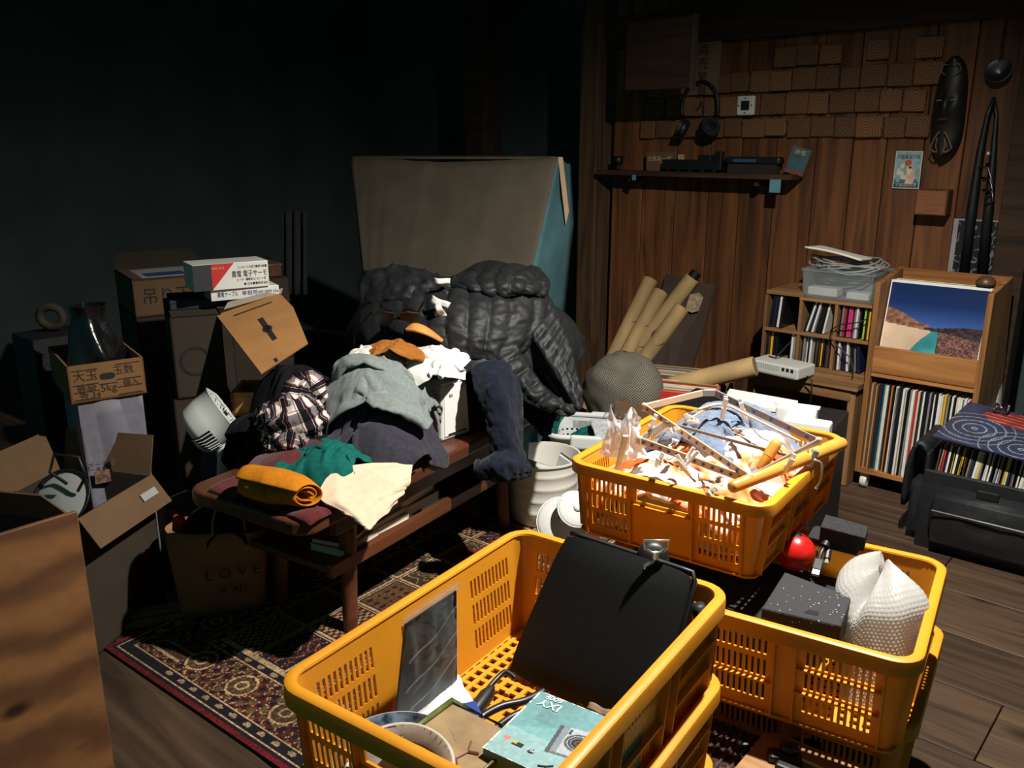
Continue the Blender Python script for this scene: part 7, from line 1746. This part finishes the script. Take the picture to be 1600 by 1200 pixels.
part(f3, 'slab', MB().slab(f3q, .014), M_foam, world=True, bevel=.002)
f3q2 = [G(1282, 822, .548), G(1352, 840, .548), G(1357, 822, .548), G(1290, 803, .548)]
part(f3, 'step', MB().slab(f3q2, .027), M_foam, world=True, bevel=.002)
rb = T('red_ball', 'shiny red ball half hidden under the laundry crate', 'ball', tuple(P(1243, 862, 1.545)))
part(rb, 'ball', MB().lathe([(max(.0005, .034 * math.sin(t_)), -.034 * math.cos(t_)) for t_ in np.linspace(0, math.pi, 24)], 36), mat('red_gloss', (196, 26, 20), .3, .08, 10, spec=.6), smooth=True)
part(rb, 'dark_cap', MB().lathe([(.001, .0348), (.006, .0344), (.009, .0334)], 16), M_black, smooth=True)
# usb cords
for k, (l, pth) in enumerate([('black cord with a flat metal tipped plug beside the red ball', [(1285, 830, .528), (1293, 846, .520), (1283, 864, .505), (1276, 890, .492)]), ('black cord with a small round plug right of the flat plug', [(1290, 828, .528), (1298, 842, .520), (1295, 858, .508), (1292, 874, .498)])]):
    w3 = [G(*p) for p in pth]; t = T('plug_cord', l, 'cord', tuple(w3[0]))
    part(t, 'cord', MB().tube(curvy(w3 , 24), .004, 8), M_cab, world=True, smooth=True)
    d_ = w3[-1] - w3[-2]; d_ /= np.linalg.norm(d_)
    if k == 0:
        part(t, 'plug_body', MB().bar(w3[-1] - d_ * .025, w3[-1] + d_ * .002, .016, .009), M_black, world=True, bevel=.002); part(t, 'metal_tip', MB().bar(w3[-1] + d_ * .002, w3[-1] + d_ * .014, .012, .005), M_chrome, 'bright metal tip', world=True)
    else:
        part(t, 'plug_body', MB().tube([w3[-1] - d_ * .02, w3[-1]], .006, 10), M_black, world=True); part(t, 'metal_tip', MB().tube([w3[-1], w3[-1] + d_ * .010], .0035, 8), M_chrome, world=True)
    part(t, 'ferrite', MB().tube([w3[1] - (w3[2] - w3[1]) * .15, w3[1] + (w3[2] - w3[1]) * .45], .0085, 10), M_black, world=True, auto=40)
# bubble wrap roll
bb = P(1374, 1020, 1.36); bt = P(1380, 890, 1.40)
bb[2] = RZ1 + .008
def bubble_mesh():
    n1, n2 = 300, 190; a = np.linspace(0, 2 * math.pi, n1 + 1); v = np.linspace(0, 1, n2)
    A_, Vv = np.meshgrid(a, v, indexing='ij')
    lobe = .035 * np.clip(np.cos(A_ - 2.6), 0, 1) ** 2 + .028 * np.clip(np.cos(A_ - 5.9), 0, 1) ** 3 - .04 * np.exp(-((A_ - 4.35) / .22) ** 2)
    r = .050 + .026 * Vv ** 1.4 + .008 * (vnoise(3 * np.cos(A_) + 5, 3 * np.sin(A_) + Vv * 3, 3) - .5) - .070 * (np.clip(Vv - .72, 0, 1) / .28) ** 2.2
    r = r * (1 + .12 * np.cos(2 * A_ + .6) * Vv)
    s = A_ * .068 / .0068; w_ = Vv * .21 / .0059
    sx2 = s + .5 * (np.floor(w_) % 2); bx2 = (sx2 - np.floor(sx2) - .5); by2 = (w_ - np.floor(w_) - .5)
    dome = np.sqrt(np.clip(1 - (bx2 ** 2 + by2 ** 2) / .2, 0, 1))
    r = r + .0010 * dome
    h = Vv * (.192 + .7 * lobe)
    lean = (bt - bb) / (bt[2] - bb[2])
    p = np.stack([bb[0] + lean[0] * h + r * np.cos(A_), bb[1] + lean[1] * h + r * np.sin(A_), bb[2] + h], -1)
    mb = MB(); mb.v = [tuple(q) for q in p.reshape(-1, 3)]; 
    idx = np.arange((n1 + 1) * n2).reshape(n1 + 1, n2)
    mb.f = [tuple(x) for x in np.stack([idx[:-1, :-1], idx[1:, :-1], idx[1:, 1:], idx[:-1, 1:]], -1).reshape(-1, 4).tolist()]
    return mb
bwm = T('bubble_wrap', 'upright roll of milky bubble wrap standing in the right crate', 'bubble wrap', tuple(bb))
part(bwm, 'outer_wrap', bubble_mesh(), film('bubble_film', (206, 206, 204), .16, .22, .1, 60), world=True, smooth=True)
part(bwm, 'inner_roll', MB().lathe([(.001, .0), (.042, .0), (.047, .06), (.052, .10), (.04, .125), (.001, .135)], 28, M=Matrix(((1, 0, (bt - bb)[0] / (bt - bb)[2], 0), (0, 1, (bt - bb)[1] / (bt - bb)[2], 0), (0, 0, 1, 0), (0, 0, 0, 1)))), mat('milky_wrap', (190, 180, 166), .5, .1, 30, bump=.5, bscale=200), smooth=True)
# lower right crate odds
for k, (l, p, d, m) in enumerate([('black gadget lying in the lower right crate', (-.48, 1.30, .186), (.12, .08, .05), M_black), ('small white object at the far side of the lower right crate', (-.40, 1.53, .19), (.03, .05, .10), M_white), ('dark cloth covered lump in the lower right crate', (-.42, 1.40, .17), (.12, .12, .09), M_foam)]):
    single('gadget', l, 'gadget', puffy(d[0], d[1], d[2], .006, 8).xf(Matrix.Translation(p)), m, smooth=True)
f5 = T('foam_block', 'dark foam blocks hidden between the two crates of the right stack', 'foam', (-.545, 1.43, .156), math.radians(8))
for x in (-.13, .05): part(f5, 'block', MB().box((x, -.02, .086), (.13, .2, .172)), M_foam, bevel=.003)
t = T('plank_base', 'low board under the right stack of crates', 'board', (-.545, 1.455, 0.001), math.radians(8)); part(t, 'board', MB().box((0, 0, .125), (.42, .27, .044)), M_beam, bevel=.003)
for s in (-1, 1): part(t, 'bearer', MB().box((s * .17, 0, .051), (.06, .26, .102)), M_beam, bevel=.003)
# mat, lap board and black tool at the bottom
def mat_fn(u, v):
    k = ((np.floor(u * 30) + np.floor(v * 30)) % 2); c = np.where(k[..., None] > 0, C(84, 62, 52), C(48, 34, 31)); return c * (.8 + .4 * vnoise(u * 200, v * 120, 2))[..., None]
HZT = .280
wm = T('woven_hamper', 'low woven topped hamper in front of the right stack with a fringed edge', 'hamper', (-.450, 1.00, 0.001), math.radians(4))
part(wm, 'body', MB().box((0, 0, .138), (.25, .31, .274)), M_case, bevel=.006)
Mm = mloc(wm)
mq = [np.array(Mm @ Vector(p)) for p in ((-.128, -.16, HZT - .002), (.128, -.16, HZT - .002), (.128, .158, HZT - .002), (-.128, .158, HZT - .002))]
part(wm, 'weave', paint_quad(mq, 60, 70, mat_fn), attr_mat('mat_weave', .95, .2, .8, .3), world=True)
for k in range(28):
    pa_ = mq[3] + (mq[2] - mq[3]) * ((k + .5) / 28)
    part(wm, 'fringe', MB().bar(pa_ + V3(0, -.004, .002), pa_ + V3(.002 * math.sin(k), .014, .001), .006, .002), mat('fringe_tan', (140, 102, 72), .95, .2, 40), world=True)
for k in range(14):
    x_ = -.12 + .24 * k / 13; part(wm, 'cane', MB().tube([np.array(Mm @ Vector((x_, -.155, HZT))), np.array(Mm @ Vector((x_, .152, HZT)))], .0022, 5), mat('dark_cane', (66, 48, 42), .7, .3, 60), world=True)
lw = T('lap_board', 'rounded oak board lying on the woven hamper at the bottom of the picture', 'board', (0, 0, 0))
lz = HZT + .013
lo_ = G(1196, 1142, lz); lp_ = G(1345, 1208, lz); lx_ = lp_ - lo_; lx_ /= np.linalg.norm(lx_); ly_ = V3(lx_[1], -lx_[0], 0)
oo = lo_ + ly_ * 0
pol = []
for cx, cy, a0 in ((.026, .026, 180), (.20, .026, 270), (.20, .16, 0), (.026, .16, 90)):
    for k in range(7): t_ = math.radians(a0 + 15 * k); pol.append((cx + .026 * math.cos(t_), cy + .026 * math.sin(t_)))
Ml = Matrix((tuple(lx_), tuple(ly_), tuple(np.cross(lx_, ly_)))).transposed().to_4x4(); Ml.translation = Vector(tuple(oo + lx_ * .004 - ly_ * .0))
mb = MB().prism(pol, -.009, .009).xf(Ml); lw.location = Vector(tuple(oo))
part(lw, 'board', mb, wood('oak_board', (116, 84, 52), (160, 122, 80), 'x', 2.4, .5, knots=False), world=True, bevel=.002)
tl = T('clamp_tool', 'black clamp tool with a steel rod lying on the oak board', 'tool', tuple(G(1215, 1180, lz + .012)))
L2 = lambda u, v, z=0: oo + lx_ * u + ly_ * v + V3(0, 0, z + .011)
part(tl, 'head', MB().bar(L2(.032, .068), L2(.078, .046), .026, .022), M_black, world=True, bevel=.006); part(tl, 'knob', MB().bar(L2(.044, .052, .014), L2(.070, .042, .014), .022, .018), M_black, world=True, bevel=.008)
part(tl, 'rod', MB().tube([L2(.075, .050, .006), L2(.21, .048, .006)], .0028, 10), M_chrome, world=True); part(tl, 'arm', MB().bar(L2(.05, .078), L2(.13, .072), .016, .016), M_black, world=True, bevel=.004)
tk = T('black_clip', 'small black clip on the woven hamper beside the oak board', 'clip', tuple(G(1162, 1172, HZT + .002)))
part(tk, 'body', MB().box((0, 0, .009), (.020, .014, .014), rot(0, 0, .7)), M_black, bevel=.004); part(tk, 'jaw', MB().box((.008, .010, .010), (.015, .009, .009), rot(0, 0, .3)), M_black, bevel=.003)
single('twig', 'pale thin dry twig lying on the stack between the crates', 'twig', MB().tube(curvy([G(1105, 1030, .30), G(1125, 1005, .32), G(1150, 985, .34), G(1165, 960, .37)]), .0022, 5), mat('dry_straw', (160, 132, 92), .8))
# ================================================================== laundry in the bright crate
KS = .813
Mq_ = lambda u, v, z: np.array(Matrix.Translation(tuple(MC)) @ rot(0, 0, MR).to_4x4() @ Vector((u * KS, v * KS, z * KS)))
PM = lambda x, y, D: P(x, y, D * KS)
INB = ('in', MC, (.192, .162, .65), MR)
CB = ('z', .514)
def patterned():
    m, nt, b = _nt('orange_print_cotton'); N = nt.nodes; L = nt.links
    uv = N.new('ShaderNodeUVMap'); uv.uv_map = 'UVMap'; nz = N.new('ShaderNodeTexNoise'); nz.inputs['Scale'].default_value = 4.2; nz.inputs['Detail'].default_value = 3; nz.inputs['Distortion'].default_value = .6; L.new(uv.outputs[0], nz.inputs['Vector'])
    rp = N.new('ShaderNodeValToRGB'); e = rp.color_ramp.elements; e[0].position = .36; e[0].color = lin((196, 84, 34)); e[1].position = .43; e[1].color = lin((226, 140, 88))
    for p, c in ((.49, (232, 186, 160)), (.54, (216, 206, 202)), (.75, (206, 202, 206))): k = e.new(p); k.color = lin(c)
    L.new(nz.outputs['Fac'], rp.inputs[0]); L.new(rp.outputs[0], b.inputs['Base Color']); b.inputs['Roughness'].default_value = .85; b.inputs['Specular IOR Level'].default_value = .2; return m
M_opr = patterned()
E_m1 = ('ell', Mq_(-.10, .02, .06), (0.1626, 0.1382, 0.0610)); E_m2 = ('ell', Mq_(.10, 0, .07), (0.1545, 0.1301, 0.0813))
cloth_thing('printed_cloth', 'white and orange printed cloth bunched along the near side of the bright crate', 'garment', M_opr, (56, 52, 0.4439, 0.4098, Mq_(-.13, .01, .24), np.array(Mq_(1, 0, 0)) - Mq_(0, 0, 0), np.array(Mq_(0, 1, 0)) - Mq_(0, 0, 0), [CB, E_m1, E_m2, INB]), dict(steps=75, squash=(.62, .74), wave=.07, seed=91, wfreq=5, fric=.94), solid=.004, puff=crease(.020, 5, 6, 91))
cloth_thing('printed_cloth', 'second orange patterned cloth lying in the middle under the hanger frame', 'garment', M_opr, (48, 46, 0.3415, 0.3244, Mq_(.07, -.06, .30), np.array(Mq_(.8, .6, 0)) - Mq_(0, 0, 0), np.array(Mq_(-.6, .8, 0)) - Mq_(0, 0, 0), [CB, E_m1, ('ell', Mq_(.08, -.04, .08), (0.1301, 0.1057, 0.0813)), INB]), dict(steps=70, squash=.62, wave=.07, seed=95, wfreq=5, fric=.94), solid=.004, puff=crease(.020, 5, 5, 95))
cloth_thing('white_cloth', 'plain white cloth filling the near corner of the bright crate', 'garment', M_whc, (44, 44, 0.3927, 0.3756, Mq_(-.02, .03, .20), np.array(Mq_(1, 0, 0)) - Mq_(0, 0, 0), np.array(Mq_(0, 1, 0)) - Mq_(0, 0, 0), [CB, ('ell', Mq_(0, 0, .05), (0.1789, 0.1382, 0.0650)), INB]), dict(steps=70, squash=.86, wave=.05, seed=93, fric=.9), solid=.004, puff=crease(.022, 5, 5, 93))
M_terry = mat('blue_grey_terry', (104, 118, 142), .95, .18, 80, bump=.9, bscale=330, spec=.1, sheen=.3)
cloth_thing('terry_towel', 'fluffy blue grey towel at the far end of the bright crate', 'towel', M_terry, (50, 44, 0.3927, 0.3073, Mq_(.13, .02, .32), np.array(Mq_(.3, .95, 0)) - Mq_(0, 0, 0), np.array(Mq_(-.95, .3, 0)) - Mq_(0, 0, 0), [CB, ('ell', Mq_(.14, .02, .075), (0.1057, 0.1463, 0.1098)), E_m2, INB]), dict(steps=75, squash=(.78, .62), wave=.06, seed=97, fric=.94, wfreq=4), solid=.012, puff=crease(.030, 4, 6, 97))
# rods
def rod(label, a, b, r, m):
    t = T('wooden_rod', label, 'rod', tuple(a)); d = (b - a) / np.linalg.norm(b - a)
    part(t, 'rod', MB().tube([a, a + d * .004, (a + b) / 2, b - d * .010, b - d * .003, b], [r * .55, r * .8, r, r * 1.02, r * .9, r * .4], 18), m, world=True, smooth=True)
    part(t, 'node', MB().tube([(a + b) / 2 - d * .002, (a + b) / 2 + d * .002], r * 1.03, 18), m, world=True); return t
M_bamb = mat('yellow_varnished_wood', (206, 142, 60), .35, .14, 12, stretch=(1, 1, 1), spec=.5)
rod('long varnished yellow rod lying over the right rim of the bright crate', G(1142, 762, .664), G(1317, 692, .664), .0126, M_bamb)
rod('short yellow rod sticking up inside the hanger frame', G(1186, 735, .650), G(1216, 688, .700), .0100, M_bamb)
# folding clip hanger: two frames of punched strip
M_strip = mat('punched_strip_white', (196, 168, 138), .4, .06, 20); M_dot = mat('blue_dot', (36, 66, 150), .5); M_strg = mat('strip_grey', (128, 124, 122), .4, .1, 20)
def strip(root, a, b, m, dots=0, hgt=.0138, th=.0032, par=None):
    o = part(root, 'strip', MB().bar(a, b, th, hgt), m, world=True, bevel=.001, seg=1)
    d = (b - a) / np.linalg.norm(b - a); s = np.cross(d, (0, 0, 1)); s /= np.linalg.norm(s)
    if np.dot(s, FW) > 0: s = -s
    for k in range(dots):
        p = a + (b - a) * ((k + .6) / dots) + s * (th / 2)
        part(root, 'blue_dot', MB().tube([p - s * .001, p + s * .0010], .0031, 8), M_dot, world=True, parent=o)
h1 = [G(1007, 636, .705), G(1172, 747, .668), G(1279, 690, .682), G(1118, 614, .722), G(1098, 614, .722)]
hg = T('clip_hanger', 'large folding clip hanger frame of pale punched strips on the laundry', 'hanger', tuple(h1[0]))
strip(hg, h1[0], h1[1], M_strip, 14); strip(hg, h1[1], h1[2], M_strg, 0); strip(hg, h1[2], h1[3], M_strg, 6); strip(hg, h1[3], h1[4], M_strg); strip(hg, h1[4], h1[0], M_strip, 0)
for p in h1[:3]: part(hg, 'corner_joint', MB().box(tuple(p), (.011, .011, .016)), M_strip, world=True, bevel=.003)
strip(hg, G(1040, 660, .697), G(1232, 712, .674), M_strg, 0, .0065); strip(hg, G(1070, 660, .690), G(1115, 632, .712), M_strip, 0, .0065)
part(hg, 'wire', MB().tube(curvy([G(1090, 640, .708), G(1130, 632, .715), G(1180, 655, .705), G(1250, 690, .685)], 20), .0025, 6), M_strip, world=True, smooth=True)
h2 = [G(999, 688, .682), G(1163, 748, .660), G(1035, 664, .692)]
hg2 = T('clip_hanger', 'lower half of a second clip hanger with blue dots under the big frame', 'hanger', tuple(h2[0]))
strip(hg2, h2[0], h2[1], M_strip, 12); strip(hg2, h2[0], h2[2], M_strg, 0); part(hg2, 'corner_joint', MB().box(tuple(h2[0]), (.011, .011, .016)), M_strip, world=True, bevel=.003)
# pegs
M_peg = mat('peg_white', (226, 224, 216), .35, .05, 20)
def peg():
    t = T('clothes_peg', 'peg', 'clothes peg', (0, 0, 0), group='white pegs on the clip hanger')
    for s in (-1, 1):
        part(t, 'jaw', MB().hexa([(-.0033, s * .0012, 0), (.0033, s * .0012, 0), (.0033, s * .0037, 0), (-.0033, s * .0037, 0)], [(-.004, s * .0055, .046), (.004, s * .0055, .046), (.004, s * .0085, .046), (-.004, s * .0085, .046)]), M_peg, bevel=.001, seg=1)
    part(t, 'spring', MB().tube([(-.005, 0, .021), (.005, 0, .021)], .0035, 8), M_chrome)
    return t
pegs = [((1013, 680), 1.70, (.3, .3, .4), 'peg standing at the left end of the lower dotted strip'), ((1026, 728), 1.56, (.7, .5, .2), 'peg on the orange cloth at the near left of the bright crate'), ((1062, 735), 1.54, (.2, .6, 1.2), 'peg pair lying on the white cloth below the lower strip, left one'), ((1078, 742), 1.53, (.5, -.5, .3), 'peg leaning right below the middle of the lower strip'), ((1118, 750), 1.54, (1.2, .2, .6), 'peg lying flat near the rim below the lower strip'), ((1128, 655), 1.9, (.1, .1, .6), 'upright peg clipped on the far strip, left of two'), ((1165, 655), 1.88, (.3, -.35, .6), 'slanted peg clipped on the far strip, right of two'), ((1058, 690), 1.72, (1.3, .4, .2), 'peg lying between the two dotted strips'), ((1045, 672), 1.8, (.9, 1.0, .2), 'peg beneath the large frame at its left end'), ((1145, 672), 1.84, (1.4, .2, 1.0), 'peg lying flat on the blue towel'), ((1105, 770), 1.5, (.9, .8, .2), 'peg nearest the front rim of the bright crate'), ((1222, 740), 1.66, (.4, .4, .4), 'peg hanging by the yellow rod'), ((1092, 660), 1.9, (1.0, -.7, .3), 'peg beside the short cross strip in the frame')]
p0_ = peg()
PG = lambda x, y: G(x, y, .650 + .045 * max(0, (760 - y) / 130))      # on the heap, which rises to the back
for i, (pp, D, r, l) in enumerate(pegs):
    if i == 0: p0_.location = Vector(tuple(PG(*pp))); p0_.rotation_euler = r; p0_['label'] = 'white ' + l
    else: dup(p0_, PG(*pp), r, 'white ' + l)
# white board slip at the left corner, plastic bag, metal clips on the rim
wt_ = G(978, 682, .705); wb_ = Mq_(-.205, .160, .03); wq = [wb_ - HR * .005, wb_ + HR * .005, wt_ + HR * .005, wt_ - HR * .005]
single('white_stick', 'flat white slat standing in the left corner of the bright crate', 'slat', MB().slab(wq, .005), M_white, bevel=.001)
bgp = G(974, 690, .672)
n1, n2 = 26, 22; pts = np.zeros((n1, n2, 3))
for i in range(n1):
    for j in range(n2):
        u, v = -1 + 2 * i / (n1 - 1), j / (n2 - 1)
        k = 1 - .55 * v + .3 * (v > .8) * (v - .8) * 5 * .6
        pts[i, j] = bgp + HR * (u * .045 * k + .01 * (vnoise(np.array(u * 3 + 5), np.array(v * 4), 2) - .5)) - HF * (.024 * math.cos(u * 1.5) + .02 * (ridged(np.array(u * 3 + 4), np.array(v * 3), 5, 2) - .4)) + V3(0, 0, -.025 + .085 * v + .012 * math.sin(5 * u) * v)
single('plastic_bag', 'clear crumpled plastic bag puffed up at the left corner of the bright crate', 'bag', MB().grid(pts), M_film, smooth=True, subd=1)
for i, pp in enumerate([((1262, 728), 1.76), ((1270, 735), 1.75)]):
    c = G(*pp[0], .650); t = T('wire_clip', ['metal binder clip on the right rim of the bright crate', 'curved wire hook hanging by the binder clip on the rim'][i], 'clip', tuple(c))
    if i == 0: part(t, 'body', MB().bar(c, c + HR * .012 + V3(0, 0, .03), .012, .012), M_chrome, world=True, bevel=.002); part(t, 'lever', MB().tube([c, c + V3(0, 0, .02) - HR * .01, c + V3(0, 0, .03)], .0018, 6), M_chrome, world=True)
    else: part(t, 'hook', MB().tube(curvy([c + V3(0, 0, .02), c + HR * .014 + V3(0, 0, .012), c + HR * .016 - V3(0, 0, .015), c + HR * .010 - V3(0, 0, .03)], 14), .002, 6), M_chrome, world=True, smooth=True); part(t, 'end_ball', MB().tube([c + HR * .010 - V3(0, 0, .031), c + HR * .010 - V3(0, 0, .034)], .003, 6), M_chrome, world=True)
